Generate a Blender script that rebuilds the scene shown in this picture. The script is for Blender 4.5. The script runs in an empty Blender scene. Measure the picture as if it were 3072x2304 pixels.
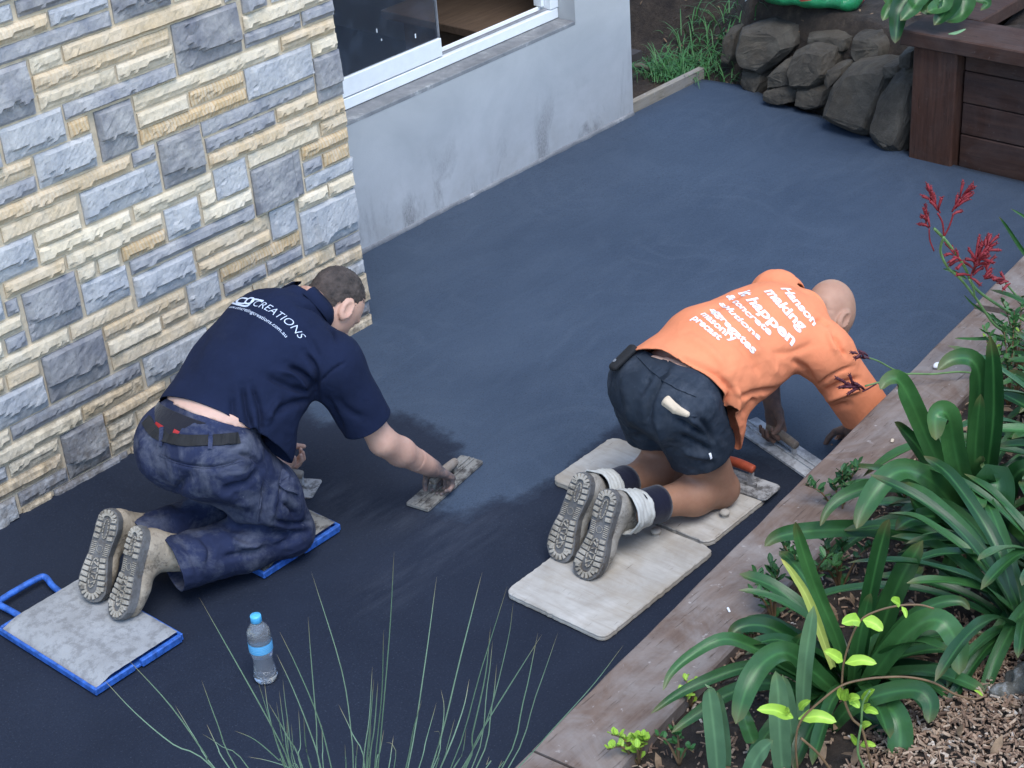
import bpy, bmesh, math, random
import numpy as np
from mathutils import Vector, Matrix, Euler
from mathutils.bvhtree import BVHTree
sc = bpy.context.scene
col = sc.collection
rnd = random.Random(7)
nrs = np.random.RandomState(7)
# ------------------------------------------------------------------ camera
CAMM = np.array([[0.656172, -0.751696, -0.06627], [-0.410685, -0.282057, -0.867054], [0.633069, 0.596152, -0.493788]])  # rows: right, down, forward
CAMF = 5282.0
CAMZ = 3.2
cam_d = bpy.data.cameras.new('camera'); cam = bpy.data.objects.new('camera', cam_d); col.objects.link(cam)
cam_d.sensor_fit = 'HORIZONTAL'; cam_d.sensor_width = 36.0; cam_d.lens = 36.0 * CAMF / 3072.0
cam_d.clip_start = 0.05; cam_d.clip_end = 500
mw = Matrix(((CAMM[0][0], -CAMM[1][0], -CAMM[2][0], 0), (CAMM[0][1], -CAMM[1][1], -CAMM[2][1], 0), (CAMM[0][2], -CAMM[1][2], -CAMM[2][2], CAMZ), (0, 0, 0, 1)))
cam.matrix_world = mw
sc.camera = cam
# ------------------------------------------------------------------ light: open shade under a clear sky
SUN_EL, SUN_AZ = math.radians(64), math.radians(205)
w = bpy.data.worlds.new('World'); sc.world = w; w.use_nodes = True
wn = w.node_tree; wn.nodes.clear()
wo = wn.nodes.new('ShaderNodeOutputWorld'); wb = wn.nodes.new('ShaderNodeBackground'); ws = wn.nodes.new('ShaderNodeTexSky')
ws.sky_type = 'NISHITA'; ws.sun_disc = False; ws.sun_elevation = SUN_EL; ws.sun_rotation = SUN_AZ
ws.air_density = 1.0; ws.dust_density = 0.4; ws.ozone_density = 1.6
wb.inputs[1].default_value = 0.15
wn.links.new(ws.outputs[0], wb.inputs[0]); wn.links.new(wb.outputs[0], wo.inputs[0])
sun_d = bpy.data.lights.new('sun', 'SUN'); sun = bpy.data.objects.new('sun', sun_d); col.objects.link(sun)
sun_d.energy = 1.1; sun_d.angle = math.radians(36); sun_d.color = (1.0, 0.965, 0.91)
sd = Vector((math.sin(SUN_AZ) * math.cos(SUN_EL), math.cos(SUN_AZ) * math.cos(SUN_EL), math.sin(SUN_EL)))
sun.rotation_euler = sd.to_track_quat('Z', 'Y').to_euler()
sun.location = (0, 0, 9)
sc.view_settings.view_transform = 'Standard'; sc.view_settings.look = 'None'
sc.view_settings.exposure = 1.34; sc.view_settings.gamma = 1.0; sc.view_settings.use_curve_mapping = False
sc.cycles.use_denoising = True
sc.cycles.max_bounces = 10; sc.cycles.diffuse_bounces = 3; sc.cycles.glossy_bounces = 3; sc.cycles.transmission_bounces = 10; sc.cycles.transparent_max_bounces = 8
sc.cycles.sample_clamp_indirect = 4
# ------------------------------------------------------------------ helpers
def srgb(r, g, b):
    f = lambda c: (c / 255 / 12.92) if c / 255 <= 0.04045 else ((c / 255 + 0.055) / 1.055) ** 2.4
    return (f(r), f(g), f(b), 1.0)
def tag(o, label=None, cat=None, group=None, kind=None):
    if label: o['label'] = label
    if cat: o['category'] = cat
    if group: o['group'] = group
    if kind: o['kind'] = kind
    return o
def link(name, me, mat=None, parent=None, smooth=False, loc=None):
    o = bpy.data.objects.new(name, me); col.objects.link(o)
    if mat is not None:
        me.materials.clear(); me.materials.append(mat)
    if smooth:
        me.polygons.foreach_set('use_smooth', [True] * len(me.polygons))
    if parent is not None: o.parent = parent
    if loc is not None: o.location = loc
    return o
def mk(name, verts, faces, mat, parent=None, smooth=False):
    me = bpy.data.meshes.new(name); me.from_pydata([tuple(map(float, v)) for v in verts], [], [tuple(int(i) for i in f) for f in faces]); me.validate(); me.update()
    return link(name, me, mat, parent, smooth)
def from_bm(name, bm, mat, parent=None, smooth=False):
    me = bpy.data.meshes.new(name); bm.normal_update(); bm.to_mesh(me); bm.free()
    return link(name, me, mat, parent, smooth)
def empty(name, loc=(0, 0, 0), rz=0):
    o = bpy.data.objects.new(name, None); col.objects.link(o); o.location = loc; o.rotation_euler = (0, 0, rz); o.empty_display_size = 0.1
    return o
def bm_box(bm, c, s, rot=None, bev=0.0, seg=1):
    """box centre c, full size s, 3x3 rot, bevelled"""
    r = bmesh.ops.create_cube(bm, size=1.0)
    vs = r['verts']
    for v in vs: v.co = Vector((v.co.x * s[0], v.co.y * s[1], v.co.z * s[2]))
    if bev > 0:
        es = list({e for v in vs for e in v.link_edges})
        rb = bmesh.ops.bevel(bm, geom=es, offset=bev, segments=seg, affect='EDGES', profile=0.6)
        vs = list({v for f in rb['faces'] for v in f.verts} | {v for v in vs if v.is_valid})
    for v in vs:
        co = v.co
        if rot is not None: co = rot @ co
        v.co = co + Vector(c)
    return vs
def box(name, c, s, mat, parent=None, bev=0.003, rot=None, seg=1):
    bm = bmesh.new(); bm_box(bm, c, s, rot, bev, seg)
    return from_bm(name, bm, mat, parent)
def tube_mesh(pts, radii, nseg=10, cap=True, flat=None):
    """swept tube along pts; flat=(axis vector, ratio) squashes the section"""
    pts = [Vector(p) for p in pts]; V = []; F = []
    n = len(pts)
    if not hasattr(radii, '__len__'): radii = [radii] * n
    t0 = (pts[1] - pts[0]).normalized()
    ref = Vector((0, 0, 1)) if abs(t0.z) < 0.9 else Vector((1, 0, 0))
    a = t0.cross(ref).normalized()
    for i in range(n):
        t = (pts[min(i + 1, n - 1)] - pts[max(i - 1, 0)]).normalized()
        a = (a - t * a.dot(t)).normalized(); b = t.cross(a)
        for j in range(nseg):
            an = 2 * math.pi * j / nseg
            d = a * math.cos(an) + b * math.sin(an)
            if flat is not None:
                fx = Vector(flat[0]); d = d - fx * (d.dot(fx) * (1 - flat[1]))
            V.append(pts[i] + d * radii[i])
    for i in range(n - 1):
        for j in range(nseg):
            j2 = (j + 1) % nseg
            F.append((i * nseg + j, i * nseg + j2, (i + 1) * nseg + j2, (i + 1) * nseg + j))
    if cap:
        F.append(tuple(range(nseg - 1, -1, -1))); F.append(tuple((n - 1) * nseg + j for j in range(nseg)))
    return V, F
def catmull(pts, m=6):
    P = [np.array(p, float) for p in pts]; out = []
    P = [2 * P[0] - P[1]] + P + [2 * P[-1] - P[-2]]
    for i in range(1, len(P) - 2):
        for j in range(m):
            t = j / m
            out.append(0.5 * ((2 * P[i]) + (-P[i - 1] + P[i + 1]) * t + (2 * P[i - 1] - 5 * P[i] + 4 * P[i + 1] - P[i + 2]) * t * t + (-P[i - 1] + 3 * P[i] - 3 * P[i + 1] + P[i + 2]) * t ** 3))
    out.append(P[-2]); return out
def nrmz(v): v = np.array(v, float); return v / (np.linalg.norm(v) + 1e-12)
def vnoise(p, seed=0):
    """cheap smooth pseudo noise for numpy arrays (...,3) -> (-1..1)"""
    r = np.random.RandomState(seed); s = 0
    for i in range(5):
        k = r.normal(size=3); k *= (0.7 + 0.5 * i) / np.linalg.norm(k); s = s + np.sin(p @ k * 2.2 + r.uniform(0, 6.28) + 1.3 * np.sin(p @ np.roll(k, 1) * 1.7 + r.uniform(0, 6))) / (1 + 0.35 * i)
    return s / 3.0
# ---- materials
class NT:
    def __init__(s, name):
        s.m = bpy.data.materials.new(name); s.m.use_nodes = True; s.t = s.m.node_tree; s.t.nodes.clear()
        s.out = s.t.nodes.new('ShaderNodeOutputMaterial'); s.p = s.t.nodes.new('ShaderNodeBsdfPrincipled')
        s.t.links.new(s.p.outputs[0], s.out.inputs[0]); s._co = None
    def n(s, ty, **kw):
        nd = s.t.nodes.new(ty)
        for k, v in kw.items(): setattr(nd, k, v)
        return nd
    def l(s, a, b): s.t.links.new(a, b)
    def val(s, inp, v):
        if hasattr(v, 'is_linked') or isinstance(v, bpy.types.NodeSocket): s.l(v, inp)
        else: inp.default_value = v
    def co(s, kind='Object', scale=(1, 1, 1), rot=(0, 0, 0)):
        tc = s.n('ShaderNodeTexCoord'); src = tc.outputs[kind] if kind != 'World' else s.n('ShaderNodeNewGeometry').outputs['Position']
        mp = s.n('ShaderNodeMapping'); mp.inputs['Scale'].default_value = scale; mp.inputs['Rotation'].default_value = rot
        s.l(src, mp.inputs[0]); return mp.outputs[0]
    def noise(s, scale, detail=4, rough=0.55, vec=None, dist=0.0, out=0):
        nd = s.n('ShaderNodeTexNoise'); nd.inputs['Scale'].default_value = scale; nd.inputs['Detail'].default_value = detail
        nd.inputs['Roughness'].default_value = rough; nd.inputs['Distortion'].default_value = dist
        if vec is not None: s.l(vec, nd.inputs['Vector'])
        return nd.outputs[out]
    def wave(s, scale, dist=4, detail=2, vec=None, dirn='X', dscale=1.0):
        nd = s.n('ShaderNodeTexWave'); nd.bands_direction = dirn; nd.inputs['Scale'].default_value = scale
        nd.inputs['Distortion'].default_value = dist; nd.inputs['Detail'].default_value = detail; nd.inputs['Detail Scale'].default_value = dscale
        if vec is not None: s.l(vec, nd.inputs['Vector'])
        return nd.outputs[1]
    def vor(s, scale, vec=None, feat='F1', out=0, rnd=1.0):
        nd = s.n('ShaderNodeTexVoronoi'); nd.feature = feat; nd.inputs['Scale'].default_value = scale; nd.inputs['Randomness'].default_value = rnd
        if vec is not None: s.l(vec, nd.inputs['Vector'])
        return nd.outputs[out]
    def ramp(s, fac, stops, interp='LINEAR'):
        nd = s.n('ShaderNodeValToRGB'); e = nd.color_ramp.elements; nd.color_ramp.interpolation = interp
        while len(e) < len(stops): e.new(0.5)
        for i, (p, c) in enumerate(stops):
            e[i].position = p; e[i].color = c if hasattr(c, '__len__') else (c, c, c, 1)
        s.val(nd.inputs[0], fac); return nd.outputs[0]
    def mix(s, fac, a, b, blend='MIX'):
        nd = s.n('ShaderNodeMix', data_type='RGBA', blend_type=blend)
        s.val(nd.inputs[0], fac); s.val(nd.inputs[6], a); s.val(nd.inputs[7], b); return nd.outputs[2]
    def math(s, op, a, b=0.5):
        nd = s.n('ShaderNodeMath', operation=op); s.val(nd.inputs[0], a); s.val(nd.inputs[1], b); return nd.outputs[0]
    def attr(s, name, out='Fac'):
        nd = s.n('ShaderNodeAttribute'); nd.attribute_name = name; return nd.outputs[out]
    def bump(s, h, strength=0.4, dist=0.01, normal=None):
        nd = s.n('ShaderNodeBump'); nd.inputs['Strength'].default_value = strength; nd.inputs['Distance'].default_value = dist
        s.val(nd.inputs['Height'], h)
        if normal is not None: s.l(normal, nd.inputs['Normal'])
        return nd.outputs[0]
    def fin(s, color=None, rough=None, normal=None, **kw):
        if color is not None: s.val(s.p.inputs['Base Color'], color)
        if rough is not None: s.val(s.p.inputs['Roughness'], rough)
        if normal is not None: s.l(normal, s.p.inputs['Normal'])
        for k, v in kw.items(): s.val(s.p.inputs[k.replace('_', ' ')], v)
        return s.m
def simple(name, c, rough=0.6, var=0.15, scale=30, bump=0.0, bscale=200, dist=0.002, **kw):
    t = NT(name); v = t.co('Object')
    nz = t.noise(scale, 4, 0.6, v)
    dark = tuple(x * (1 - var) for x in c[:3]) + (1,); lite = tuple(min(1, x * (1 + var)) for x in c[:3]) + (1,)
    colr = t.ramp(nz, [(0.3, dark), (0.7, lite)])
    nm = t.bump(t.noise(bscale, 3, 0.6, v), bump, dist) if bump > 0 else None
    return t.fin(colr, rough, nm, **kw)
# ================================================================== MATERIALS of the setting
def m_slab():
    t = NT('wet_concrete'); v = t.co('World')
    big = t.noise(1.6, 5, 0.6, v, 0.6); fine = t.noise(60, 5, 0.65, v); grit = t.noise(420, 2, 0.5, v)
    swirl = t.noise(2.3, 3, 0.5, t.co('World', (1.0, 3.2, 1), (0, 0, 0.5)), 1.2)
    wet = t.attr('fresh')
    edge = t.math('ADD', wet, t.math('MULTIPLY', t.math('SUBTRACT', t.noise(14, 5, 0.7, v), 0.5), 0.9))
    wetm = t.ramp(edge, [(0.28, 0.0), (0.50, 0.72), (0.72, 1.0)])
    dry = t.ramp(big, [(0.30, (0.034, 0.055, 0.090, 1)), (0.72, (0.049, 0.074, 0.114, 1))])
    dry = t.mix(t.ramp(swirl, [(0.42, 0.0), (0.72, 0.30)]), dry, (0.064, 0.091, 0.132, 1))
    vp = t.n('ShaderNodeTexVoronoi'); vp.inputs['Scale'].default_value = 1.5; t.l(t.co('World', (1, 1, 0.001)), vp.inputs['Vector'])
    arc = t.math('SINE', t.math('ADD', t.math('MULTIPLY', vp.outputs['Distance'], 46.0), t.math('MULTIPLY', t.noise(5, 3, 0.5, v), 9.0)), 0)
    arcm = t.math('MULTIPLY', t.ramp(arc, [(0.35, 0.0), (0.95, 1.0)]), t.ramp(t.noise(2.6, 4, 0.6, v), [(0.42, 0.0), (0.66, 0.30)]))
    dry = t.mix(arcm, dry, (0.068, 0.096, 0.138, 1))
    fresh = t.ramp(big, [(0.3, (0.0130, 0.0180, 0.0310, 1)), (0.7, (0.0195, 0.0265, 0.044, 1))])
    c = t.mix(wetm, dry, fresh)
    c = t.mix(t.ramp(grit, [(0.35, 0.35), (0.52, 0.0)]), c, (0.022, 0.026, 0.040, 1))
    g2 = t.noise(170, 3, 0.6, v); c = t.mix(t.ramp(g2, [(0.30, 0.55), (0.46, 0.0)]), c, (0.010, 0.013, 0.022, 1)); c = t.mix(t.ramp(g2, [(0.60, 0.0), (0.76, 0.35)]), c, (0.10, 0.12, 0.155, 1))
    smear = t.attr('smear')
    c = t.mix(t.math('MULTIPLY', smear, t.ramp(t.noise(5, 5, 0.7, t.co('World', (1, 5, 1), (0, 0, 0.35))), [(0.4, 0.0), (0.75, 0.22)])), c, (0.11, 0.125, 0.155, 1))
    rough = t.ramp(fine, [(0.3, 0.62), (0.7, 0.78)])
    h = t.math('ADD', t.math('MULTIPLY', grit, 0.35), fine)
    nm = t.bump(h, 0.35, 0.003)
    nm = t.bump(t.math('ADD', swirl, t.math('MULTIPLY', arcm, 0.25)), 0.14, 0.02, nm)
    return t.fin(c, rough, nm, Specular_IOR_Level=t.mix(wetm, (0.40, 0.40, 0.40, 1), (0.16, 0.16, 0.16, 1)))
def m_stone():
    t = NT('split_sandstone'); v = t.co('Object')
    oi = t.n('ShaderNodeObjectInfo'); base = oi.outputs['Color']
    off = t.n('ShaderNodeVectorMath', operation='ADD'); t.l(v, off.inputs[0])
    cmb = t.n('ShaderNodeCombineXYZ'); rr = t.math('MULTIPLY', oi.outputs['Random'], 37.0)
    t.l(rr, cmb.inputs[0]); t.l(rr, cmb.inputs[2]); t.l(cmb.outputs[0], off.inputs[1]); vv = off.outputs[0]
    n1 = t.noise(9, 5, 0.6, vv, 0.5); n2 = t.noise(70, 5, 0.7, vv); n3 = t.noise(300, 3, 0.6, vv)
    c = t.mix(t.ramp(n1, [(0.32, 0.0), (0.72, 0.75)]), base, t.mix(0.5, base, (0.78, 0.74, 0.66, 1)))
    c = t.mix(t.ramp(n2, [(0.28, 0.42), (0.5, 0.0)]), c, t.mix(0.62, base, (0.10, 0.085, 0.07, 1)))
    # rusty liesegang bands on the stones whose alpha says so
    band = t.wave(22, 5.5, 3, vv, 'X', 1.3)
    rust = t.math('MULTIPLY', oi.outputs['Alpha'], t.ramp(band, [(0.55, 0.0), (0.82, 1.0)]))
    c = t.mix(t.math('MULTIPLY', rust, 0.42), c, (0.50, 0.29, 0.11, 1))
    # mud splash plus painted shade at the foot: low courses carry brown spatter
    gp = t.n('ShaderNodeSeparateXYZ'); t.l(t.n('ShaderNodeNewGeometry').outputs['Position'], gp.inputs[0])
    low = t.ramp(gp.outputs[2], [(0.0, 1.0), (0.55, 0.0)])
    mud = t.math('MULTIPLY', low, t.ramp(t.noise(24, 6, 0.75, v), [(0.36, 0.0), (0.60, 1.0)]))
    c = t.mix(t.math('MULTIPLY', mud, 0.75), c, (0.095, 0.075, 0.055, 1))
    nm = t.bump(t.math('ADD', n2, t.math('MULTIPLY', n3, 0.5)), 0.55, 0.004)
    return t.fin(c, 0.9, nm, Specular_IOR_Level=0.2)
def m_render():
    t = NT('cement_render'); v = t.co('World')
    big = t.noise(2.2, 5, 0.6, v, 0.5); mid = t.noise(11, 5, 0.65, v)
    c = t.ramp(big, [(0.3, (0.385, 0.395, 0.40, 1)), (0.7, (0.49, 0.495, 0.495, 1))])
    gp = t.n('ShaderNodeSeparateXYZ'); t.l(t.n('ShaderNodeNewGeometry').outputs['Position'], gp.inputs[0])
    low = t.ramp(gp.outputs[2], [(0.0, 1.0), (0.38, 0.0)])
    st = t.noise(1.9, 5, 0.65, t.co('World', (2.6, 1, 1.0), (0, 0.35, 0)), 0.5)
    spl = t.noise(85, 4, 0.75, t.co('World', (1.5, 1, 0.8), (0, 0.2, 0)))
    stain = t.math('MULTIPLY', low, t.ramp(st, [(0.53, 0.0), (0.64, 1.0)]))
    stain = t.math('MULTIPLY', stain, t.ramp(spl, [(0.36, 0.35), (0.62, 1.0)]))
    c = t.mix(t.math('MULTIPLY', stain, 0.85), c, (0.13, 0.13, 0.135, 1))
    c = t.mix(t.math('MULTIPLY', low, t.ramp(mid, [(0.4, 0.0), (0.7, 0.35)])), c, (0.30, 0.285, 0.26, 1))
    nm = t.bump(t.math('ADD', t.noise(180, 4, 0.6, v), mid), 0.22, 0.004)
    return t.fin(c, 0.85, nm, Specular_IOR_Level=0.25)
def m_sill():
    t = NT('cement_sill'); v = t.co('World')
    c = t.ramp(t.noise(9, 6, 0.7, v, 0.4), [(0.42, (0.17, 0.175, 0.185, 1)), (0.60, (0.24, 0.245, 0.25, 1)), (0.70, (0.42, 0.42, 0.42, 1))])
    return t.fin(c, 0.8, t.bump(t.noise(90, 4, 0.6, v), 0.25, 0.004))
def m_timber(name, c0, c1, dusty, axis='X', dust=0.5, sc_=1.0):
    t = NT(name)
    s3 = {'X': (1.2, 14, 14), 'Y': (14, 1.2, 14), 'Z': (14, 14, 1.2)}[axis]
    v = t.co('World', s3); u = t.co('World')
    gr = t.noise(3.0 * sc_, 6, 0.62, v, 0.5)
    c = t.ramp(gr, [(0.28, c0), (0.72, c1)])
    d = t.math('MULTIPLY', t.ramp(t.noise(4.5, 6, 0.68, u, 0.6), [(0.40, 0.0), (0.66, 1.0)]), dust)
    c = t.mix(d, c, dusty)
    spots = t.ramp(t.noise(38, 3, 0.6, u), [(0.66, 0.0), (0.74, 1.0)])
    c = t.mix(t.math('MULTIPLY', spots, dust), c, tuple(min(1, x * 1.45) for x in dusty[:3]) + (1,))
    crack = t.ramp(t.noise(7, 3, 0.5, t.co('World', tuple(x * 1.6 for x in s3))), [(0.30, 1.0), (0.36, 0.0)])
    c = t.mix(t.math('MULTIPLY', crack, 0.5), c, tuple(x * 0.35 for x in c0[:3]) + (1,))
    return t.fin(c, 0.78, t.bump(t.math('SUBTRACT', gr, t.math('MULTIPLY', crack, 0.6)), 0.35, 0.004), Specular_IOR_Level=0.3)
def m_soil():
    t = NT('dark_soil'); v = t.co('World')
    c = t.ramp(t.noise(14, 7, 0.75, v), [(0.28, (0.018, 0.013, 0.010, 1)), (0.55, (0.055, 0.040, 0.029, 1)), (0.78, (0.13, 0.097, 0.068, 1))])
    return t.fin(c, 0.95, t.bump(t.noise(45, 6, 0.75, v), 0.9, 0.02))
def m_chip():
    t = NT('wood_chip'); r = t.attr('tone')
    c = t.ramp(r, [(0.0, (0.07, 0.04, 0.026, 1)), (0.3, (0.20, 0.12, 0.075, 1)), (0.6, (0.36, 0.235, 0.15, 1)), (0.85, (0.52, 0.39, 0.27, 1)), (1.0, (0.62, 0.56, 0.48, 1))])
    v = t.co('World')
    c = t.mix(t.ramp(t.noise(160, 3, 0.6, v), [(0.35, 0.4), (0.6, 0.0)]), c, (0.07, 0.045, 0.03, 1))
    return t.fin(c, 0.85)
def m_rock():
    t = NT('garden_rock'); v = t.co('World')
    c = t.ramp(t.noise(6, 7, 0.7, v, 0.5), [(0.25, (0.028, 0.023, 0.017, 1)), (0.5, (0.070, 0.060, 0.046, 1)), (0.75, (0.125, 0.112, 0.088, 1))])
    c = t.mix(t.ramp(t.noise(3, 4, 0.6, v), [(0.5, 0.0), (0.7, 0.5)]), c, (0.09, 0.065, 0.04, 1))
    return t.fin(c, 0.9, t.bump(t.noise(28, 6, 0.75, v), 0.7, 0.015))
M = {}
M['slab'] = m_slab(); M['stone'] = m_stone(); M['render'] = m_render(); M['sill'] = m_sill(); M['soil'] = m_soil(); M['chip'] = m_chip(); M['rock'] = m_rock()
M['mortar'] = simple('mortar', (0.56, 0.47, 0.34, 1), 0.95, 0.12, 40, 0.5, 150, 0.003)
M['cap'] = m_timber('weathered_cap_timber', (0.108, 0.070, 0.052, 1), (0.195, 0.138, 0.106, 1), (0.30, 0.272, 0.25, 1), 'X', 0.65)
M['sleeper'] = m_timber('stained_sleeper', (0.050, 0.022, 0.016, 1), (0.120, 0.055, 0.038, 1), (0.14, 0.10, 0.08, 1), 'X', 0.25)
M['planter'] = m_timber('oiled_red_timber', (0.034, 0.0155, 0.011, 1), (0.078, 0.037, 0.024, 1), (0.12, 0.10, 0.095, 1), 'Y', 0.25)
M['planter_post'] = m_timber('oiled_red_post', (0.040, 0.0165, 0.010, 1), (0.095, 0.040, 0.024, 1), (0.12, 0.10, 0.09, 1), 'Z', 0.2)
M['form'] = m_timber('form_timber', (0.20, 0.17, 0.13, 1), (0.34, 0.30, 0.24, 1), (0.30, 0.29, 0.28, 1), 'X', 0.6)
M['alu'] = simple('white_aluminium', (0.80, 0.82, 0.83, 1), 0.35, 0.04, 20)
M['track'] = simple('window_track', (0.22, 0.23, 0.25, 1), 0.5, 0.2, 30)
M['black'] = simple('black_rubber', (0.012, 0.012, 0.013, 1), 0.6, 0.2, 40)
# ================================================================== SLAB
def pix(px, py, z=0.0, D=True):
    k = 3072 / 2212 if D else 1.0
    d = CAMM.T @ np.array([px * k - 1536, py * k - 1152, CAMF]); s = (z - CAMZ) / d[2]
    return np.array([0, 0, CAMZ]) + s * d
def pix_y(px, py, Y, D=True):
    k = 3072 / 2212 if D else 1.0
    d = CAMM.T @ np.array([px * k - 1536, py * k - 1152, CAMF]); s = Y / d[1]
    return np.array([0, 0, CAMZ]) + s * d
def pix_x(px, py, X, D=True):
    k = 3072 / 2212 if D else 1.0
    d = CAMM.T @ np.array([px * k - 1536, py * k - 1152, CAMF]); s = X / d[0]
    return np.array([0, 0, CAMZ]) + s * d
def seg_dist(P, poly):
    """distance from points P (n,2) to a polyline, and signed side by polygon test"""
    d = np.full(len(P), 1e9)
    for a, b in zip(poly[:-1], poly[1:]):
        a = np.array(a); b = np.array(b); ab = b - a
        t = np.clip(((P - a) @ ab) / (ab @ ab + 1e-12), 0, 1)
        d = np.minimum(d, np.linalg.norm(P - (a + t[:, None] * ab), axis=1))
    return d
def inside(P, poly):
    r = np.zeros(len(P), bool); n = len(poly)
    for i in range(n):
        x0, y0 = poly[i]; x1, y1 = poly[(i + 1) % n]
        c = ((y0 > P[:, 1]) != (y1 > P[:, 1])) & (P[:, 0] < (x1 - x0) * (P[:, 1] - y0) / (y1 - y0 + 1e-12) + x0)
        r ^= c
    return r
far_edge = [(7.06, 5.20), (7.10, 4.93), (7.00, 4.55), (6.93, 4.25), (6.86, 4.00), (6.76, 3.72), (6.745, 3.4)]
def slab_xmax(y):
    ys = [p[1] for p in far_edge][::-1]; xs = [p[0] for p in far_edge][::-1]
    return np.interp(y, ys, xs)
nx, ny = 220, 110
Vs = []
for j in range(ny + 1):
    y = 2.30 + (5.20 - 2.30) * j / ny; xm = slab_xmax(y)
    for i in range(nx + 1):
        x = -1.5 + (xm + 1.5) * i / nx
        Vs.append((x, y, 0.0))
Vs = np.array(Vs)
Vs[:, 2] += 0.0022 * vnoise(Vs * 1.4, 3)
Fs = [(j * (nx + 1) + i, j * (nx + 1) + i + 1, (j + 1) * (nx + 1) + i + 1, (j + 1) * (nx + 1) + i) for j in range(ny) for i in range(nx)]
nb = len(Vs); ring = [i for i in range(nx + 1)] + [j * (nx + 1) + nx for j in range(1, ny + 1)] + [ny * (nx + 1) + i for i in range(nx - 1, -1, -1)] + [j * (nx + 1) for j in range(ny - 1, 0, -1)]
Vall = list(map(tuple, Vs)) + [(Vs[i][0], Vs[i][1], -0.1) for i in ring]
for q in range(len(ring)):
    q2 = (q + 1) % len(ring); Fs.append((ring[q], nb + q, nb + q2, ring[q2]))
slab = mk('concrete_slab', Vall, Fs, M['slab'], None, True); tag(slab, 'freshly trowelled dark blue grey concrete slab', None, None, 'structure')
# freshly placed, not yet trowelled part (damp and darker): takes in the dark strip by the wall
bd = [(585, 815), (640, 880), (700, 918), (800, 882), (900, 905), (985, 958), (1000, 1010), (925, 1100), (1000, 1118), (1060, 1085), (1120, 1080), (1210, 1035), (1260, 985), (1345, 915), (1470, 960), (1640, 985), (1700, 1010), (1760, 1020)]
bw = [pix(*p)[:2] for p in bd]
poly = [(-3, 5.4), (bw[0][0] - 0.05, 5.4)] + [tuple(p) for p in bw] + [(4.4, 2.0), (-3, 2.0)]
P2 = np.array(Vall)[:, :2]; ins = inside(P2, poly); dd = seg_dist(P2, [tuple(p) for p in bw])
fresh = np.clip(0.5 + np.where(ins, dd, -dd) / 0.16, 0, 1)
at = slab.data.attributes.new('fresh', 'FLOAT', 'POINT'); at.data.foreach_set('value', fresh.astype(np.float32))
sm = np.zeros(len(P2))
for line, wd in (([(820, 1285), (930, 1210), (1050, 1130)], 0.10), ([(700, 1060), (760, 1090), (900, 1130), (1040, 1150)], 0.09)):
    sm = np.maximum(sm, np.exp(-(seg_dist(P2, [tuple(pix(*p)[:2]) for p in line]) / wd) ** 2))
at = slab.data.attributes.new('smear', 'FLOAT', 'POINT'); at.data.foreach_set('value', sm.astype(np.float32))
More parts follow.
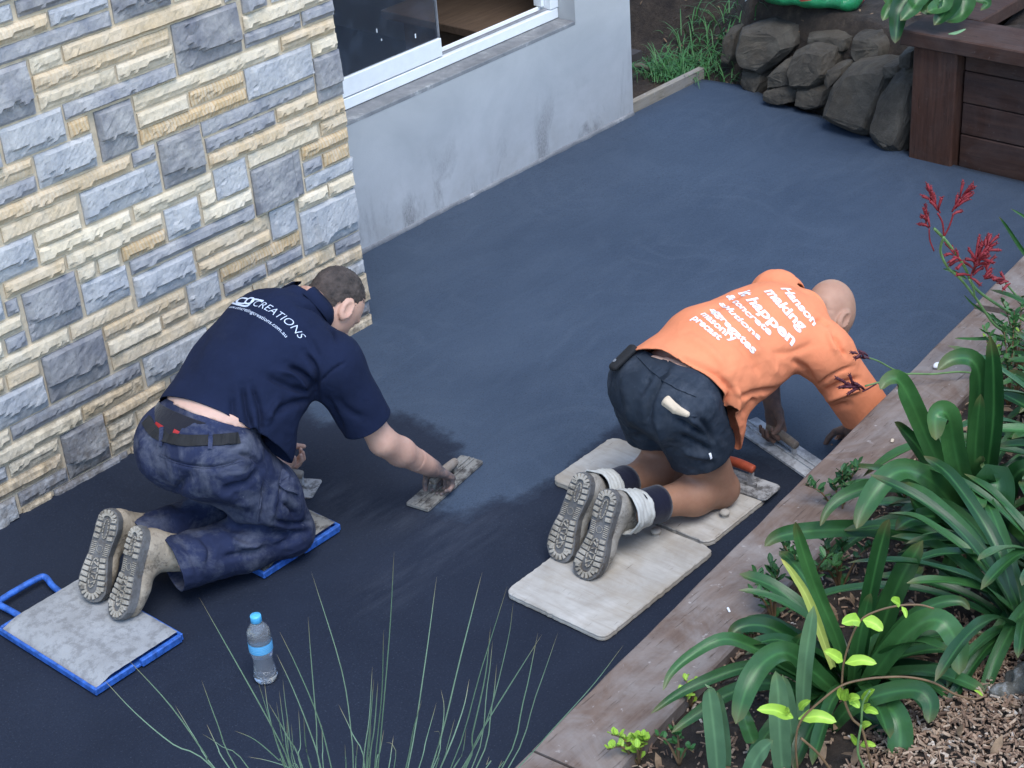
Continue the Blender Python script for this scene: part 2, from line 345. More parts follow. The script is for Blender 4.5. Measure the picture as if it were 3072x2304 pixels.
# ================================================================== STONE WALL
STONES = """L,-1.377,26,-1.288,27 D,-1.278,26,-0.931,27 L,-1.170,25,-0.938,26 T,-1.414,25,-1.170,26 G,-1.430,24,-0.939,25 D,-0.934,24,-0.694,26 C,-0.688,24,-0.527,25 T,-1.146,23,-0.488,24 C,-1.273,23,-1.146,24 G,-1.448,21,-1.276,24 T,-1.272,22,-0.723,23 C,-1.267,21,-0.961,22 C,-0.961,21,-0.720,22 D,-0.719,20,-0.427,23 G,-1.185,20,-0.722,21 L,-1.427,19,-1.186,21 O,-1.180,19,-1.093,20 D,-1.078,17,-0.922,20 C,-0.918,19,-0.263,20 C,-0.914,18,-0.693,19 O,-0.689,18,-0.440,19 O,-0.916,17,-0.438,18 L,-0.442,17,-0.119,19 T,-0.259,19,0.009,20 C,-0.120,18,0.005,19 D,-0.123,15,0.003,18 G,-0.420,20,-0.151,21 C,-0.416,21,0.007,22 G,-0.410,22,-0.290,24 L,-0.278,22,-0.107,23 L,-0.481,23,-0.417,24 G,-0.149,20,0.010,21 D,-0.854,14,-0.663,17 G,-0.661,16,-0.122,17 G,-0.656,15,-0.327,16 T,-0.325,15,-0.118,16 T,-0.653,14,-0.004,15 C,-0.483,13,-0.134,14 T,-0.128,13,-0.004,14 O,-0.233,12,-0.002,13 G,-0.234,11,-0.135,12 O,-0.134,11,-0.005,12 L,-0.235,10,-0.004,11 C,-0.284,9,-0.124,10 C,-0.128,9,0.001,10 L,-0.283,6,-0.002,9 D,-0.481,10,-0.238,13 L,-0.644,12,-0.488,14 C,-0.997,13,-0.645,14 C,-0.717,12,-0.639,13 L,-0.877,11,-0.723,13 C,-0.716,11,-0.482,12 G,-1.051,10,-0.482,11 T,-0.776,9,-0.427,10 L,-0.425,8,-0.292,10 T,-0.773,8,-0.428,9 O,-0.683,7,-0.288,8 G,-0.469,6,-0.288,7 G,-0.677,6,-0.471,7 L,-0.839,6,-0.688,8 L,-1.051,8,-0.782,10 G,-0.132,5,-0.005,6 T,-0.549,5,-0.130,6 T,-0.402,4,-0.000,5 L,-0.398,3,0.000,4 L,-0.549,3,-0.409,5 T,-1.196,5,-0.547,6 T,-0.964,6,-0.841,7 T,-1.204,7,-0.841,8 C,-1.199,6,-0.965,7 D,-1.459,5,-1.204,8 G,-1.626,4,-1.080,5 L,-1.074,3,-0.777,5 T,-1.349,3,-1.080,4 T,-1.272,2,-0.992,3 C,-1.266,1,-1.146,2 T,-1.142,1,-0.964,2 C,-1.269,0,-1.018,1 D,-1.454,0,-1.268,3 C,-1.761,3,-1.347,4 C,-1.665,2,-1.457,3 L,-1.778,2,-1.669,3 T,-1.792,1,-1.459,2 G,-1.656,0,-1.450,1 L,-1.808,-1,-1.662,1 T,-1.654,-1,-1.525,0 G,-1.524,-2,-1.201,0 T,-1.193,-2,-0.953,0 G,-1.837,-2,-1.531,-1 T,-1.525,18,-1.330,19 G,-1.542,17,-1.330,18 L,-1.328,17,-1.092,19 T,-1.557,16,-0.963,17 G,-0.963,16,-0.859,17 L,-1.190,14,-0.858,16 T,-1.497,15,-1.195,16 C,-1.381,14,-1.198,15 C,-1.383,13,-1.006,14 T,-1.531,12,-1.289,13 C,-1.288,12,-0.883,13 C,-1.174,11,-1.080,12 O,-1.073,11,-0.878,12 C,-1.258,11,-1.177,12 L,-1.255,9,-1.062,11 D,-1.478,9,-1.262,12 T,-1.329,8,-1.058,9 C,-1.680,8,-1.330,9 G,-1.541,11,-1.488,12 C,-1.648,10,-1.489,11 G,-1.572,9,-1.486,10 L,-1.617,11,-1.544,13 L,-1.586,13,-1.386,15 C,-1.665,9,-1.578,10 T,-1.598,7,-1.462,8 T,-1.696,7,-1.602,8 L,-1.713,5,-1.460,7 C,-1.747,4,-1.626,5 G,-1.495,19,-1.432,21"""
WM, WO, WT, WY, WX = 0.0608, 0.040, 0.010, 4.655, 4.147
rows = []
for s in STONES.split():
    k, a, b, c, d = s.split(','); rows.append([k, float(a), int(b), float(c), int(d)])
occ = {}
def free(r, u): return all(not (q[1] - 1e-4 < u < q[3] + 1e-4) for q in rows if q[2] <= r < q[4])
UL, UR, RT = -3.3, 0.012, 38
for r in range(-3, RT):
    u = UL
    while u < UR - 0.03:
        if not free(r, u + 0.012): u += 0.01; continue
        mx = u
        tgt = u + rnd.choice((0.18, 0.26, 0.34, 0.42, 0.5))
        while mx < min(tgt, UR) and free(r, mx + 0.012): mx += 0.01
        if UR - mx < 0.07: 
            e = mx
            while e < UR and free(r, e + 0.012): e += 0.01
            mx = e
        if mx - u > 0.035:
            h = 1
            if r + 2 < RT and rnd.random() < 0.4 and all(free(r + 1, u + q * (mx - u)) for q in (0.02, 0.25, 0.5, 0.75, 0.98)): h = 2
            rows.append([rnd.choice('CCTTGLLGO'), u, r, mx, r + h])
        u = mx + 0.001
STC = {'D': [(0.165, 0.170, 0.192), (0.195, 0.20, 0.225)], 'G': [(0.215, 0.222, 0.25), (0.255, 0.262, 0.29)], 'L': [(0.345, 0.36, 0.385), (0.41, 0.42, 0.435)],
       'C': [(0.61, 0.505, 0.35), (0.66, 0.56, 0.40)], 'T': [(0.56, 0.425, 0.26), (0.61, 0.48, 0.31)], 'O': [(0.52, 0.375, 0.205), (0.57, 0.43, 0.25)]}
def stone_mesh(W, Hh, dark, seed):
    r = np.random.RandomState(seed)
    nu = max(4, int(W / 0.011)); nv = max(5, int(Hh / 0.010))
    u = np.linspace(0, 1, nu + 1) * W; v = np.linspace(0, 1, nv + 1) * Hh
    U, Vv = np.meshgrid(u, v); p3 = np.stack([U, Vv, np.zeros_like(U) + seed * 1.7], -1)
    edge = np.minimum(np.minimum(U, W - U), np.minimum(Vv, Hh - Vv))
    # pitched face: leans outward toward its lower part, then a broken ledge
    prot = 0.010 + 0.010 * r.rand() + (0.012 if Hh > 0.15 else 0.006 if Hh > 0.1 else 0.0)
    ledge = (0.14 + 0.26 * r.rand()) * Hh if r.rand() < 0.85 else -1
    lv = ledge + 0.16 * min(Hh, 0.1) * vnoise(p3 * 28, seed) + 0.05 * min(Hh, .1) * vnoise(p3 * 90, seed + 3) + (r.rand() - 0.5) * 0.35 * Hh * (U / W - 0.5)
    h = prot * (0.55 + 0.65 * (1 - (Vv - np.maximum(ledge, 0)) / Hh))
    if r.rand() < (0.8 if Hh > 0.1 else 0.35):
        lu = (0.06 + 0.16 * r.rand()) * W * (1 if r.rand() < 0.7 else -1)
        vl = lu + 0.012 * vnoise(p3 * 30, seed + 9)
        side = (U < vl) if lu > 0 else (U > W + vl)
        h = np.where(side, h * 0.45, h)
    h = np.where(Vv < lv, h * (0.18 + 0.25 * np.clip(Vv / np.maximum(lv, 1e-4), 0, 1)), h)
    h *= 0.86
    h += 0.0030 * vnoise(p3 * 45, seed + 5) + 0.0011 * vnoise(p3 * 130, seed + 7)
    fall = np.clip(edge / 0.007, 0, 1) ** 0.6
    h = 0.0015 + (h - 0.0015) * (0.12 + 0.88 * fall)
    h = np.maximum(h, 0.0008)
    jit = 0.0012 * vnoise(p3 * 70 + 5, seed + 2)
    X = U + jit * (edge > 1e-6); Z = Vv + jit * (edge > 1e-6)
    bm_e = (edge <= 1e-9)
    X = X + np.where(bm_e & (np.abs(U) < 1e-9), 0.0016 * np.abs(vnoise(p3 * 60, seed)), 0) - np.where(bm_e & (np.abs(U - W) < 1e-9), 0.0016 * np.abs(vnoise(p3 * 60, seed)), 0)
    Z = Z + np.where(bm_e & (np.abs(Vv) < 1e-9), 0.0018 * np.abs(vnoise(p3 * 50, seed)), 0) - np.where(bm_e & (np.abs(Vv - Hh) < 1e-9), 0.0018 * np.abs(vnoise(p3 * 50, seed)), 0)
    V = [(X[j, i], -h[j, i], Z[j, i]) for j in range(nv + 1) for i in range(nu + 1)]
    n0 = len(V)
    F = [(j * (nu + 1) + i, j * (nu + 1) + i + 1, (j + 1) * (nu + 1) + i + 1, (j + 1) * (nu + 1) + i) for j in range(nv) for i in range(nu)]
    ring = [i for i in range(nu + 1)] + [j * (nu + 1) + nu for j in range(1, nv + 1)] + [nv * (nu + 1) + i for i in range(nu - 1, -1, -1)] + [j * (nu + 1) for j in range(nv - 1, 0, -1)]
    for q in ring: V.append((V[q][0], 0.07, V[q][2]))
    for q in range(len(ring)):
        q2 = (q + 1) % len(ring); F.append((ring[q2], ring[q], n0 + q, n0 + q2))
    F.append(tuple(n0 + q for q in range(len(ring))))
    return V, F
wall = empty('stone_wall', (WX, WY, 0))
tag(wall, 'sandstone wall of cream and blue grey split stones in ashlar pattern', 'wall')
J = 0.0042
bmm = bmesh.new()
bm_box(bmm, ((UL + UR) / 2 - 0.002, 0.10 + 0.0035, 1.10), (UR - UL - 0.006, 0.20, 2.60))
from_bm('mortar', bmm, M['mortar'], wall)
for i, (k, u0, r0, u1, r1) in enumerate(rows):
    W = u1 - u0 - 2 * J; Hh = (r1 - r0) * WM - 2 * J
    end = u1 > -0.03
    if end: u1 = 0.004 + rnd.uniform(-0.006, 0.012); W = u1 - u0 - J
    if W < 0.02: continue
    V, F = stone_mesh(W, Hh, k in 'DG', i + 1)
    o = mk('stone', V, F, M['stone'], wall, False)
    o.location = (u0 + J, 0.0, WO + WM * r0 + WT * (u0 + u1) / 2 + J)
    a, b = STC[k]; q = rnd.random(); jt = rnd.uniform(0.94, 1.06)
    o.color = tuple((a[c] * q + b[c] * (1 - q)) * jt for c in range(3)) + ({'O': 1.0, 'T': 0.35 if rnd.random() < 0.5 else 0.0}.get(k, 0.0),)
# return of the stone wall at its corner, toward the rendered wall
r = -3
while r < RT:
    V, F = stone_mesh(0.42, WM * 2 - 2 * J, False, 500 + r)
    o = mk('stone', V, F, M['stone'], wall); o.rotation_euler = (0, 0, math.radians(90)); o.location = (0.0, 0.075, WO + WM * r + J)
    a, b = STC[rnd.choice('CTGL')]; o.color = a + (0.0,)
    r += 2
# ================================================================== RENDERED WALL with window
RY = 5.14; RX0, RX1 = 4.10, 6.485; SZ = 0.59; WXL, WXR = 4.2, 6.075; WTOP = 2.1; RH = 2.55
rw = empty('rendered_wall', (RX1, RY, 0)); tag(rw, 'pale grey cement rendered house wall with sliding window', 'wall')
def rel(o, root): o.parent = root; o.matrix_parent_inverse = Matrix.Translation(-Vector(root.location)); return o
def pane_wall():
    bm = bmesh.new()
    bm_box(bm, ((RX0 + RX1) / 2, RY + 0.12, (SZ - 0.1) / 2), (RX1 - RX0, 0.24, SZ + 0.1 - 0.0))
    bm_box(bm, ((WXR + RX1) / 2, RY + 0.12, (SZ + WTOP) / 2), (RX1 - WXR, 0.24, WTOP - SZ + 0.0))
    bm_box(bm, ((RX0 + RX1) / 2, RY + 0.12, (WTOP + RH) / 2), (RX1 - RX0, 0.24, RH - WTOP))
    bmesh.ops.remove_doubles(bm, verts=bm.verts, dist=1e-5)
    return bm
rel(from_bm('render_coat', pane_wall(), M['render']), rw)
# gentle cove of cement at the foot of the wall
fb = []
for i in range(41):
    x = RX0 + (RX1 - RX0) * i / 40; w_ = 0.001 + 0.001 * math.sin(i * 1.7) + 0.003 * math.sin(i * 4.1)
    fb.append((x, w_))
V = []; F = []
for x, w_ in fb: V += [(x, RY + 0.01, -0.02), (x, RY - w_ - 0.006, -0.02), (x, RY - w_ - 0.004, 0.010), (x, RY - 0.002, 0.018 + w_ * .5), (x, RY + 0.01, 0.022)]
for i in range(40):
    for j in range(4): F.append((i * 5 + j, i * 5 + j + 5, i * 5 + j + 6, i * 5 + j + 1))
rel(mk('cement_fillet', V, F, M['sill'], None, True), rw)
rel(box('sill', ((WXL + WXR) / 2, RY + 0.062, SZ - 0.006 + 0.004), (WXR - WXL - 0.002, 0.126, 0.020), M['sill'], None, 0.003, Matrix.Rotation(math.radians(-1.5), 3, 'X')), rw)
win = empty('window', (0, 0, 0)); rel(win, rw)
FY = RY + 0.10
def wp(name, c, s, mat, bev=0.003): 
    o = box(name, c, s, mat, None, bev); o.parent = win; return o
wp('frame_rail', ((WXL + WXR) / 2, FY + 0.035, SZ + 0.034), (WXR - WXL - 0.004, 0.07, 0.048), M['alu'])
wp('frame_track', ((WXL + WXR) / 2, FY + 0.030, SZ + 0.0620), (WXR - WXL - 0.08, 0.022, 0.008), M['track'])
wp('frame_track', ((WXL + WXR) / 2, FY + 0.062, SZ + 0.064), (WXR - WXL - 0.08, 0.010, 0.018), M['alu'])
wp('frame_track', ((WXL + WXR) / 2, FY + 0.078, SZ + 0.060), (WXR - WXL - 0.08, 0.014, 0.010), M['black'])
wp('frame_jamb', (WXR - 0.028, FY + 0.035, (SZ + WTOP) / 2 + 0.03), (0.056, 0.074, WTOP - SZ - 0.062), M['alu'])
wp('frame_jamb', (WXR - 0.068, FY + 0.060, (SZ + WTOP) / 2 + 0.03), (0.020, 0.05, WTOP - SZ - 0.09), M['alu'])
wp('frame_head', ((WXL + WXR) / 2, FY + 0.035, WTOP - 0.02), (WXR - WXL - 0.004, 0.07, 0.04), M['alu'])
SX1 = 5.285
sash = empty('sash', (0, 0, 0)); sash.parent = win
def sp(name, c, s, mat, bev=0.003): 
    o = box(name, c, s, mat, None, bev); o.parent = sash; return o
sp('sash_rail', ((WXL + SX1) / 2, FY + 0.012, SZ + 0.104), (SX1 - WXL, 0.022, 0.082), M['alu'])
sp('sash_stile', (SX1 - 0.008, FY + 0.0125, SZ + 0.75), (0.006, 0.021, 1.20), M['track'])
def m_glass():
    t = NT('window_glass'); v = t.co('World')
    sm = t.ramp(t.noise(7, 6, 0.7, v), [(0.50, 0.0), (0.8, 0.25)])
    t.fin((0.9, 0.95, 1.0, 1), 0.03, None, Transmission_Weight=1.0, IOR=1.45)
    df = t.n('ShaderNodeBsdfDiffuse'); df.inputs[0].default_value = (0.26, 0.33, 0.45, 1)
    mx = t.n('ShaderNodeMixShader'); t.l(t.math('ADD', t.math('MULTIPLY', sm, 0.35), 0.05), mx.inputs[0]); t.l(t.p.outputs[0], mx.inputs[1]); t.l(df.outputs[0], mx.inputs[2]); t.l(mx.outputs[0], t.out.inputs[0])
    return t.m
M['glass'] = m_glass()
sp('pane', ((WXL + SX1 - 0.014) / 2, FY + 0.014, SZ + 0.76), (SX1 - 0.014 - WXL, 0.005, 1.24), M['glass'], 0)
for q in range(4):   # plaster flecks on the glass
    pp = (4.72 + 0.5 * rnd.random(), FY + 0.010, SZ + 0.16 + 0.3 * rnd.random())
    sp('plaster_fleck', pp, (0.004 + 0.004 * rnd.random(), 0.0016, 0.006 + 0.014 * rnd.random()), M['alu'], 0.0006)
# room behind the window
M['roomfloor'] = simple('room_carpet', (0.05, 0.042, 0.038, 1), 0.9, 0.12, 12)
M['roomwall'] = simple('room_wall', (0.20, 0.18, 0.16, 1), 0.9, 0.1, 4)
bm = bmesh.new(); bm_box(bm, (5.3, 6.9, 0.14), (3.2, 3.0, 0.04)); tag(from_bm('room_floor', bm, M['roomfloor']), None, None, None, 'structure')
bm = bmesh.new()
bm_box(bm, (5.3, 8.35, 1.35), (3.2, 0.1, 2.4)); bm_box(bm, (3.75, 6.9, 1.35), (0.1, 2.8, 2.4)); bm_box(bm, (6.43, 6.9, 1.24), (0.1, 3.0, 2.62)); bm_box(bm, (5.2, 6.9, 2.60), (3.0, 2.9, 0.08))
tag(from_bm('room_walls', bm, M['roomwall']), None, None, None, 'structure')
bench = empty('window_bench', (6.07, 5.75, 0.16)); tag(bench, 'brown bench inside the room behind the open half of window', 'bench')
M['bench'] = m_timber('bench_timber', (0.095, 0.062, 0.040, 1), (0.15, 0.10, 0.066, 1), (0.16, 0.12, 0.09, 1), 'X', 0.1)
for nm_, c_, s_ in (('bench_top', (0, 0, 0.40), (0.60, 0.75, 0.04)), ('leg', (-0.25, 0, 0.19), (0.05, 0.5, 0.38)), ('leg', (0.25, 0, 0.19), (0.05, 0.5, 0.38))):
    box(nm_, c_, s_, M['bench'], bench)
cab = empty('white_cabinet', (6.05, 7.6, 0.16)); tag(cab, 'white low cabinet deep in the room seen through the window', 'cabinet')
box('cabinet_body', (0, 0, 0.42), (1.1, 0.5, 0.80), M['alu'], cab); box('cabinet_door', (-0.27, -0.262, 0.42), (0.5, 0.02, 0.74), M['alu'], cab); box('cabinet_door', (0.27, -0.262, 0.42), (0.5, 0.02, 0.74), M['alu'], cab)
# ================================================================== GROUND beyond the slab
def height_ground(x, y):
    # natural ground: bank behind the far end, terrace of the near bed
    g_ = np.clip((y - 5.0) / 0.35, 0, 1); st_ = slab_xmax(np.clip(y, 3.4, 5.2)) + 0.045 + 0.06 * g_; bank = np.clip((x - st_) / (0.20 + 0.6 * g_), 0, 1); bank = bank * bank * (3 - 2 * bank)
    return -0.03 + 0.46 * bank + 0.10 * np.clip((x - 7.8) / 3, 0, 1)
gx = np.linspace(-12, 24, 121); gy = np.linspace(-14, 22, 121)
gx = np.unique(np.concatenate([gx, np.linspace(6.4, 9.5, 90)])); gy = np.unique(np.concatenate([gy, np.linspace(2.8, 7.5, 100)]))
GX, GY = np.meshgrid(gx, gy); GZ = height_ground(GX, GY)
inslab = (GX < 6.66) | (GX < slab_xmax(np.clip(GY, 3.4, 5.2)) - 0.03)
GZ = np.where(inslab & (GY < 5.3), -0.12, GZ)
p3 = np.stack([GX, GY, 0 * GX], -1); GZ = GZ + np.where(inslab & (GY < 5.3), 0, 0.018 * vnoise(p3 * 3.0, 11) + 0.010 * vnoise(p3 * 11, 12))
GZ = np.where((GX < 6.55) & (GY > 4.6), -0.12, GZ)
V = np.stack([GX, GY, GZ], -1).reshape(-1, 3); nX = len(gx); nY = len(gy)
F = [(j * nX + i, j * nX + i + 1, (j + 1) * nX + i + 1, (j + 1) * nX + i) for j in range(nY - 1) for i in range(nX - 1)]
ground = mk('ground', V, F, M['soil'], None, True); tag(ground, 'dark garden soil', None, None, 'structure')
# form board closing the slab beside the wall corner
fbm = bmesh.new(); bm_box(fbm, (0, 0, 0), (0.60, 0.035, 0.09), None, 0.003)
fo = from_bm('form_board', fbm, M['form']); fo.location = (6.79, 5.165, 0.012); fo.rotation_euler = (0, 0, math.radians(-1)); tag(fo, 'old timber form board edging the slab beside the wall corner', 'board')
# ================================================================== NEAR TIMBER BORDER (retaining edge of the garden bed)
CZ = 0.40; BA = math.atan(0.091); bdir = Vector((math.cos(BA), math.sin(BA), 0)); bnrm = Vector((-math.sin(BA), math.cos(BA), 0))
def bpt(x, off): # point on border: x along, off metres behind the slab-side edge of the cap
    t = (x - 2.31); return Vector((x, 2.200 + 0.091 * t, 0)) - bnrm * off
border = empty('timber_border', tuple(bpt(3.0, 0.1))); tag(border, 'low retaining border with weathered red brown timber capping', 'border')
def plank(name, x0, x1, off0, off1, z0, z1, mat, parent, warp=0.0, seed=1, seg=24, ends=(0, 0)):
    """long board with slightly uneven arrises, local to world"""
    r = np.random.RandomState(seed); L = (x1 - x0) / math.cos(BA)
    prof = [(off0, z0 + .004), (off0 + .004, z0), (off1 - .004, z0), (off1, z0 + .004), (off1, z1 - .006), (off1 - .006, z1), (off0 + .006, z1), (off0, z1 - .006)]
    V = []; F = []
    for i in range(seg + 1):
        x = x0 + (x1 - x0) * i / seg
        for q, (o, z) in enumerate(prof):
            e = 0.0016 * math.sin(i * 1.9 + q) * r.rand() + 0.0012 * (r.rand() - .5)
            sk = 0.0
            if i == 0: sk = ends[0] * (o - off0)
            if i == seg: sk = ends[1] * (o - off0)
            p = bpt(x, o + e) + bdir * sk; V.append((p.x, p.y, z + warp * math.sin(i / seg * 3.1) + 0.0012 * math.sin(i * .8 + seed)))
    n = len(prof)
    for i in range(seg):
        for q in range(n): F.append((i * n + q, i * n + (q + 1) % n, (i + 1) * n + (q + 1) % n, (i + 1) * n + q))
    F.append(tuple(range(n))[::-1]); F.append(tuple(seg * n + q for q in range(n)))
    return rel(mk(name, V, F, mat), parent)
plank('cap_board', 0.2, 2.300, 0.0, 0.212, CZ - 0.048, CZ - 0.002, M['cap'], border, 0, 3)
plank('cap_board', 2.307, 4.860, 0.0, 0.214, CZ - 0.046, CZ, M['cap'], border, 0, 4, 40, (0, 0.10))
plank('cap_board', 4.900, 7.4, -0.012, 0.205, CZ - 0.052, CZ - 0.004, M['cap'], border, 0, 5, 30, (0.16, 0))
for i in range(3):
    for (xa, xb) in ((0.2, 2.6), (2.606, 5.2), (5.206, 7.4)):
        plank('sleeper', xa, xb, 0.055, 0.115, -0.06 + i * 0.137, -0.06 + i * 0.137 + 0.134, M['sleeper'], border, 0, 20 + i)
for x in (0.8, 2.2, 3.6, 5.0, 6.4):
    p = bpt(x, 0.027); o = box('post', (p.x, p.y, 0.14), (0.10, 0.055, 0.42), M['sleeper'], None, 0.004, Matrix.Rotation(BA, 3, 'Z')); rel(o, border)
# knot holes and paint drops on the cap
for (dx, dy, s_) in ((1738, 1517 / 1.0, 0.004),):
    pass
# ================================================================== GARDEN BED (mulch) on the camera side of the border
def bed_h(x, y):
    e = (2.2 + 0.091 * (x - 2.31)) - 0.18 - y      # distance behind the border
    h = 0.352 + 0.06 * np.clip(e / 0.5, 0, 1) + 0.12 * np.clip((e - 0.45) / 0.6, 0, 1)
    mound = np.exp(-(((x - 3.05) / 0.5) ** 2 + ((y - 1.22) / 0.36) ** 2)); return h + 0.10 * mound
xs = np.linspace(0.0, 7.3, 190); es = np.concatenate([np.linspace(0.115, 1.3, 90), np.linspace(1.35, 5, 25)])
V = []
for e in es:
    for x in xs:
        y = 2.2 + 0.091 * (x - 2.31) - e
        z = bed_h(x, y) if e < 1.6 else bed_h(x, y)
        V.append((x, y, z))
V = np.array(V); V[:, 2] += 0.010 * vnoise(V * 6, 21) + 0.006 * vnoise(V * 19, 22)
nxs = len(xs); F = [(j * nxs + i + nxs, j * nxs + i + nxs + 1, j * nxs + i + 1, j * nxs + i) for j in range(len(es) - 1) for i in range(nxs - 1)]
bed = mk('garden_bed', V, F, M['soil'], None, True); tag(bed, 'mulched garden bed soil', None, None, 'structure')
# wood chip mulch: far too many to count
def chips(n, area, seed, zoff=0.004):
    r = np.random.RandomState(seed); V = []; F = []; T = []
    cnt = 0
    while cnt < n:
        x, y = area(r)
        L = 0.007 + 0.024 * r.rand() ** 2.2; W_ = min(L, 0.016) * (0.16 + 0.38 * r.rand()); H_ = 0.0018 + 0.003 * r.rand()
        z = bed_h(x, y) + zoff + 0.012 * r.rand()
        R_ = Euler((r.normal() * 0.35, r.normal() * 0.35, r.rand() * 6.28)).to_matrix(); b = len(V)
        k = 0.5 + 0.4 * r.rand()
        for sx, sy, sz in ((-1, -k, -1), (1, -1, -1), (1, k, -1), (-1, 1, -1), (-1, -k, 1), (.8, -1, 1), (1, k * .8, 1), (-.9, 1, 1)):
            q = R_ @ Vector((sx * L / 2, sy * W_ / 2, sz * H_ / 2)); V.append((x + q.x, y + q.y, z + q.z))
        for f in ((3, 2, 1, 0), (4, 5, 6, 7), (0, 1, 5, 4), (1, 2, 6, 5), (2, 3, 7, 6), (3, 0, 4, 7)): F.append(tuple(b + i for i in f))
        T += [np.clip(r.beta(2.2, 1.8), 0, 1)] * 8; cnt += 1
    me = bpy.data.meshes.new('wood_chips'); me.from_pydata(V, [], F); me.update()
    a = me.attributes.new('tone', 'FLOAT', 'POINT'); a.data.foreach_set('value', np.array(T, np.float32)); return me
def area_bed(r):
    x = r.uniform(1.9, 5.6); e = 0.20 + 0.9 * r.rand() ** 1.1
    return x, 2.2 + 0.091 * (x - 2.31) - e
def area_mound(r):
    return r.uniform(2.45, 3.6), r.uniform(1.0, 1.55)
tag(link('wood_chips', chips(7000, area_bed, 5), M['chip']), 'brown wood chip mulch strewn over the garden bed', 'mulch', None, 'stuff')
tag(link('wood_chips', chips(9000, area_mound, 6), M['chip']), 'pale wood chip mulch heaped in the near corner of the bed', 'mulch', None, 'stuff')
# ================================================================== FAR TIMBER PLANTER
pl = empty('timber_planter', (6.72, 3.73, 0)); tag(pl, 'dark red timber planter box with thick capping in far corner', 'planter')
pb = lambda n, c, s, m, bev=0.004: rel(box(n, c, s, m, None, bev), pl)
PX = 6.72
pb('post', (PX + 0.06, 3.628, 0.24), (0.12, 0.215, 0.59), M['planter_post'], 0.006)
pb('post', (PX + 0.06, 1.75, 0.24), (0.12, 0.215, 0.59), M['planter_post'], 0.006)
for i, (z0, z1) in enumerate(((-0.05, 0.139), (0.144, 0.287), (0.292, 0.435), (0.440, 0.534))):
    pb('board', (PX + 0.080 + 0.002 * (i % 2), 2.63, (z0 + z1) / 2), (0.05, 1.76, z1 - z0), M['planter'], 0.004)
    pb('board', (PX + 0.55 + 0.12, 3.70 - 0.02, (z0 + z1) / 2), (1.1, 0.05, z1 - z0), M['planter'], 0.004)
pb('cap_board', (PX + 0.105, 2.72, 0.5695), (0.27, 2.14, 0.070), M['planter'], 0.006)
pb('cap_board', (PX + 0.85, 3.667, 0.5695), (1.21, 0.24, 0.066), M['planter'], 0.006)
V = []; F = []
for j in range(24):
    for i in range(24): V.append((PX + 0.1 + i * 0.08, 1.7 + j * 0.083, 0.50 + 0.02 * math.sin(i * 1.3 + j * .7) + 0.015 * math.sin(j * 2.1)))
for j in range(23):
    for i in range(23): F.append((j * 24 + i, j * 24 + i + 1, (j + 1) * 24 + i + 1, (j + 1) * 24 + i))
rel(mk('planter_soil', V, F, M['soil'], None, True), pl)
# ================================================================== ROCK EDGE at the far end
rw2 = empty('rock_edge', (6.95, 4.4, 0)); tag(rw2, 'rough dark bushrock edging banked up behind the far end of slab', 'rock wall')
def RZ(x, y): return ((1850 + x / 1.81) * 2212 / 3072, (y / 1.81) * 2212 / 3072)
ROCKS = [([(672, 172), (780, 150), (905, 180), (932, 262), (870, 330), (798, 382), (690, 352), (655, 290)], 7.10, 0.16), ([(585, 178), (655, 160), (660, 300), (640, 345), (588, 330)], 7.22, 0.12),
         ([(1040, 192), (1180, 178), (1272, 200), (1265, 270), (1150, 292), (1048, 262)], 7.12, 0.16), ([(955, 300), (1040, 262), (1140, 290), (1150, 400), (1085, 462), (965, 462), (945, 380)], 6.99, 0.14),
         ([(838, 400), (905, 335), (955, 350), (965, 455), (840, 472)], 7.02, 0.10), ([(815, 490), (900, 468), (975, 482), (972, 545), (905, 562), (812, 532)], 6.97, 0.09),
         ([(985, 475), (1070, 465), (1150, 480), (1150, 560), (1060, 592), (990, 560)], 6.98, 0.10), ([(1180, 470), (1255, 380), (1400, 366), (1472, 390), (1445, 520), (1392, 690), (1350, 706), (1142, 622)], 6.85, 0.15),
         ([(1478, 430), (1560, 410), (1612, 440), (1600, 620), (1560, 790), (1500, 800), (1395, 710), (1420, 560)], 6.80, 0.14), ([(1285, 200), (1400, 190), (1470, 240), (1460, 330), (1330, 340), (1280, 270)], 7.06, 0.14),
         ([(1548, 285), (1620, 262), (1625, 360), (1560, 355)], 6.86, 0.08), ([(1160, 370), (1240, 355), (1245, 400), (1180, 470), (1155, 440)], 6.95, 0.10), ([(690, 365), (800, 385), (806, 440), (790, 500), (700, 470)], 7.10, 0.12),
         ([(1460, 340), (1545, 340), (1560, 400), (1475, 420)], 6.90, 0.1)]
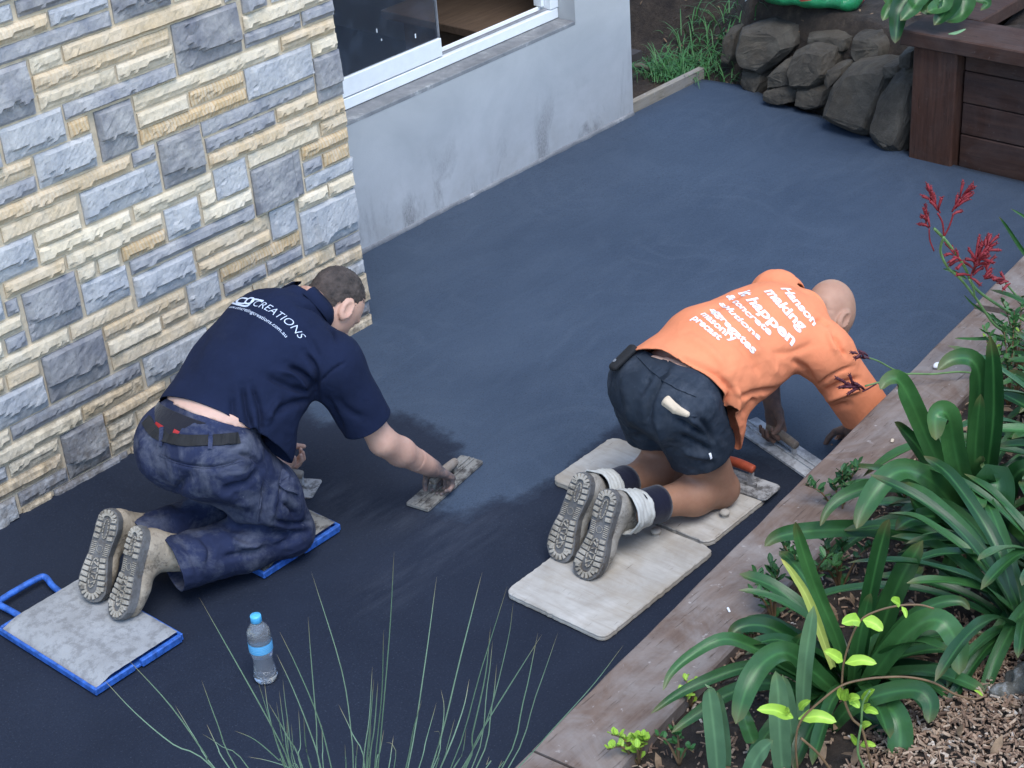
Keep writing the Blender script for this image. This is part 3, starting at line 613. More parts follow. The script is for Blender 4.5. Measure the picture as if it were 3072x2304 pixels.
for q, (pg, X, dp) in enumerate(ROCKS):
    r = np.random.RandomState(q + 40)
    pts = [pix_x(*RZ(*p), X) for p in pg]; c = sum(pts) / len(pts); pts = [c + (p - c) * 1.13 for p in pts]
    lean = 0.30
    bm = bmesh.new(); P_ = []
    for p in pts:
        d = p - c
        P_.append(c + d * 1.0 + np.array([0.02 + (p[2] - c[2]) * lean, 0, 0]))
        P_.append(c + d * 0.74 + np.array([-0.035 - 0.02 * r.rand() + (p[2] - c[2]) * lean * .7, 0, 0]))
        P_.append(c + d * 1.02 + np.array([dp, 0, 0]))
    P_.append(c + np.array([-0.05, 0, 0])); P_.append(c + np.array([dp + .02, 0, 0]))
    for p in P_: bm.verts.new(Vector(p))
    h = bmesh.ops.convex_hull(bm, input=bm.verts)
    bmesh.ops.delete(bm, geom=[v for v in bm.verts if not v.link_faces], context='VERTS')
    bmesh.ops.subdivide_edges(bm, edges=bm.edges[:], cuts=3, use_grid_fill=True)
    bmesh.ops.triangulate(bm, faces=bm.faces)
    for it in range(1): bmesh.ops.smooth_vert(bm, verts=bm.verts, factor=0.3, use_axis_x=True, use_axis_y=True, use_axis_z=True)
    bm.normal_update()
    co = np.array([v.co[:] for v in bm.verts]); nz = 0.006 * vnoise(co * 22, q) + 0.004 * vnoise(co * 60, q + 9)
    for v, z in zip(bm.verts, nz): v.co += v.normal * z
    rel(from_bm('rock', bm, M['rock'], None, False), rw2)

# ================================================================== upper house wall and an added tree, both out of view, shading the yard
up_ = box('upper_wall', ((0.9 + RX1) / 2, 5.5, 4.1), (RX1 - 0.9, 0.9, 3.1), M['render'], None, 0.01); rel(up_, rw)
tr_ = empty('shade_tree', (9.6, 3.2, 0.35)); tag(tr_, 'unseen leafy tree added beyond the far bank to shade the far end', 'tree')
tv, tf = tube_mesh([(0, 0, -0.1), (0.05, 0.02, 1.0), (-0.05, 0.1, 2.0), (0.1, 0.05, 3.2)], [0.17, 0.14, 0.12, 0.07], 12); mk('trunk', tv, tf, M['planter_post'], tr_, True)
def m_crown():
    t = NT('tree_foliage'); c = t.mix(t.n('ShaderNodeObjectInfo').outputs['Random'], (0.03, 0.08, 0.02, 1), (0.05, 0.11, 0.03, 1)); return t.fin(c, 0.6)
r = np.random.RandomState(4); V = []; F = []
for i in range(3600):
    d = nrmz(r.normal(size=3)); rad = r.rand() ** 0.4; p = np.array((-0.9, -0.3, 3.0)) + d * rad * np.array((1.9, 3.0, 1.35)); a = nrmz(r.normal(size=3)); b_ = nrmz(np.cross(a, r.normal(size=3))); s_ = r.uniform(0.06, 0.13); n0 = len(V)
    V += [p - a * s_, p + b_ * s_ * 0.5, p + a * s_, p - b_ * s_ * 0.5]; F.append((n0, n0 + 1, n0 + 2, n0 + 3))
mk('crown', V, F, m_crown(), tr_)
# ================================================================== SOFT BODIES: signed distance modelling -> one continuous surface
def nrmz(v): v = np.array(v, float); return v / (np.linalg.norm(v) + 1e-12)
def prim_eval(pr, X):
    ty = pr[0].lstrip('-')
    if ty == 'c':
        p0, r0, p1, r1 = np.array(pr[1], float), pr[2], np.array(pr[3], float), pr[4]; d = p1 - p0
        t = np.clip(((X - p0) @ d) / (d @ d + 1e-12), 0, 1)
        return np.linalg.norm(X - (p0 + t[..., None] * d), axis=-1) - (r0 + (r1 - r0) * t)
    if ty == 'x':
        p0, (a0, b0), p1, (a1, b1), wd = np.array(pr[1], float), pr[2], np.array(pr[3], float), pr[4], np.array(pr[5], float)
        d = p1 - p0; L = np.linalg.norm(d); ax = d / L; wd = nrmz(wd - ax * (wd @ ax)); nn = np.cross(ax, wd)
        q = X - p0; s = q @ ax; t = np.clip(s / L, 0, 1); a = a0 + (a1 - a0) * t; b = b0 + (b1 - b0) * t
        e = s - t * L; u = q @ wd; v = q @ nn
        k0 = np.sqrt((u / a) ** 2 + (v / b) ** 2 + (e / b) ** 2) + 1e-9; k1 = np.sqrt((u / a ** 2) ** 2 + (v / b ** 2) ** 2 + (e / b ** 2) ** 2) + 1e-9
        return k0 * (k0 - 1) / k1
    c, r, R = np.array(pr[1], float), np.array(pr[2], float), np.array(pr[3], float)
    q = (X - c) @ R
    k0 = np.sqrt(((q / r) ** 2).sum(-1)) + 1e-9; k1 = np.sqrt(((q / r ** 2) ** 2).sum(-1)) + 1e-9
    return k0 * (k0 - 1) / k1
def prim_box(pr):
    ty = pr[0].lstrip('-')
    if ty == 'c':
        P_ = np.array([pr[1], pr[3]], float); r = max(pr[2], pr[4])
    elif ty == 'x':
        P_ = np.array([pr[1], pr[3]], float); r = max(pr[2] + pr[4])
    else:
        P_ = np.array([pr[1]], float); r = max(pr[2])
    return P_.min(0) - r, P_.max(0) + r
def sdf_mesh(prims, res, smooth=1):
    lo = np.min([prim_box(p)[0] for p in prims if p[0][0] != '-'], 0) - 4 * res; hi = np.max([prim_box(p)[1] for p in prims if p[0][0] != '-'], 0) + 4 * res
    n = np.ceil((hi - lo) / res).astype(int) + 1
    D = np.full(n, 0.2, np.float32)
    axs = [lo[i] + res * np.arange(n[i]) for i in range(3)]
    for pr in prims:
        k = pr[-1]; a, b = prim_box(pr); m = max(0.03, k * 1.2) + 2 * res
        i0 = np.maximum(np.floor((a - m - lo) / res).astype(int), 0); i1 = np.minimum(np.ceil((b + m - lo) / res).astype(int) + 1, n)
        if np.any(i1 <= i0): continue
        X = np.stack(np.meshgrid(axs[0][i0[0]:i1[0]], axs[1][i0[1]:i1[1]], axs[2][i0[2]:i1[2]], indexing='ij'), -1)
        d = prim_eval(pr, X); sub = D[i0[0]:i1[0], i0[1]:i1[1], i0[2]:i1[2]]
        if pr[0][0] == '-':
            h = np.maximum(k - np.abs(sub + d), 0) / k; D[i0[0]:i1[0], i0[1]:i1[1], i0[2]:i1[2]] = np.maximum(sub, -d) + h * h * k * 0.25
        else:
            h = np.maximum(k - np.abs(sub - d), 0) / k; D[i0[0]:i1[0], i0[1]:i1[1], i0[2]:i1[2]] = np.minimum(sub, d) - h * h * k * 0.25
    # naive surface nets
    ins = D < 0; c = np.zeros(np.array(D.shape) - 1, int)
    for dx in (0, 1):
        for dy in (0, 1):
            for dz in (0, 1): c += ins[dx:D.shape[0] - 1 + dx, dy:D.shape[1] - 1 + dy, dz:D.shape[2] - 1 + dz]
    mixed = (c > 0) & (c < 8); I = np.argwhere(mixed); idx = -np.ones(c.shape, int); idx[mixed] = np.arange(len(I))
    acc = np.zeros((len(I), 3)); cnt = np.zeros(len(I))
    cor = [np.array([x, y, z]) for x in (0, 1) for y in (0, 1) for z in (0, 1)]
    for a in cor:
        for ax in range(3):
            if a[ax]: continue
            b = a.copy(); b[ax] = 1
            va = D[tuple((I + a).T)].astype(float); vb = D[tuple((I + b).T)].astype(float); m = (va < 0) != (vb < 0)
            t = np.where(m, va / np.where(np.abs(va - vb) < 1e-9, 1e-9, va - vb), 0)
            acc += np.where(m[:, None], a + t[:, None] * (b - a), 0); cnt += m
    V = lo + res * (I + acc / cnt[:, None])
    F = []
    for ax in range(3):
        o1, o2 = (ax + 1) % 3, (ax + 2) % 3
        sl0 = [slice(None)] * 3; sl1 = [slice(None)] * 3; sl0[ax] = slice(0, -1); sl1[ax] = slice(1, None)
        A = ins[tuple(sl0)]; B = ins[tuple(sl1)]; E = np.argwhere(A != B)
        E = E[(E[:, o1] > 0) & (E[:, o2] > 0) & (E[:, o1] < D.shape[o1] - 1) & (E[:, o2] < D.shape[o2] - 1)]
        if len(E) == 0: continue
        flip = A[tuple(E.T)]
        e1 = np.zeros(3, int); e1[o1] = 1; e2 = np.zeros(3, int); e2[o2] = 1
        q = [idx[tuple((E - e1 - e2).T)], idx[tuple((E - e2).T)], idx[tuple(E.T)], idx[tuple((E - e1).T)]]
        Q = np.stack(q, 1); Q[~flip] = Q[~flip][:, ::-1]; F.append(Q)
    F = np.concatenate(F)
    for it in range(smooth): V = lap(V, F, 0.5)
    return V, F
def lap(V, F, f=0.5):
    E = np.concatenate([F[:, [0, 1]], F[:, [1, 2]], F[:, [2, 3]], F[:, [3, 0]]]); s = np.zeros_like(V); n = np.zeros(len(V))
    np.add.at(s, E[:, 0], V[E[:, 1]]); np.add.at(s, E[:, 1], V[E[:, 0]]); np.add.at(n, E[:, 0], 1); np.add.at(n, E[:, 1], 1)
    return V + f * (s / np.maximum(n, 1)[:, None] - V)
def vnormals(V, F):
    a, b, c, d = V[F[:, 0]], V[F[:, 1]], V[F[:, 2]], V[F[:, 3]]; fn = np.cross(c - a, d - b); N = np.zeros_like(V)
    for i in range(4): np.add.at(N, F[:, i], fn)
    return N / (np.linalg.norm(N, axis=1)[:, None] + 1e-12)
def to_px(V):
    q = (np.array(V) - np.array([0, 0, CAMZ])) @ CAMM.T
    return (np.stack([1536 + CAMF * q[:, 0] / q[:, 2], 1152 + CAMF * q[:, 1] / q[:, 2]], 1)) * 2212 / 3072
def folds(V, F, strokes):
    """push creases and ridges into cloth: strokes = (polyline in picture units, amplitude m, half width)"""
    N = vnormals(V, F); P_ = to_px(V); view = nrmz_rows(np.array([0, 0, CAMZ]) - V); fac = np.clip((N * view).sum(1) * 3, 0, 1); D = np.zeros(len(V))
    for line, amp, wd in strokes:
        if len(line) > 2: line = [tuple(p) for p in catmull(line, 5)]
        d = seg_dist(P_, line)
        # taper toward both ends
        e0 = np.linalg.norm(P_ - np.array(line[0]), axis=1); e1 = np.linalg.norm(P_ - np.array(line[-1]), axis=1); L = sum(np.hypot(*(np.array(b) - np.array(a))) for a, b in zip(line[:-1], line[1:]))
        tp = np.clip(np.minimum(e0, e1) / (0.25 * L) + 0.15, 0, 1)
        D += 2.6 * amp * tp * np.exp(-(d / (wd * 0.75)) ** 2)
    return V + N * (D * fac)[:, None]
def nrmz_rows(A): return A / (np.linalg.norm(A, axis=1)[:, None] + 1e-12)
def qmesh(name, V, F, mat, parent=None, cuts=(), thick=0.0, sub=0):
    """quads -> object; cuts = (point, normal, predicate) removes what lies on the normal's side"""
    bm = bmesh.new(); bv = [bm.verts.new(v) for v in V]
    for f in F:
        try: bm.faces.new([bv[i] for i in f])
        except ValueError: pass
    for p, n, pred in cuts:
        fs = [f for f in bm.faces if pred(f.calc_center_median())]
        geom = list({v for f in fs for v in f.verts}) + list({e for f in fs for e in f.edges}) + fs
        bmesh.ops.bisect_plane(bm, geom=geom, plane_co=Vector(p), plane_no=Vector(n), clear_outer=False, dist=1e-5)
        n_ = Vector(n); p_ = Vector(p)
        kill = [f for f in bm.faces if pred(f.calc_center_median()) and (f.calc_center_median() - p_).dot(n_) > 0]
        bmesh.ops.delete(bm, geom=kill, context='FACES')
    bmesh.ops.delete(bm, geom=[v for v in bm.verts if not v.link_faces], context='VERTS')
    o = from_bm(name, bm, mat, parent, True)
    if thick > 0:
        md = o.modifiers.new('thickness', 'SOLIDIFY'); md.thickness = thick; md.offset = -1.0; md.use_rim = True
    return o
def frame(fwd, up):
    y = nrmz(fwd); z = np.array(up, float); z = nrmz(z - y * (z @ y)); x = np.cross(y, z); return np.stack([x, y, z], 1)
def xf(prims, R, c):
    """move local prims into the world"""
    out = []; c = np.array(c, float); T = lambda p: R @ np.array(p, float) + c
    for pr in prims:
        ty = pr[0].lstrip('-')
        if ty == 'c': out.append((pr[0], T(pr[1]), pr[2], T(pr[3]), pr[4], pr[5]))
        elif ty == 'x': out.append((pr[0], T(pr[1]), pr[2], T(pr[3]), pr[4], R @ np.array(pr[5], float), pr[6]))
        else: out.append((pr[0], T(pr[1]), pr[2], R @ np.array(pr[3], float), pr[4]))
    return out
I3 = np.eye(3)
def head_prims(bald=True):
    e = lambda c, r, k=0.02, s='e', R=I3: (s, c, r, R, k)
    P_ = [e((0, -0.016, 0.030), (0.0745, 0.094, 0.086)), e((0, 0.022, 0.008), (0.066, 0.068, 0.078), 0.03), e((0, 0.028, -0.045), (0.057, 0.058, 0.066), 0.03), e((0, 0.062, -0.093), (0.024, 0.02, 0.018), 0.03),
          e((0.045, 0.0, -0.065), (0.018, 0.035, 0.03), 0.03), e((-0.045, 0.0, -0.065), (0.018, 0.035, 0.03), 0.03),
          e((0, 0.078, 0.016), (0.048, 0.014, 0.011), 0.015), e((-0.034, 0.083, -0.006), (0.016, 0.010, 0.012), 0.012, '-e'), e((0.034, 0.083, -0.006), (0.016, 0.010, 0.012), 0.012, '-e'),
          e((-0.032, 0.074, -0.006), (0.013, 0.011, 0.010), 0.004), e((0.032, 0.074, -0.006), (0.013, 0.011, 0.010), 0.004),
          ('c', (0, 0.080, 0.004), 0.008, (0, 0.104, -0.034), 0.0125, 0.012), e((0.011, 0.094, -0.039), (0.008, 0.010, 0.008), 0.006), e((-0.011, 0.094, -0.039), (0.008, 0.010, 0.008), 0.006),
          e((0, 0.084, -0.064), (0.022, 0.010, 0.005), 0.006), e((0, 0.082, -0.074), (0.020, 0.010, 0.006), 0.006), e((0, 0.093, -0.0690), (0.022, 0.006, 0.0016), 0.003, '-e')]
    for s in (-1, 1):
        Rm = Matrix.Rotation(math.radians(-20) * s, 3, 'Z') @ Matrix.Rotation(math.radians(12), 3, 'X'); R = np.array(Rm)
        cx = 0.0795 * s
        P_ += [e((cx, -0.012, -0.008), (0.0105, 0.0235, 0.0375), 0.005, 'e', R), e((cx + 0.0095 * s, -0.008, -0.006), (0.0085, 0.0150, 0.0260), 0.004, '-e', R), e((cx - 0.001 * s, -0.003, -0.037), (0.006, 0.009, 0.011), 0.006, 'e', R),
               e((cx + 0.001 * s, 0.0035, -0.012), (0.005, 0.005, 0.008), 0.004, 'e', R)]
    return P_
def hand_prims(wrist, fdir, palm_n, curl, side, spread=0.06, thumb=(0.6, 0.5), sc_=1.0, k=0.006):
    """wrist point, finger direction, palm normal (out of the palm), curl angles, thumb side unit vector"""
    w_ = np.array(wrist, float); d = nrmz(fdir); n = np.array(palm_n, float); n = nrmz(n - d * (n @ d)); s = nrmz(np.array(side, float)); s = nrmz(s - d * (s @ d) - n * (s @ n))
    P_ = [('x', w_ - d * 0.02, (0.027 * sc_, 0.020 * sc_), w_ + d * 0.035 * sc_, (0.036 * sc_, 0.017 * sc_), s, 0.012), ('x', w_ + d * 0.03 * sc_, (0.036 * sc_, 0.017 * sc_), w_ + d * 0.088 * sc_, (0.041 * sc_, 0.0135 * sc_), s, 0.012)]
    lens = [(0.043, 0.027, 0.022), (0.048, 0.030, 0.023), (0.044, 0.028, 0.022), (0.034, 0.021, 0.019)]
    for i in range(4):
        off = (0.0305 - 0.0205 * i) * sc_; p = w_ + d * (0.092 - 0.004 * abs(i - 1) - (0.008 if i == 3 else 0)) * sc_ + s * off
        dd = nrmz(d + s * spread * (1.2 - 0.8 * i)); ang = 0; rr = (0.0098, 0.0088, 0.0078, 0.007); cu = curl[i] if hasattr(curl[0], '__len__') else curl
        P_.append(('c', w_ + d * 0.05 * sc_ + s * off * 0.8 - n * 0.002, 0.012 * sc_, p, rr[0] * 1.08 * sc_, k))
        for j in range(3):
            ang += cu[j]; v = dd * math.cos(ang) + n * math.sin(ang); q = p + v * lens[i][j] * sc_
            P_.append(('c', p, rr[j] * sc_ * (0.92 if i == 3 else 1), q, rr[j + 1] * sc_ * (0.92 if i == 3 else 1), k * 0.6)); p = q
    # thumb leaves the side of the palm near its base
    b = w_ + d * 0.028 * sc_ + s * 0.026 * sc_ + n * 0.006; a = thumb[0]
    v1 = nrmz(d * 0.75 + s * math.cos(a) * 0.75 + n * math.sin(a) * 0.8); q1 = b + v1 * 0.044 * sc_
    v2 = nrmz(v1 + n * thumb[1] - s * thumb[1] * 0.7); q2 = q1 + v2 * 0.032 * sc_; v3 = nrmz(v2 + n * thumb[1] * .7 - s * thumb[1] * 0.7); q3 = q2 + v3 * 0.026 * sc_
    P_ += [('c', b - d * 0.01, 0.016 * sc_, q1, 0.0125 * sc_, 0.014), ('c', q1, 0.0118 * sc_, q2, 0.0105 * sc_, 0.004), ('c', q2, 0.0105 * sc_, q3, 0.0082 * sc_, 0.004)]
    return P_
def join_q(parts):
    V = []; F = []; n = 0
    for v, f in parts: V.append(v); F.append(f + n); n += len(v)
    return np.concatenate(V), np.concatenate(F)
def px_hit(bvh, x, y):
    k = 3072 / 2212; d = Vector(CAMM.T @ np.array([x * k - 1536, y * k - 1152, CAMF])).normalized()
    return bvh.ray_cast(Vector((0, 0, CAMZ)), d)
def text_mesh(body, size=1.0, bold=0.02, shear=0.0):
    cu = bpy.data.curves.new('lettering', 'FONT'); cu.body = body; cu.size = size; cu.offset = bold; cu.shear = shear; cu.resolution_u = 4; cu.fill_mode = 'BOTH'
    o = bpy.data.objects.new('lettering', cu); col.objects.link(o); dg = bpy.context.evaluated_depsgraph_get(); dg.update()
    me = bpy.data.meshes.new_from_object(o.evaluated_get(dg)); bpy.data.objects.remove(o); return me
def text_on(bvh, body, line, height, mat, parent, name='lettering', bold=0.02, lift=0.0018, shear=0.0, ref=(0, 0, 1)):
    """wrap lettering along a line that follows the cloth, pressing every vertex onto the surface"""
    pts = catmull(line, 6) if len(line) > 2 else [np.array(line[0]) + (np.array(line[1]) - np.array(line[0])) * q / 15 for q in range(16)]
    H3 = []; Nn = []; ref = nrmz(ref)
    for x, y in pts:
        h = px_hit(bvh, x, y)
        if h[0] is not None and np.array(h[1]) @ ref > 0.05: H3.append(np.array(h[0])); Nn.append(np.array(h[1]))
        else: H3.append(None); Nn.append(None)
    ok = [i for i in range(len(pts)) if H3[i] is not None]
    if len(ok) < 4: return None
    step = (H3[ok[3]] - H3[ok[0]]) / (ok[3] - ok[0])
    for i in range(ok[0] - 1, -1, -1): H3[i] = H3[i + 1] - step; Nn[i] = Nn[ok[0]]
    step = (H3[ok[-1]] - H3[ok[-4]]) / (ok[-1] - ok[-4])
    for i in range(len(pts)):
        if H3[i] is None:
            if i > ok[-1]: H3[i] = H3[i - 1] + step; Nn[i] = Nn[ok[-1]]
            else: H3[i] = H3[i - 1] + step; Nn[i] = Nn[i - 1]
    H3 = np.array(H3); Nn = np.array(Nn)
    for it in range(4):
        Nn[1:-1] = (Nn[:-2] + 2 * Nn[1:-1] + Nn[2:]) / 4; H3[1:-1] = (H3[:-2] + 2 * H3[1:-1] + H3[2:]) / 4
    Nn = nrmz_rows(Nn + 0.5 * ref)
    seg = np.linalg.norm(np.diff(H3, axis=0), axis=1); S = np.concatenate([[0], np.cumsum(seg)]); L = S[-1]
    me = text_mesh(body, 1.0, bold, shear); bm = bmesh.new(); bm.from_mesh(me); bpy.data.meshes.remove(me)
    xs_ = [v.co.x for v in bm.verts]; x0, x1 = min(xs_), max(xs_); sx = L / (x1 - x0)
    bmesh.ops.triangulate(bm, faces=bm.faces)
    for it in range(3):
        es = [e for e in bm.edges if Vector(((e.verts[0].co.x - e.verts[1].co.x) * sx, (e.verts[0].co.y - e.verts[1].co.y) * height, 0)).length > 0.009]
        if not es: break
        bmesh.ops.subdivide_edges(bm, edges=es, cuts=1); bmesh.ops.triangulate(bm, faces=[f for f in bm.faces if len(f.verts) > 3])
    bad = []
    ip = lambda A_, s: np.array([np.interp(s, S, A_[:, i]) for i in range(3)])
    for v in bm.verts:
        s = min(max((v.co.x - x0) * sx, 0), L); e = L * 0.08
        p = ip(H3, s); n = nrmz(ip(Nn, s)); t = nrmz(ip(H3, min(s + e, L)) - ip(H3, max(s - e, 0))); up = nrmz(np.cross(n, t)); q = p + up * v.co.y * height
        h = bvh.ray_cast(Vector(q + n * 0.06), Vector(-n), 0.16)
        if h[0] is not None: v.co = h[0] + Vector(n) * lift
        else: v.co = Vector(q); bad.append(v)
    bmesh.ops.delete(bm, geom=bad, context='VERTS')
    bm.normal_update()
    return from_bm(name, bm, mat, parent, False)
def bvh_of(o):
    dg = bpy.context.evaluated_depsgraph_get(); dg.update(); bm = bmesh.new(); bm.from_object(o, dg); bm.transform(o.matrix_world); b = BVHTree.FromBMesh(bm); bm.free(); return b

def tuck(V, F, prims, depth, mask):
    """draw the body in under its clothing"""
    m = mask(V); N = vnormals(V, F); d = np.full(len(V), 1.0)
    for pr in prims: d = np.minimum(d, prim_eval(pr, V))
    push = np.where(m & (d > -depth) & (d < 0.05), d + depth, 0.0); 
    return V - N * np.minimum(push, 0.05)[:, None]

def crumple(V, seed, amp, freq):
    """irregular sharp creases of loose cloth"""
    W_ = V * np.array((1.0, 1.6, 1.3)) * freq; n1 = vnoise(W_, seed); n2 = vnoise(W_ * 1.9 + 3, seed + 1); m = np.clip(0.5 + vnoise(V * 5, seed + 2), 0, 1)
    return amp * m * ((1 - np.abs(n1) * 1.6) * 0.6 + (1 - np.abs(n2) * 1.8) * 0.4 - 0.5)
# ================================================================== PEOPLE
def m_cloth(name, c, var=0.12, rough=0.9, weave=900, dusty=None, dust=0.0, dscale=7, sheen=0.2, lo=0.5):
    t = NT(name); v = t.co('World')
    cc = t.ramp(t.noise(9, 5, 0.6, v), [(0.3, tuple(x * (1 - var) for x in c) + (1,)), (0.7, tuple(min(1, x * (1 + var)) for x in c) + (1,))])
    if dusty is not None:
        dm = t.math('MULTIPLY', t.ramp(t.noise(dscale, 7, 0.72, v, 0.5), [(lo, 0.0), (lo + 0.22, 1.0)]), dust)
        cc = t.mix(dm, cc, dusty)
        cc = t.mix(t.math('MULTIPLY', t.ramp(t.noise(60, 3, 0.6, v), [(0.68, 0.0), (0.76, 1.0)]), dust), cc, dusty)
    nm = t.bump(t.noise(weave, 2, 0.5, v), 0.25, 0.001); nm = t.bump(t.noise(26, 4, 0.55, v, 0.6), 0.30, 0.010, nm)
    return t.fin(cc, rough, nm, Sheen_Weight=sheen, Specular_IOR_Level=0.2)
def m_skin(name, pale, tan, dirt):
    t = NT(name); v = t.co('World'); a = t.attr('tan'); d = t.attr('dirt')
    c = t.mix(a, pale, tan)
    c = t.mix(t.ramp(t.noise(22, 5, 0.65, v), [(0.35, 0.30), (0.65, 0.0)]), c, t.mix(a, (0.55, 0.27, 0.20, 1), (0.24, 0.10, 0.06, 1)))
    dm = t.math('MULTIPLY', d, t.ramp(t.noise(35, 6, 0.7, v), [(0.25, 0.45), (0.6, 1.0)])); c = t.mix(dm, c, dirt)
    nm = t.bump(t.noise(260, 3, 0.6, v), 0.15, 0.001)
    return t.fin(c, 0.55, nm, Subsurface_Weight=0.12, Subsurface_Radius=(0.012, 0.005, 0.003), Specular_IOR_Level=0.35)
M['skinO'] = m_skin('skin_tanned', (0.62, 0.395, 0.285, 1), (0.42, 0.225, 0.140, 1), (0.10, 0.085, 0.082, 1))
M['skinN'] = m_skin('skin_fair', (0.66, 0.44, 0.345, 1), (0.52, 0.285, 0.195, 1), (0.115, 0.10, 0.10, 1))
M['orange'] = m_cloth('orange_cotton', (0.80, 0.265, 0.125), 0.07, 0.95, 900, None, 0, 7, 0.0)
M['print_white'] = simple('white_print', (0.82, 0.82, 0.82, 1), 0.7, 0.05, 60)
M['navy'] = m_cloth('navy_polo_cotton', (0.0080, 0.0135, 0.038), 0.15, 0.92, 900, (0.08, 0.09, 0.12, 1), 0.10, 5, 0.0, 0.6)
M['print_blue'] = simple('pale_blue_print', (0.55, 0.62, 0.74, 1), 0.7, 0.08, 60)
M['trouser'] = m_cloth('dusty_navy_drill', (0.020, 0.027, 0.062), 0.25, 0.95, 700, (0.15, 0.16, 0.195, 1), 0.60, 8, 0.0, 0.46)
M['shorts'] = m_cloth('charcoal_shorts', (0.022, 0.031, 0.045), 0.2, 0.75, 800, (0.10, 0.11, 0.13, 1), 0.45, 9, 0.0, 0.5)
M['sock'] = m_cloth('navy_sock', (0.008, 0.009, 0.022), 0.15, 0.95, 500)
M['gaiter'] = m_cloth('cream_canvas', (0.50, 0.50, 0.46), 0.10, 0.9, 500, (0.24, 0.22, 0.18, 1), 0.5, 12, 0.1, 0.52)
M['belt'] = simple('worn_black_leather', (0.010, 0.010, 0.011, 1), 0.85, 0.35, 25, 0.3, 120, 0.002)
M['brief'] = m_cloth('black_briefs', (0.012, 0.012, 0.018), 0.2)
M['red'] = simple('red_stitching', (0.42, 0.02, 0.02, 1), 0.7)
def m_boot(name, c, c2):
    t = NT(name); v = t.co('World')
    cc = t.ramp(t.noise(16, 6, 0.7, v, 0.5), [(0.3, c), (0.62, c2)])
    cc = t.mix(t.ramp(t.noise(30, 6, 0.75, v), [(0.52, 0.0), (0.66, 0.8)]), cc, (0.07, 0.055, 0.042, 1))
    return t.fin(cc, 0.85, t.bump(t.noise(120, 5, 0.7, v), 0.5, 0.003))
M['boot'] = m_boot('dusty_tan_leather', (0.20, 0.160, 0.11, 1), (0.39, 0.33, 0.25, 1))
M['boot2'] = m_boot('dusty_grey_leather', (0.22, 0.20, 0.165, 1), (0.38, 0.355, 0.31, 1))
M['sole'] = m_boot('muddy_rubber_sole', (0.22, 0.195, 0.15, 1), (0.41, 0.375, 0.315, 1))
M['sole_dark'] = m_boot('dirt_packed_sole', (0.075, 0.072, 0.068, 1), (0.15, 0.148, 0.145, 1))
M['hair'] = simple('short_brown_hair', (0.058, 0.043, 0.036, 1), 0.7, 0.75, 26, 0.9, 420, 0.004)
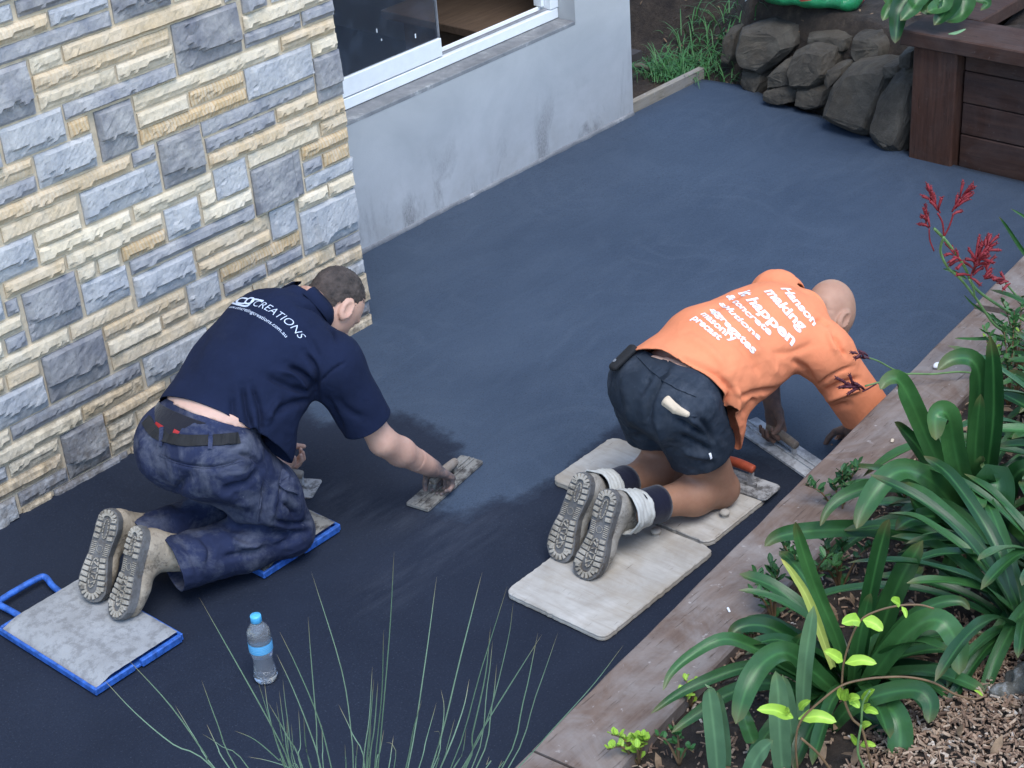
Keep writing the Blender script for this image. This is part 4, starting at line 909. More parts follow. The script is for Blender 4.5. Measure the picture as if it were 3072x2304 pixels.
# ---- boots
def sole_hw(y, L):
    t = y / L; ys = [0, 0.03, 0.09, 0.2, 0.36, 0.5, 0.64, 0.78, 0.88, 0.95, 0.985, 1.0]; hs = [0.0, 0.020, 0.0325, 0.0375, 0.0345, 0.0330, 0.0410, 0.0475, 0.0455, 0.034, 0.020, 0.0]
    return np.interp(t, ys, hs)
def make_boot(parent, T, H, upv, side, mat, seed, L=0.285, shaft=None):
    T = np.array(T, float); H = np.array(H, float); R = frame(T - H, upv); mw_ = Matrix(((R[0, 0], R[0, 1], R[0, 2], H[0]), (R[1, 0], R[1, 1], R[1, 2], H[1]), (R[2, 0], R[2, 1], R[2, 2], H[2]), (0, 0, 0, 1)))
    cxf = lambda y: side * (0.010 * math.sin(math.pi * min(max((y / L - 0.25) / 0.75, 0), 1)) - 0.004)
    e = lambda c, r, k=0.03: ('e', c, r, I3, k)
    P_ = [e((cxf(.05), 0.047, 0.040), (0.0365, 0.046, 0.046)), ('x', (0, 0.06, 0.040), (0.034, 0.045), (cxf(.17), 0.175, 0.032), (0.041, 0.036), (1, 0, 0), 0.03), e((cxf(.21), 0.215, 0.026), (0.0445, 0.064, 0.038)),
          ('c', (0, 0.055, 0.06), 0.040, (0, 0.066, 0.140), 0.046, 0.03), ('c', (0, 0.11, 0.07), 0.028, (0, 0.075, 0.135), 0.042, 0.03)]
    if shaft is not None: P_.append(('c', (0, 0.058, 0.075), 0.043, R.T @ (np.array(shaft, float) - H), 0.056, 0.03))
    V, F = sdf_mesh(P_, 0.0065, 2)
    V[:, 2] = np.maximum(V[:, 2], -0.002)
    N = vnormals(V, F); V = V + N * (0.0014 * vnoise(V * 70, seed))[:, None]
    V = V @ R.T + H
    bt = qmesh('boot', V, F, mat, parent)
    # stitched welt seams and laces are under the mud; sole with lugs below
    bm = bmesh.new(); n = 44
    ysamp = [L * (0.5 - 0.5 * math.cos(math.pi * i / n)) for i in range(n + 1)]
    out = [(cxf(y) + sole_hw(y, L), y) for y in ysamp] + [(cxf(y) - sole_hw(y, L), y) for y in ysamp[::-1][1:-1]]
    for grow, z0, z1 in ((0.003, 0.012, -0.004), (0.0045, -0.004, -0.016)):
        vt = []; vb = []
        for x, y in out:
            c_ = cxf(y); yy = (y - L / 2) * (1 + grow * 2 / L) + L / 2; xx = c_ + (x - c_) * (1 + grow / 0.045)
            vt.append(bm.verts.new((xx, yy, z0))); vb.append(bm.verts.new((xx * 0.995, yy, z1)))
        m = len(out)
        for i in range(m): bm.faces.new((vt[i], vt[(i + 1) % m], vb[(i + 1) % m], vb[i]))
        bm.faces.new(vt); bm.faces.new(vb[::-1])
    bms = bm; bm = bmesh.new()
    def lug(x0, x1, y0, y1, h=0.0085, tw=0.0):
        cx_, cy_ = (x0 + x1) / 2, (y0 + y1) / 2
        bm_box(bm, (cx_, cy_, -0.016 - h / 2 + 0.001), (abs(x1 - x0), abs(y1 - y0), h), Matrix.Rotation(tw, 3, 'Z'), 0.0012)
    for (ya, yb, st) in ((0.026, 0.098, 0.0185), (0.150, 0.255, 0.0175)):
        y = ya
        while y < yb:
            hw = min(sole_hw(y, L), sole_hw(y + 0.012, L)); c_ = cxf(y + 0.006)
            lug(c_ - hw + 0.001, c_ - hw * 0.42, y, y + 0.0125, tw=0.10); lug(c_ + hw * 0.42, c_ + hw - 0.001, y, y + 0.0125, tw=-0.10)
            lug(c_ - hw * 0.80, c_ - hw * 0.62, y + 0.005, y + 0.0075, 0.0098); lug(c_ + hw * 0.62, c_ + hw * 0.80, y + 0.005, y + 0.0075, 0.0098)
            y += st
    for i in range(7):   # fan of lugs at heel and toe
        a = math.pi * (i + 0.5) / 7
        for (yc, sg, rr) in ((0.034, -1, 0.024), (0.246, 1, 0.028)):
            c_ = cxf(yc); x_ = c_ + rr * math.cos(a) * 1.0; y_ = yc + sg * rr * math.sin(a) * 0.95
            bm_box(bm, (x_, y_, -0.0195), (0.0090, 0.019, 0.008), Matrix.Rotation(-(sg) * (math.pi / 2 - a), 3, 'Z'), 0.0012)
    for i in range(7):   # fine ribs on the waist of the sole
        y = 0.106 + i * 0.0058; hw = sole_hw(y, L); c_ = cxf(y); lug(c_ - hw + .001, c_ - hw * .45, y, y + 0.003, 0.0045); lug(c_ + hw * .45, c_ + hw - .001, y, y + 0.003, 0.0045)
    def loop(cx_, cy_, rx, ry, nn, th, h):
        for i in range(nn):
            a = 2 * math.pi * i / nn; a2 = 2 * math.pi * (i + 0.78) / nn; p = Vector((cx_ + rx * math.cos(a), cy_ + ry * math.sin(a), 0)); q = Vector((cx_ + rx * math.cos(a2), cy_ + ry * math.sin(a2), 0))
            bm_box(bm, tuple((p + q) / 2 + Vector((0, 0, -0.016 - h / 2))), ((q - p).length, th, h), Matrix.Rotation(math.atan2((q - p).y, (q - p).x), 3, 'Z'), 0.0008)
    loop(cxf(.06), 0.062, 0.0085, 0.030, 16, 0.0032, 0.006); loop(cxf(.125), 0.125, 0.011, 0.011, 12, 0.002, 0.003); loop(cxf(.2), 0.200, 0.0135, 0.046, 14, 0.0038, 0.0075)
    for yy, tw in ((0.170, 0.5), (0.185, -0.5), (0.200, 0.0), (0.214, 0.6), (0.228, -0.6)):
        lug(cxf(yy) - 0.008, cxf(yy) + 0.008, yy - 0.002, yy + 0.002, 0.007, tw)
    bm.transform(mw_)
    from_bm('tread', bm, M['sole'], bt); bms.transform(mw_); from_bm('sole', bms, M['sole_dark'], bt)
    return bt
def attr_fill(o, name, vals):
    a = o.data.attributes.new(name, 'FLOAT', 'POINT'); a.data.foreach_set('value', np.asarray(vals, np.float32))
def near_w(V, c, r0, r1):
    d = np.linalg.norm(V - np.array(c), axis=1); return np.clip((r1 - d) / (r1 - r0), 0, 1)
Z2 = lambda x, y: ((1600 + x / 2.011) * 0.72005, (780 + y / 2.011) * 0.72005)
ZN = lambda x, y: ((250 + x / 1.8433) * 0.72005, (750 + y / 1.8433) * 0.72005)
Z7 = lambda x, y: ((540 + x / 3.95) * 0.72005, (680 + y / 3.95) * 0.72005)
def sleeve_cut(p, n, r): 
    p_ = Vector(p); return (p, n, lambda c, p_=p_, r=r: (c - p_).length < r)
# ------------------------------------------------------------------ man in the orange shirt
hipN, hipF = (3.730, 2.800, 0.455), (3.755, 2.970, 0.455); knN, knF = (3.868, 2.768, 0.080), (3.905, 2.975, 0.080); anN, anF = (3.535, 2.838, 0.150), (3.575, 2.975, 0.150)
shN, shF = (4.235, 2.615, 0.455), (4.365, 2.885, 0.525); elN, elF = (4.330, 2.530, 0.210), (4.430, 2.985, 0.300); wrN, wrF = (4.420, 2.610, 0.075), (4.330, 2.875, 0.130)
nb = np.array((4.310, 2.760, 0.515)); hc = np.array((4.440, 2.738, 0.464)); RH = frame((0.26, -0.14, -0.95), (0.94, -0.06, 0.28))
sax = (0.28, 0.92, 0.26); hax = (0.10, 0.99, 0.04)
shirtO = [('x', (3.715, 2.868, 0.505), (0.158, 0.122), (3.93, 2.835, 0.535), (0.160, 0.120), hax, 0.05), ('x', (3.93, 2.835, 0.535), (0.160, 0.120), (4.20, 2.768, 0.518), (0.172, 0.120), sax, 0.06),
         ('c', shN, 0.084, shF, 0.082, 0.05), ('c', (4.20, 2.78, 0.535), 0.105, nb, 0.080, 0.04), ('e', (3.98, 2.79, 0.455), (0.20, 0.145, 0.105), I3, 0.06), ('e', (3.845, 2.708, 0.385), (0.075, 0.036, 0.17), I3, 0.05),
         ('c', shN, 0.083, (4.375, 2.495, 0.145), 0.084, 0.045), ('c', shF, 0.080, (4.45, 2.99, 0.30), 0.080, 0.045), ('e', (4.12, 2.82, 0.585), (0.16, 0.10, 0.050), I3, 0.06)]
shortO = [('x', (3.722, 2.874, 0.455), (0.146, 0.124), (3.80, 2.862, 0.512), (0.136, 0.106), hax, 0.05), ('e', (3.702, 2.812, 0.475), (0.098, 0.096, 0.108), I3, 0.05), ('e', (3.732, 2.938, 0.475), (0.094, 0.088, 0.104), I3, 0.05),
      ('c', hipN, 0.118, (3.835, 2.772, 0.14), 0.108, 0.04), ('c', hipF, 0.116, (3.865, 2.985, 0.14), 0.100, 0.04)]
bodyO = [('x', (3.725, 2.882, 0.480), (0.140, 0.112), (3.88, 2.85, 0.535), (0.140, 0.103), hax, 0.05), ('x', (3.88, 2.858, 0.540), (0.150, 0.105), (4.20, 2.77, 0.535), (0.165, 0.105), sax, 0.05),
         ('c', shN, 0.068, shF, 0.068, 0.05), ('c', (4.22, 2.78, 0.53), 0.09, nb, 0.066, 0.05), ('c', nb, 0.062, hc + RH @ np.array((0, -0.035, -0.055)), 0.060, 0.03),
         ('c', hipN, 0.098, (3.79, 2.783, 0.27), 0.080, 0.04), ('c', (3.79, 2.783, 0.27), 0.080, knN, 0.060, 0.03), ('c', hipF, 0.098, (3.825, 2.985, 0.27), 0.080, 0.04), ('c', (3.825, 2.985, 0.27), 0.080, knF, 0.060, 0.03),
         ('c', knN, 0.056, (3.76, 2.790, 0.105), 0.062, 0.025), ('c', (3.76, 2.790, 0.105), 0.062, (3.62, 2.82, 0.140), 0.046, 0.03), ('c', (3.62, 2.82, 0.140), 0.046, anN, 0.040, 0.02),
         ('c', knF, 0.056, (3.80, 2.975, 0.110), 0.062, 0.025), ('c', (3.80, 2.975, 0.110), 0.062, (3.66, 2.975, 0.140), 0.046, 0.03), ('c', (3.66, 2.975, 0.140), 0.046, anF, 0.040, 0.02),
         ('e', (3.885, 2.764, 0.082), (0.045, 0.052, 0.050), I3, 0.02), ('e', (3.922, 2.972, 0.082), (0.045, 0.052, 0.050), I3, 0.02),
         ('c', shN, 0.060, elN, 0.046, 0.03), ('c', elN, 0.043, wrN, 0.029, 0.02), ('c', shF, 0.060, elF, 0.046, 0.03), ('c', elF, 0.045, (4.375, 2.93, 0.21), 0.041, 0.02), ('c', (4.375, 2.93, 0.21), 0.041, wrF, 0.029, 0.02)]
bV, bF = sdf_mesh(bodyO, 0.010, 2)
bV = tuck(bV, bF, shirtO, 0.040, lambda p: ((p - np.array((3.742, 2.86, 0.545))) @ np.array((-0.90, -0.12, -0.36)) < -0.012) & (p[:, 0] < 4.34) & (p[:, 2] > 0.30))
bV = tuck(bV, bF, shortO, 0.026, lambda p: ((p - np.array((3.744, 2.89, 0.585))) @ np.array((0.42, -0.04, 0.90)) < -0.008) & (p[:, 2] > 0.27) & (p[:, 0] < 3.95))
hV, hF = sdf_mesh(xf(head_prims(), RH, hc) + [('c', nb, 0.060, hc + RH @ np.array((0, -0.035, -0.055)), 0.060, 0.03), ('c', hc + RH @ np.array((0.03, -0.090, -0.035)), 0.012, hc + RH @ np.array((-0.03, -0.090, -0.035)), 0.012, 0.02)], 0.0042, 1)
FH_O = hand_prims(wrF, (-0.25, -0.38, -0.90), (-0.80, 0.10, 0.20), (1.0, 1.25, 0.8), (0.25, -0.92, 0.15), 0.02, (0.7, 0.55), 0.98)
NH_O = hand_prims(wrN, (0.55, 0.45, -0.65), (-0.3, 0.4, -0.8), (0.9, 1.1, 0.7), (0.3, 0.9, 0.3), 0.02, (0.7, 0.5))
h1 = sdf_mesh(FH_O + [('c', (4.36, 2.91, 0.185), 0.037, wrF, 0.029, 0.01)], 0.0036, 1); h2 = sdf_mesh(NH_O + [('c', elN, 0.043, wrN, 0.029, 0.01)], 0.0042, 1)
V, F = join_q([(bV, bF), (hV, hF), h1, h2])
# wrinkles on the nape
V = folds(V, F, [([Z2(1735, 255), Z2(1765, 295), Z2(1810, 305)], -0.0010, 4), ([Z2(1690, 240), Z2(1730, 290), Z2(1775, 330)], -0.0012, 4)])
manO = qmesh('person', V, F, M['skinO']); tag(manO, 'bald person in orange t-shirt and dark shorts kneeling on wooden boards, smoothing the slab', 'person')
hd = near_w(V, hc, 0.10, 0.16); back = near_w(V, (3.75, 2.88, 0.60), 0.14, 0.26)
attr_fill(manO, 'tan', np.clip(1 - 0.28 * hd - 0.95 * back, 0, 1)); attr_fill(manO, 'dirt', np.clip(0.80 * near_w(V, wrF, 0.10, 0.26) + 0.8 * near_w(V, wrN, 0.1, 0.2) + 0.35 * near_w(V, knN, 0.03, 0.16) + 0.30 * near_w(V, knF, 0.03, 0.14), 0, 1))
# t-shirt
V, F = sdf_mesh(shirtO, 0.0060, 3)
st = [([Z2(690, 500), Z2(880, 620), Z2(1040, 770), Z2(1140, 950)], 0.005, 12), ([Z2(720, 560), Z2(880, 690), Z2(1000, 820)], -0.004, 8), ([Z2(1225, 820), Z2(1110, 700), Z2(960, 620), Z2(820, 560)], -0.006, 9), ([Z2(1215, 1010), Z2(1175, 900), Z2(1190, 790)], -0.010, 8),
      ([Z2(1160, 980), Z2(1110, 860), Z2(1090, 780)], -0.006, 8), ([Z2(1210, 930), Z2(1230, 860), Z2(1225, 760)], 0.007, 8), ([Z2(1240, 830), Z2(1400, 795), Z2(1560, 775), Z2(1700, 745)], -0.008, 8), ([Z2(1270, 960), Z2(1310, 880), Z2(1360, 840)], -0.008, 9),
      ([Z2(1700, 770), Z2(1800, 700), Z2(1930, 640)], -0.005, 5), ([Z2(1750, 800), Z2(1860, 750), Z2(1960, 715)], -0.006, 7), ([Z2(1760, 850), Z2(1880, 800), Z2(1990, 770)], 0.006, 8), ([Z2(1790, 900), Z2(1900, 870)], -0.005, 8),
      ([Z2(1690, 760), Z2(1640, 660), Z2(1560, 600)], -0.005, 9), ([Z2(1810, 440), Z2(1850, 520), Z2(1900, 590)], -0.006, 7), ([Z2(1770, 420), Z2(1800, 500), Z2(1840, 570)], 0.004, 8), ([Z2(1640, 830), Z2(1500, 870), Z2(1350, 900)], -0.007, 9),
      ([Z2(1690, 380), Z2(1740, 360), Z2(1790, 400)], -0.005, 6), ([Z2(1100, 420), Z2(1230, 500), Z2(1330, 620), Z2(1380, 740)], -0.0035, 12), ([Z2(900, 450), Z2(1060, 540), Z2(1180, 680)], 0.004, 14), ([Z2(1420, 560), Z2(1560, 560), Z2(1700, 500)], -0.003, 10), ([Z2(1550, 850), Z2(1480, 900)], 0.006, 9),
      ([Z2(1010, 330), Z2(1160, 260), Z2(1300, 170)], -0.003, 9), ([Z2(1280, 470), Z2(1420, 610), Z2(1500, 720)], 0.003, 12)]
V = folds(V, F, st); V = V + vnormals(V, F) * (0.0016 * vnoise(V * 16, 31) + crumple(V, 41, 0.0035, 13))[:, None]
hemP, hemN = (3.735, 2.86, 0.545), (-0.80, -0.22, -0.36)
ts = qmesh('t_shirt', V, F, M['orange'], manO, [((3.742, 2.86, 0.545), (-0.90, -0.12, -0.36), lambda c: c.x < 4.05), sleeve_cut((4.330, 2.525, 0.215), (0.33, -0.35, -0.87), 0.20), sleeve_cut((4.42, 2.975, 0.36), (0.35, 0.30, -0.88), 0.13),
                                                 ((4.350, 2.757, 0.506), (0.95, -0.12, -0.10), lambda c: (c - Vector((4.350, 2.757, 0.506))).length < 0.105)], 0.004)
# crew neck ribbing
ring = [np.array((4.350, 2.757, 0.506)) + 0.074 * (math.cos(a) * nrmz(np.cross((0.95, -0.12, -0.10), (0, 0, 1))) + math.sin(a) * nrmz(np.cross(np.cross((0.95, -0.12, -0.10), (0, 0, 1)), (0.95, -0.12, -0.10)))) for a in np.linspace(0, 2 * math.pi, 29)]
tv, tf = tube_mesh(ring, 0.0105, 8, False); mk('collar', tv, tf, M['orange'], ts, True)
bvO = bvh_of(ts)
for body, a, b, hh, bo in (('Hanson', (1492, 172), (1692, 400), 0.052, 0.035), ('making', (1392, 190), (1618, 432), 0.052, 0.035), ('it happen', (1236, 200), (1560, 520), 0.054, 0.035), ('& concrete', (1160, 222), (1425, 458), 0.036, 0.03),
                           ('solutions', (1118, 262), (1360, 488), 0.036, 0.03), ('aggregates', (1062, 298), (1325, 568), 0.034, 0.03), ('masonry', (1008, 328), (1205, 500), 0.034, 0.03), ('precast', (955, 356), (1120, 486), 0.034, 0.03)):
    text_on(bvO, body, [Z2(*a), Z2(*b)], hh, M['print_white'], ts, 'printed_lettering', bo, ref=(-0.10, -0.24, 0.96))
# shorts
V, F = sdf_mesh(shortO, 0.0065, 2)
st = [([Z2(820, 620), Z2(760, 720), Z2(700, 860), Z2(690, 1000)], -0.010, 10), ([Z2(850, 960), Z2(950, 1010), Z2(1050, 1080)], -0.006, 8), ([Z2(880, 1060), Z2(990, 1110), Z2(1080, 1160)], -0.006, 9), ([Z2(740, 950), Z2(780, 1080), Z2(850, 1200)], 0.005, 10), ([Z2(1000, 950), Z2(1060, 1030), Z2(1090, 1120)], -0.006, 8),
      ([Z2(560, 750), Z2(580, 900), Z2(600, 1020)], 0.004, 14), ([Z2(700, 700), Z2(640, 800)], -0.005, 10), ([Z2(900, 900), Z2(980, 1000)], 0.006, 8), ([Z2(900, 1150), Z2(1000, 1180), Z2(1080, 1190)], 0.005, 8)]
V = folds(V, F, st); V = V + vnormals(V, F) * (0.0022 * vnoise(V * 18, 51) + crumple(V, 42, 0.0050, 16))[:, None]
so = qmesh('shorts', V, F, M['shorts'], manO, [((3.744, 2.89, 0.585), (0.42, -0.04, 0.90), lambda c: c.z > 0.40), ((3.795, 2.78, 0.268), (0.36, -0.06, -0.93), lambda c: c.y < 2.885 and c.z < 0.40), ((3.82, 2.985, 0.268), (0.36, 0, -0.93), lambda c: c.y >= 2.885 and c.z < 0.40)], 0.004)
bvS = bvh_of(so)
def ribbon_on(bvh, line, width, mat, parent, name, lift=0.004, thick=0.004):
    P_ = []
    for x, y in catmull(line, 6):
        h = px_hit(bvh, x, y)
        if h[0] is not None: P_.append((np.array(h[0]), np.array(h[1])))
    if len(P_) < 3: return None
    V = []; F = []
    for i, (p, n) in enumerate(P_):
        t = nrmz(P_[min(i + 1, len(P_) - 1)][0] - P_[max(i - 1, 0)][0]); s = nrmz(np.cross(n, t))
        for a, b in ((-.5, 0), (-.5, 1), (.5, 1), (.5, 0)): V.append(p + s * width * a + n * (lift - thick * (1 - b)))
    for i in range(len(P_) - 1):
        for j in range(4): F.append((i * 4 + j, i * 4 + (j + 1) % 4, i * 4 + 4 + (j + 1) % 4, i * 4 + 4 + j))
    F.append((3, 2, 1, 0)); e = (len(P_) - 1) * 4; F.append((e, e + 1, e + 2, e + 3)); return mk(name, V, F, mat, parent, False)
ribbon_on(bvS, [Z2(780, 850), Z2(830, 905), Z2(900, 935), Z2(985, 940)], 0.006, M['shorts'], so, 'pocket_seam', 0.003)
ribbon_on(bvS, [Z2(650, 570), Z2(740, 660), Z2(850, 740), Z2(990, 800)], 0.030, M['shorts'], so, 'waistband', 0.004)
ribbon_on(bvS, [Z2(1063, 1165), Z2(1068, 1180), Z2(1072, 1198)], 0.008, M['print_white'], so, 'logo_tab', 0.002)
# folded work glove poking out of the back pocket
M['glove'] = m_cloth('cream_glove_leather', (0.62, 0.50, 0.36), 0.1, 0.8, 400, (0.35, 0.28, 0.2, 1), 0.4, 25)
hp = px_hit(bvS, *Z2(860, 895)); gp_ = np.array(hp[0]); gn = np.array(hp[1])
hp2 = px_hit(bvS, *Z2(800, 845)); hp3 = px_hit(bvS, *Z2(930, 930)); ga, gb = np.array(hp2[0]), np.array(hp3[0])
V, F = sdf_mesh([('x', ga + gn * 0.004, (0.020, 0.008), gp_ + gn * 0.006, (0.016, 0.009), np.cross(gn, gb - ga), 0.006), ('x', gp_ + gn * 0.006, (0.016, 0.009), gb + gn * 0.002, (0.010, 0.008), np.cross(gn, gb - ga), 0.006), ('x', ga + gn * 0.012, (0.010, 0.006), gp_ + gn * 0.012, (0.006, 0.006), np.cross(gn, gb - ga), 0.004)], 0.003, 1)
gl = qmesh('work_glove', V, F, M['glove']); tag(gl, 'folded cream glove poking out of the back pocket of dark shorts', 'glove')
# phone pouch on the waistband
c_ = np.array((3.700, 2.985, 0.585)); R = frame((-0.62, 0.20, -0.45), (-0.3, 0.45, 0.80))
V, F = sdf_mesh(xf([('x', (0, -0.02, 0), (0.026, 0.013), (0, 0.062, 0.006), (0.024, 0.013), (1, 0, 0), 0.01)], R, c_), 0.004, 1)
ph = qmesh('phone_pouch', V, F, M['belt'], None); tag(ph, 'black phone pouch clipped to the waistband below orange shirt', 'phone pouch')
bm = bmesh.new(); bmesh.ops.create_cone(bm, segments=14, radius1=0.006, radius2=0.006, depth=0.003, cap_ends=True); bm.transform(Matrix.Translation(Vector(c_ + R @ np.array((0, 0.045, 0.018)))) @ Vector(R[:, 2]).to_track_quat('Z', 'Y').to_matrix().to_4x4()); from_bm('press_stud', bm, M['track'], ph)
# boots, gaiters, socks
bO1 = make_boot(manO, (3.318, 2.868, 0.040), (3.452, 2.858, 0.262), (0.84, 0.03, -0.54), 1, M['boot2'], 3)
bO2 = make_boot(manO, (3.345, 2.992, 0.040), (3.478, 2.992, 0.262), (0.84, 0.03, -0.54), -1, M['boot2'], 4)
for (a, b, nm_) in ((np.array((3.472, 2.846, 0.176)), np.array((3.545, 2.832, 0.158)), 'N'), (np.array((3.505, 2.985, 0.180)), np.array((3.580, 2.980, 0.158)), 'F')):
    pts = [a + (b - a) * t for t in np.linspace(0, 1, 14)]; rad = [0.070 + 0.003 * math.sin(i * 2.1) - 0.0008 * i for i in range(14)]
    tv, tf = tube_mesh(pts, rad, 28, False); tv = np.array(tv); 
    tv = tv + 0.006 * nrmz_rows(tv - np.repeat(np.array(pts), 28, 0)) * vnoise(tv * 38, 8)[:, None] + 0.003 * nrmz_rows(tv - np.repeat(np.array(pts), 28, 0)) * vnoise(tv * 95, 9)[:, None]
    o = mk('boot_gaiter', tv, tf, M['gaiter'], manO, True); md = o.modifiers.new('t', 'SOLIDIFY'); md.thickness = 0.004; md.offset = -1
    d = nrmz(b - a); c0 = b - d * 0.012; c1 = b + d * 0.078; tv, tf = tube_mesh([c0 + (c1 - c0) * t for t in np.linspace(0, 1, 8)], [0.055, 0.056, 0.057, 0.058, 0.0585, 0.059, 0.0600, 0.0600], 24, True); mk('sock', tv, tf, M['sock'], manO, True)
# ------------------------------------------------------------------ man in the navy polo
hipN, hipF = (2.690, 3.745, 0.450), (2.675, 3.940, 0.450); knN, knF = (2.862, 3.712, 0.105), (2.920, 3.935, 0.105); anN, anF = (2.520, 3.812, 0.155), (2.540, 3.985, 0.155)
shN, shF = (3.075, 3.640, 0.630), (3.050, 3.980, 0.662); elN, elF = (3.165, 3.555, 0.335), (3.130, 4.070, 0.400); wrN, wrF = (3.372, 3.560, 0.125), (3.125, 4.075, 0.165)
nb = np.array((3.145, 3.830, 0.735)); hc = np.array((3.270, 3.825, 0.694)); RH = frame((0.40, -0.14, -0.89), (0.90, 0.0, 0.42)); sax = (-0.06, 0.98, 0.17); hax = (-0.10, 0.98, 0.12)
shirtN = [('x', (2.715, 3.842, 0.535), (0.164, 0.124), (2.86, 3.838, 0.615), (0.164, 0.124), hax, 0.05), ('x', (2.86, 3.838, 0.615), (0.164, 0.124), (3.04, 3.824, 0.690), (0.186, 0.128), sax, 0.06),
         ('c', shN, 0.088, shF, 0.086, 0.05), ('c', (3.04, 3.825, 0.695), 0.110, nb, 0.082, 0.04), ('e', (2.90, 3.80, 0.545), (0.16, 0.16, 0.10), I3, 0.06), ('e', (2.81, 3.662, 0.46), (0.10, 0.040, 0.115), I3, 0.05),
         ('c', shN, 0.088, (3.155, 3.56, 0.33), 0.082, 0.045), ('c', shF, 0.085, (3.14, 4.07, 0.38), 0.078, 0.045), ('e', (2.935, 3.85, 0.715), (0.15, 0.13, 0.050), Matrix.Rotation(-0.5, 3, 'Y'), 0.06)]
trouN = [('x', (2.665, 3.840, 0.455), (0.162, 0.134), (2.745, 3.84, 0.540), (0.154, 0.116), hax, 0.05), ('e', (2.632, 3.770, 0.465), (0.102, 0.102, 0.122), I3, 0.05), ('e', (2.622, 3.912, 0.465), (0.102, 0.100, 0.122), I3, 0.05),
      ('c', hipN, 0.122, (2.80, 3.722, 0.26), 0.110, 0.05), ('c', (2.80, 3.722, 0.26), 0.110, knN, 0.082, 0.04), ('c', hipF, 0.120, (2.81, 3.935, 0.26), 0.106, 0.05), ('c', (2.81, 3.935, 0.26), 0.106, knF, 0.080, 0.04),
      ('c', knN, 0.080, (2.72, 3.752, 0.120), 0.086, 0.03), ('c', (2.72, 3.752, 0.120), 0.086, (2.42, 3.832, 0.155), 0.088, 0.03), ('c', knF, 0.080, (2.74, 3.95, 0.120), 0.086, 0.03), ('c', (2.74, 3.95, 0.120), 0.086, (2.43, 3.995, 0.155), 0.086, 0.03)]
bodyN = [('x', (2.665, 3.840, 0.480), (0.155, 0.115), (2.77, 3.84, 0.570), (0.150, 0.108), hax, 0.05), ('x', (2.77, 3.84, 0.570), (0.150, 0.108), (3.04, 3.825, 0.685), (0.170, 0.110), sax, 0.05),
         ('c', shN, 0.070, shF, 0.070, 0.05), ('c', (3.05, 3.825, 0.69), 0.10, nb, 0.068, 0.05), ('c', nb, 0.064, hc + RH @ np.array((0, -0.035, -0.055)), 0.060, 0.03),
         ('c', hipN, 0.100, knN, 0.062, 0.04), ('c', hipF, 0.100, knF, 0.062, 0.04), ('c', knN, 0.052, (2.75, 3.75, 0.125), 0.046, 0.03), ('c', (2.75, 3.75, 0.125), 0.046, anN, 0.036, 0.03), ('c', knF, 0.052, (2.78, 3.95, 0.125), 0.046, 0.03), ('c', (2.78, 3.95, 0.125), 0.046, anF, 0.036, 0.03),
         ('c', shN, 0.062, elN, 0.040, 0.03), ('c', elN, 0.047, (3.235, 3.557, 0.262), 0.046, 0.02), ('c', (3.235, 3.557, 0.262), 0.046, wrN, 0.030, 0.02), ('c', shF, 0.062, elF, 0.048, 0.03), ('c', elF, 0.045, wrF, 0.030, 0.02)]
bV, bF = sdf_mesh(bodyN, 0.010, 2)
bV = tuck(bV, bF, shirtN, 0.046, lambda p: ((p - np.array((2.695, 3.84, 0.584))) @ np.array((-0.80, -0.16, -0.52)) < -0.012) & (p[:, 0] < 3.17) & (p[:, 2] > 0.45))
bV = tuck(bV, bF, trouN, 0.044, lambda p: ((p - np.array((2.682, 3.84, 0.598))) @ np.array((0.50, -0.05, 0.86)) < -0.008) & (p[:, 0] > 2.38) & (p[:, 0] < 3.02) & (p[:, 2] < 0.62))
hV, hF = sdf_mesh(xf(head_prims(), RH, hc) + [('c', nb, 0.062, hc + RH @ np.array((0, -0.035, -0.055)), 0.060, 0.03)], 0.0042, 1)
NH_N = hand_prims(wrN, (0.70, 0.06, -0.68), (-0.45, 0.0, -0.75), (0.75, 1.15, 0.9), (0.05, 0.98, 0.05), 0.02, (0.6, 0.5), 1.0)
FH_N = hand_prims(wrF, (0.25, -0.30, -0.90), (0.6, -0.6, 0.3), (0.9, 1.1, 0.7), (0.75, 0.5, 0.1), 0.02, (0.7, 0.5), 1.0)
h1 = sdf_mesh(NH_N + [('c', (3.30, 3.558, 0.197), 0.039, wrN, 0.030, 0.01)], 0.0036, 1); h2 = sdf_mesh(FH_N + [('c', elF, 0.045, wrF, 0.030, 0.01)], 0.0042, 1)
V, F = join_q([(bV, bF), (hV, hF), h1, h2])
manN = qmesh('person', V, F, M['skinN']); tag(manN, 'dark haired person in navy polo kneeling by stone wall, reaching out with a float', 'person')
attr_fill(manN, 'tan', np.clip(0.55 + 0 * V[:, 0] - 0.55 * near_w(V, (2.70, 3.85, 0.6), 0.14, 0.26), 0, 1)); attr_fill(manN, 'dirt', np.clip(1.0 * near_w(V, np.array(wrN) + np.array((0.06, 0, -0.05)), 0.09, 0.135), 0, 1))
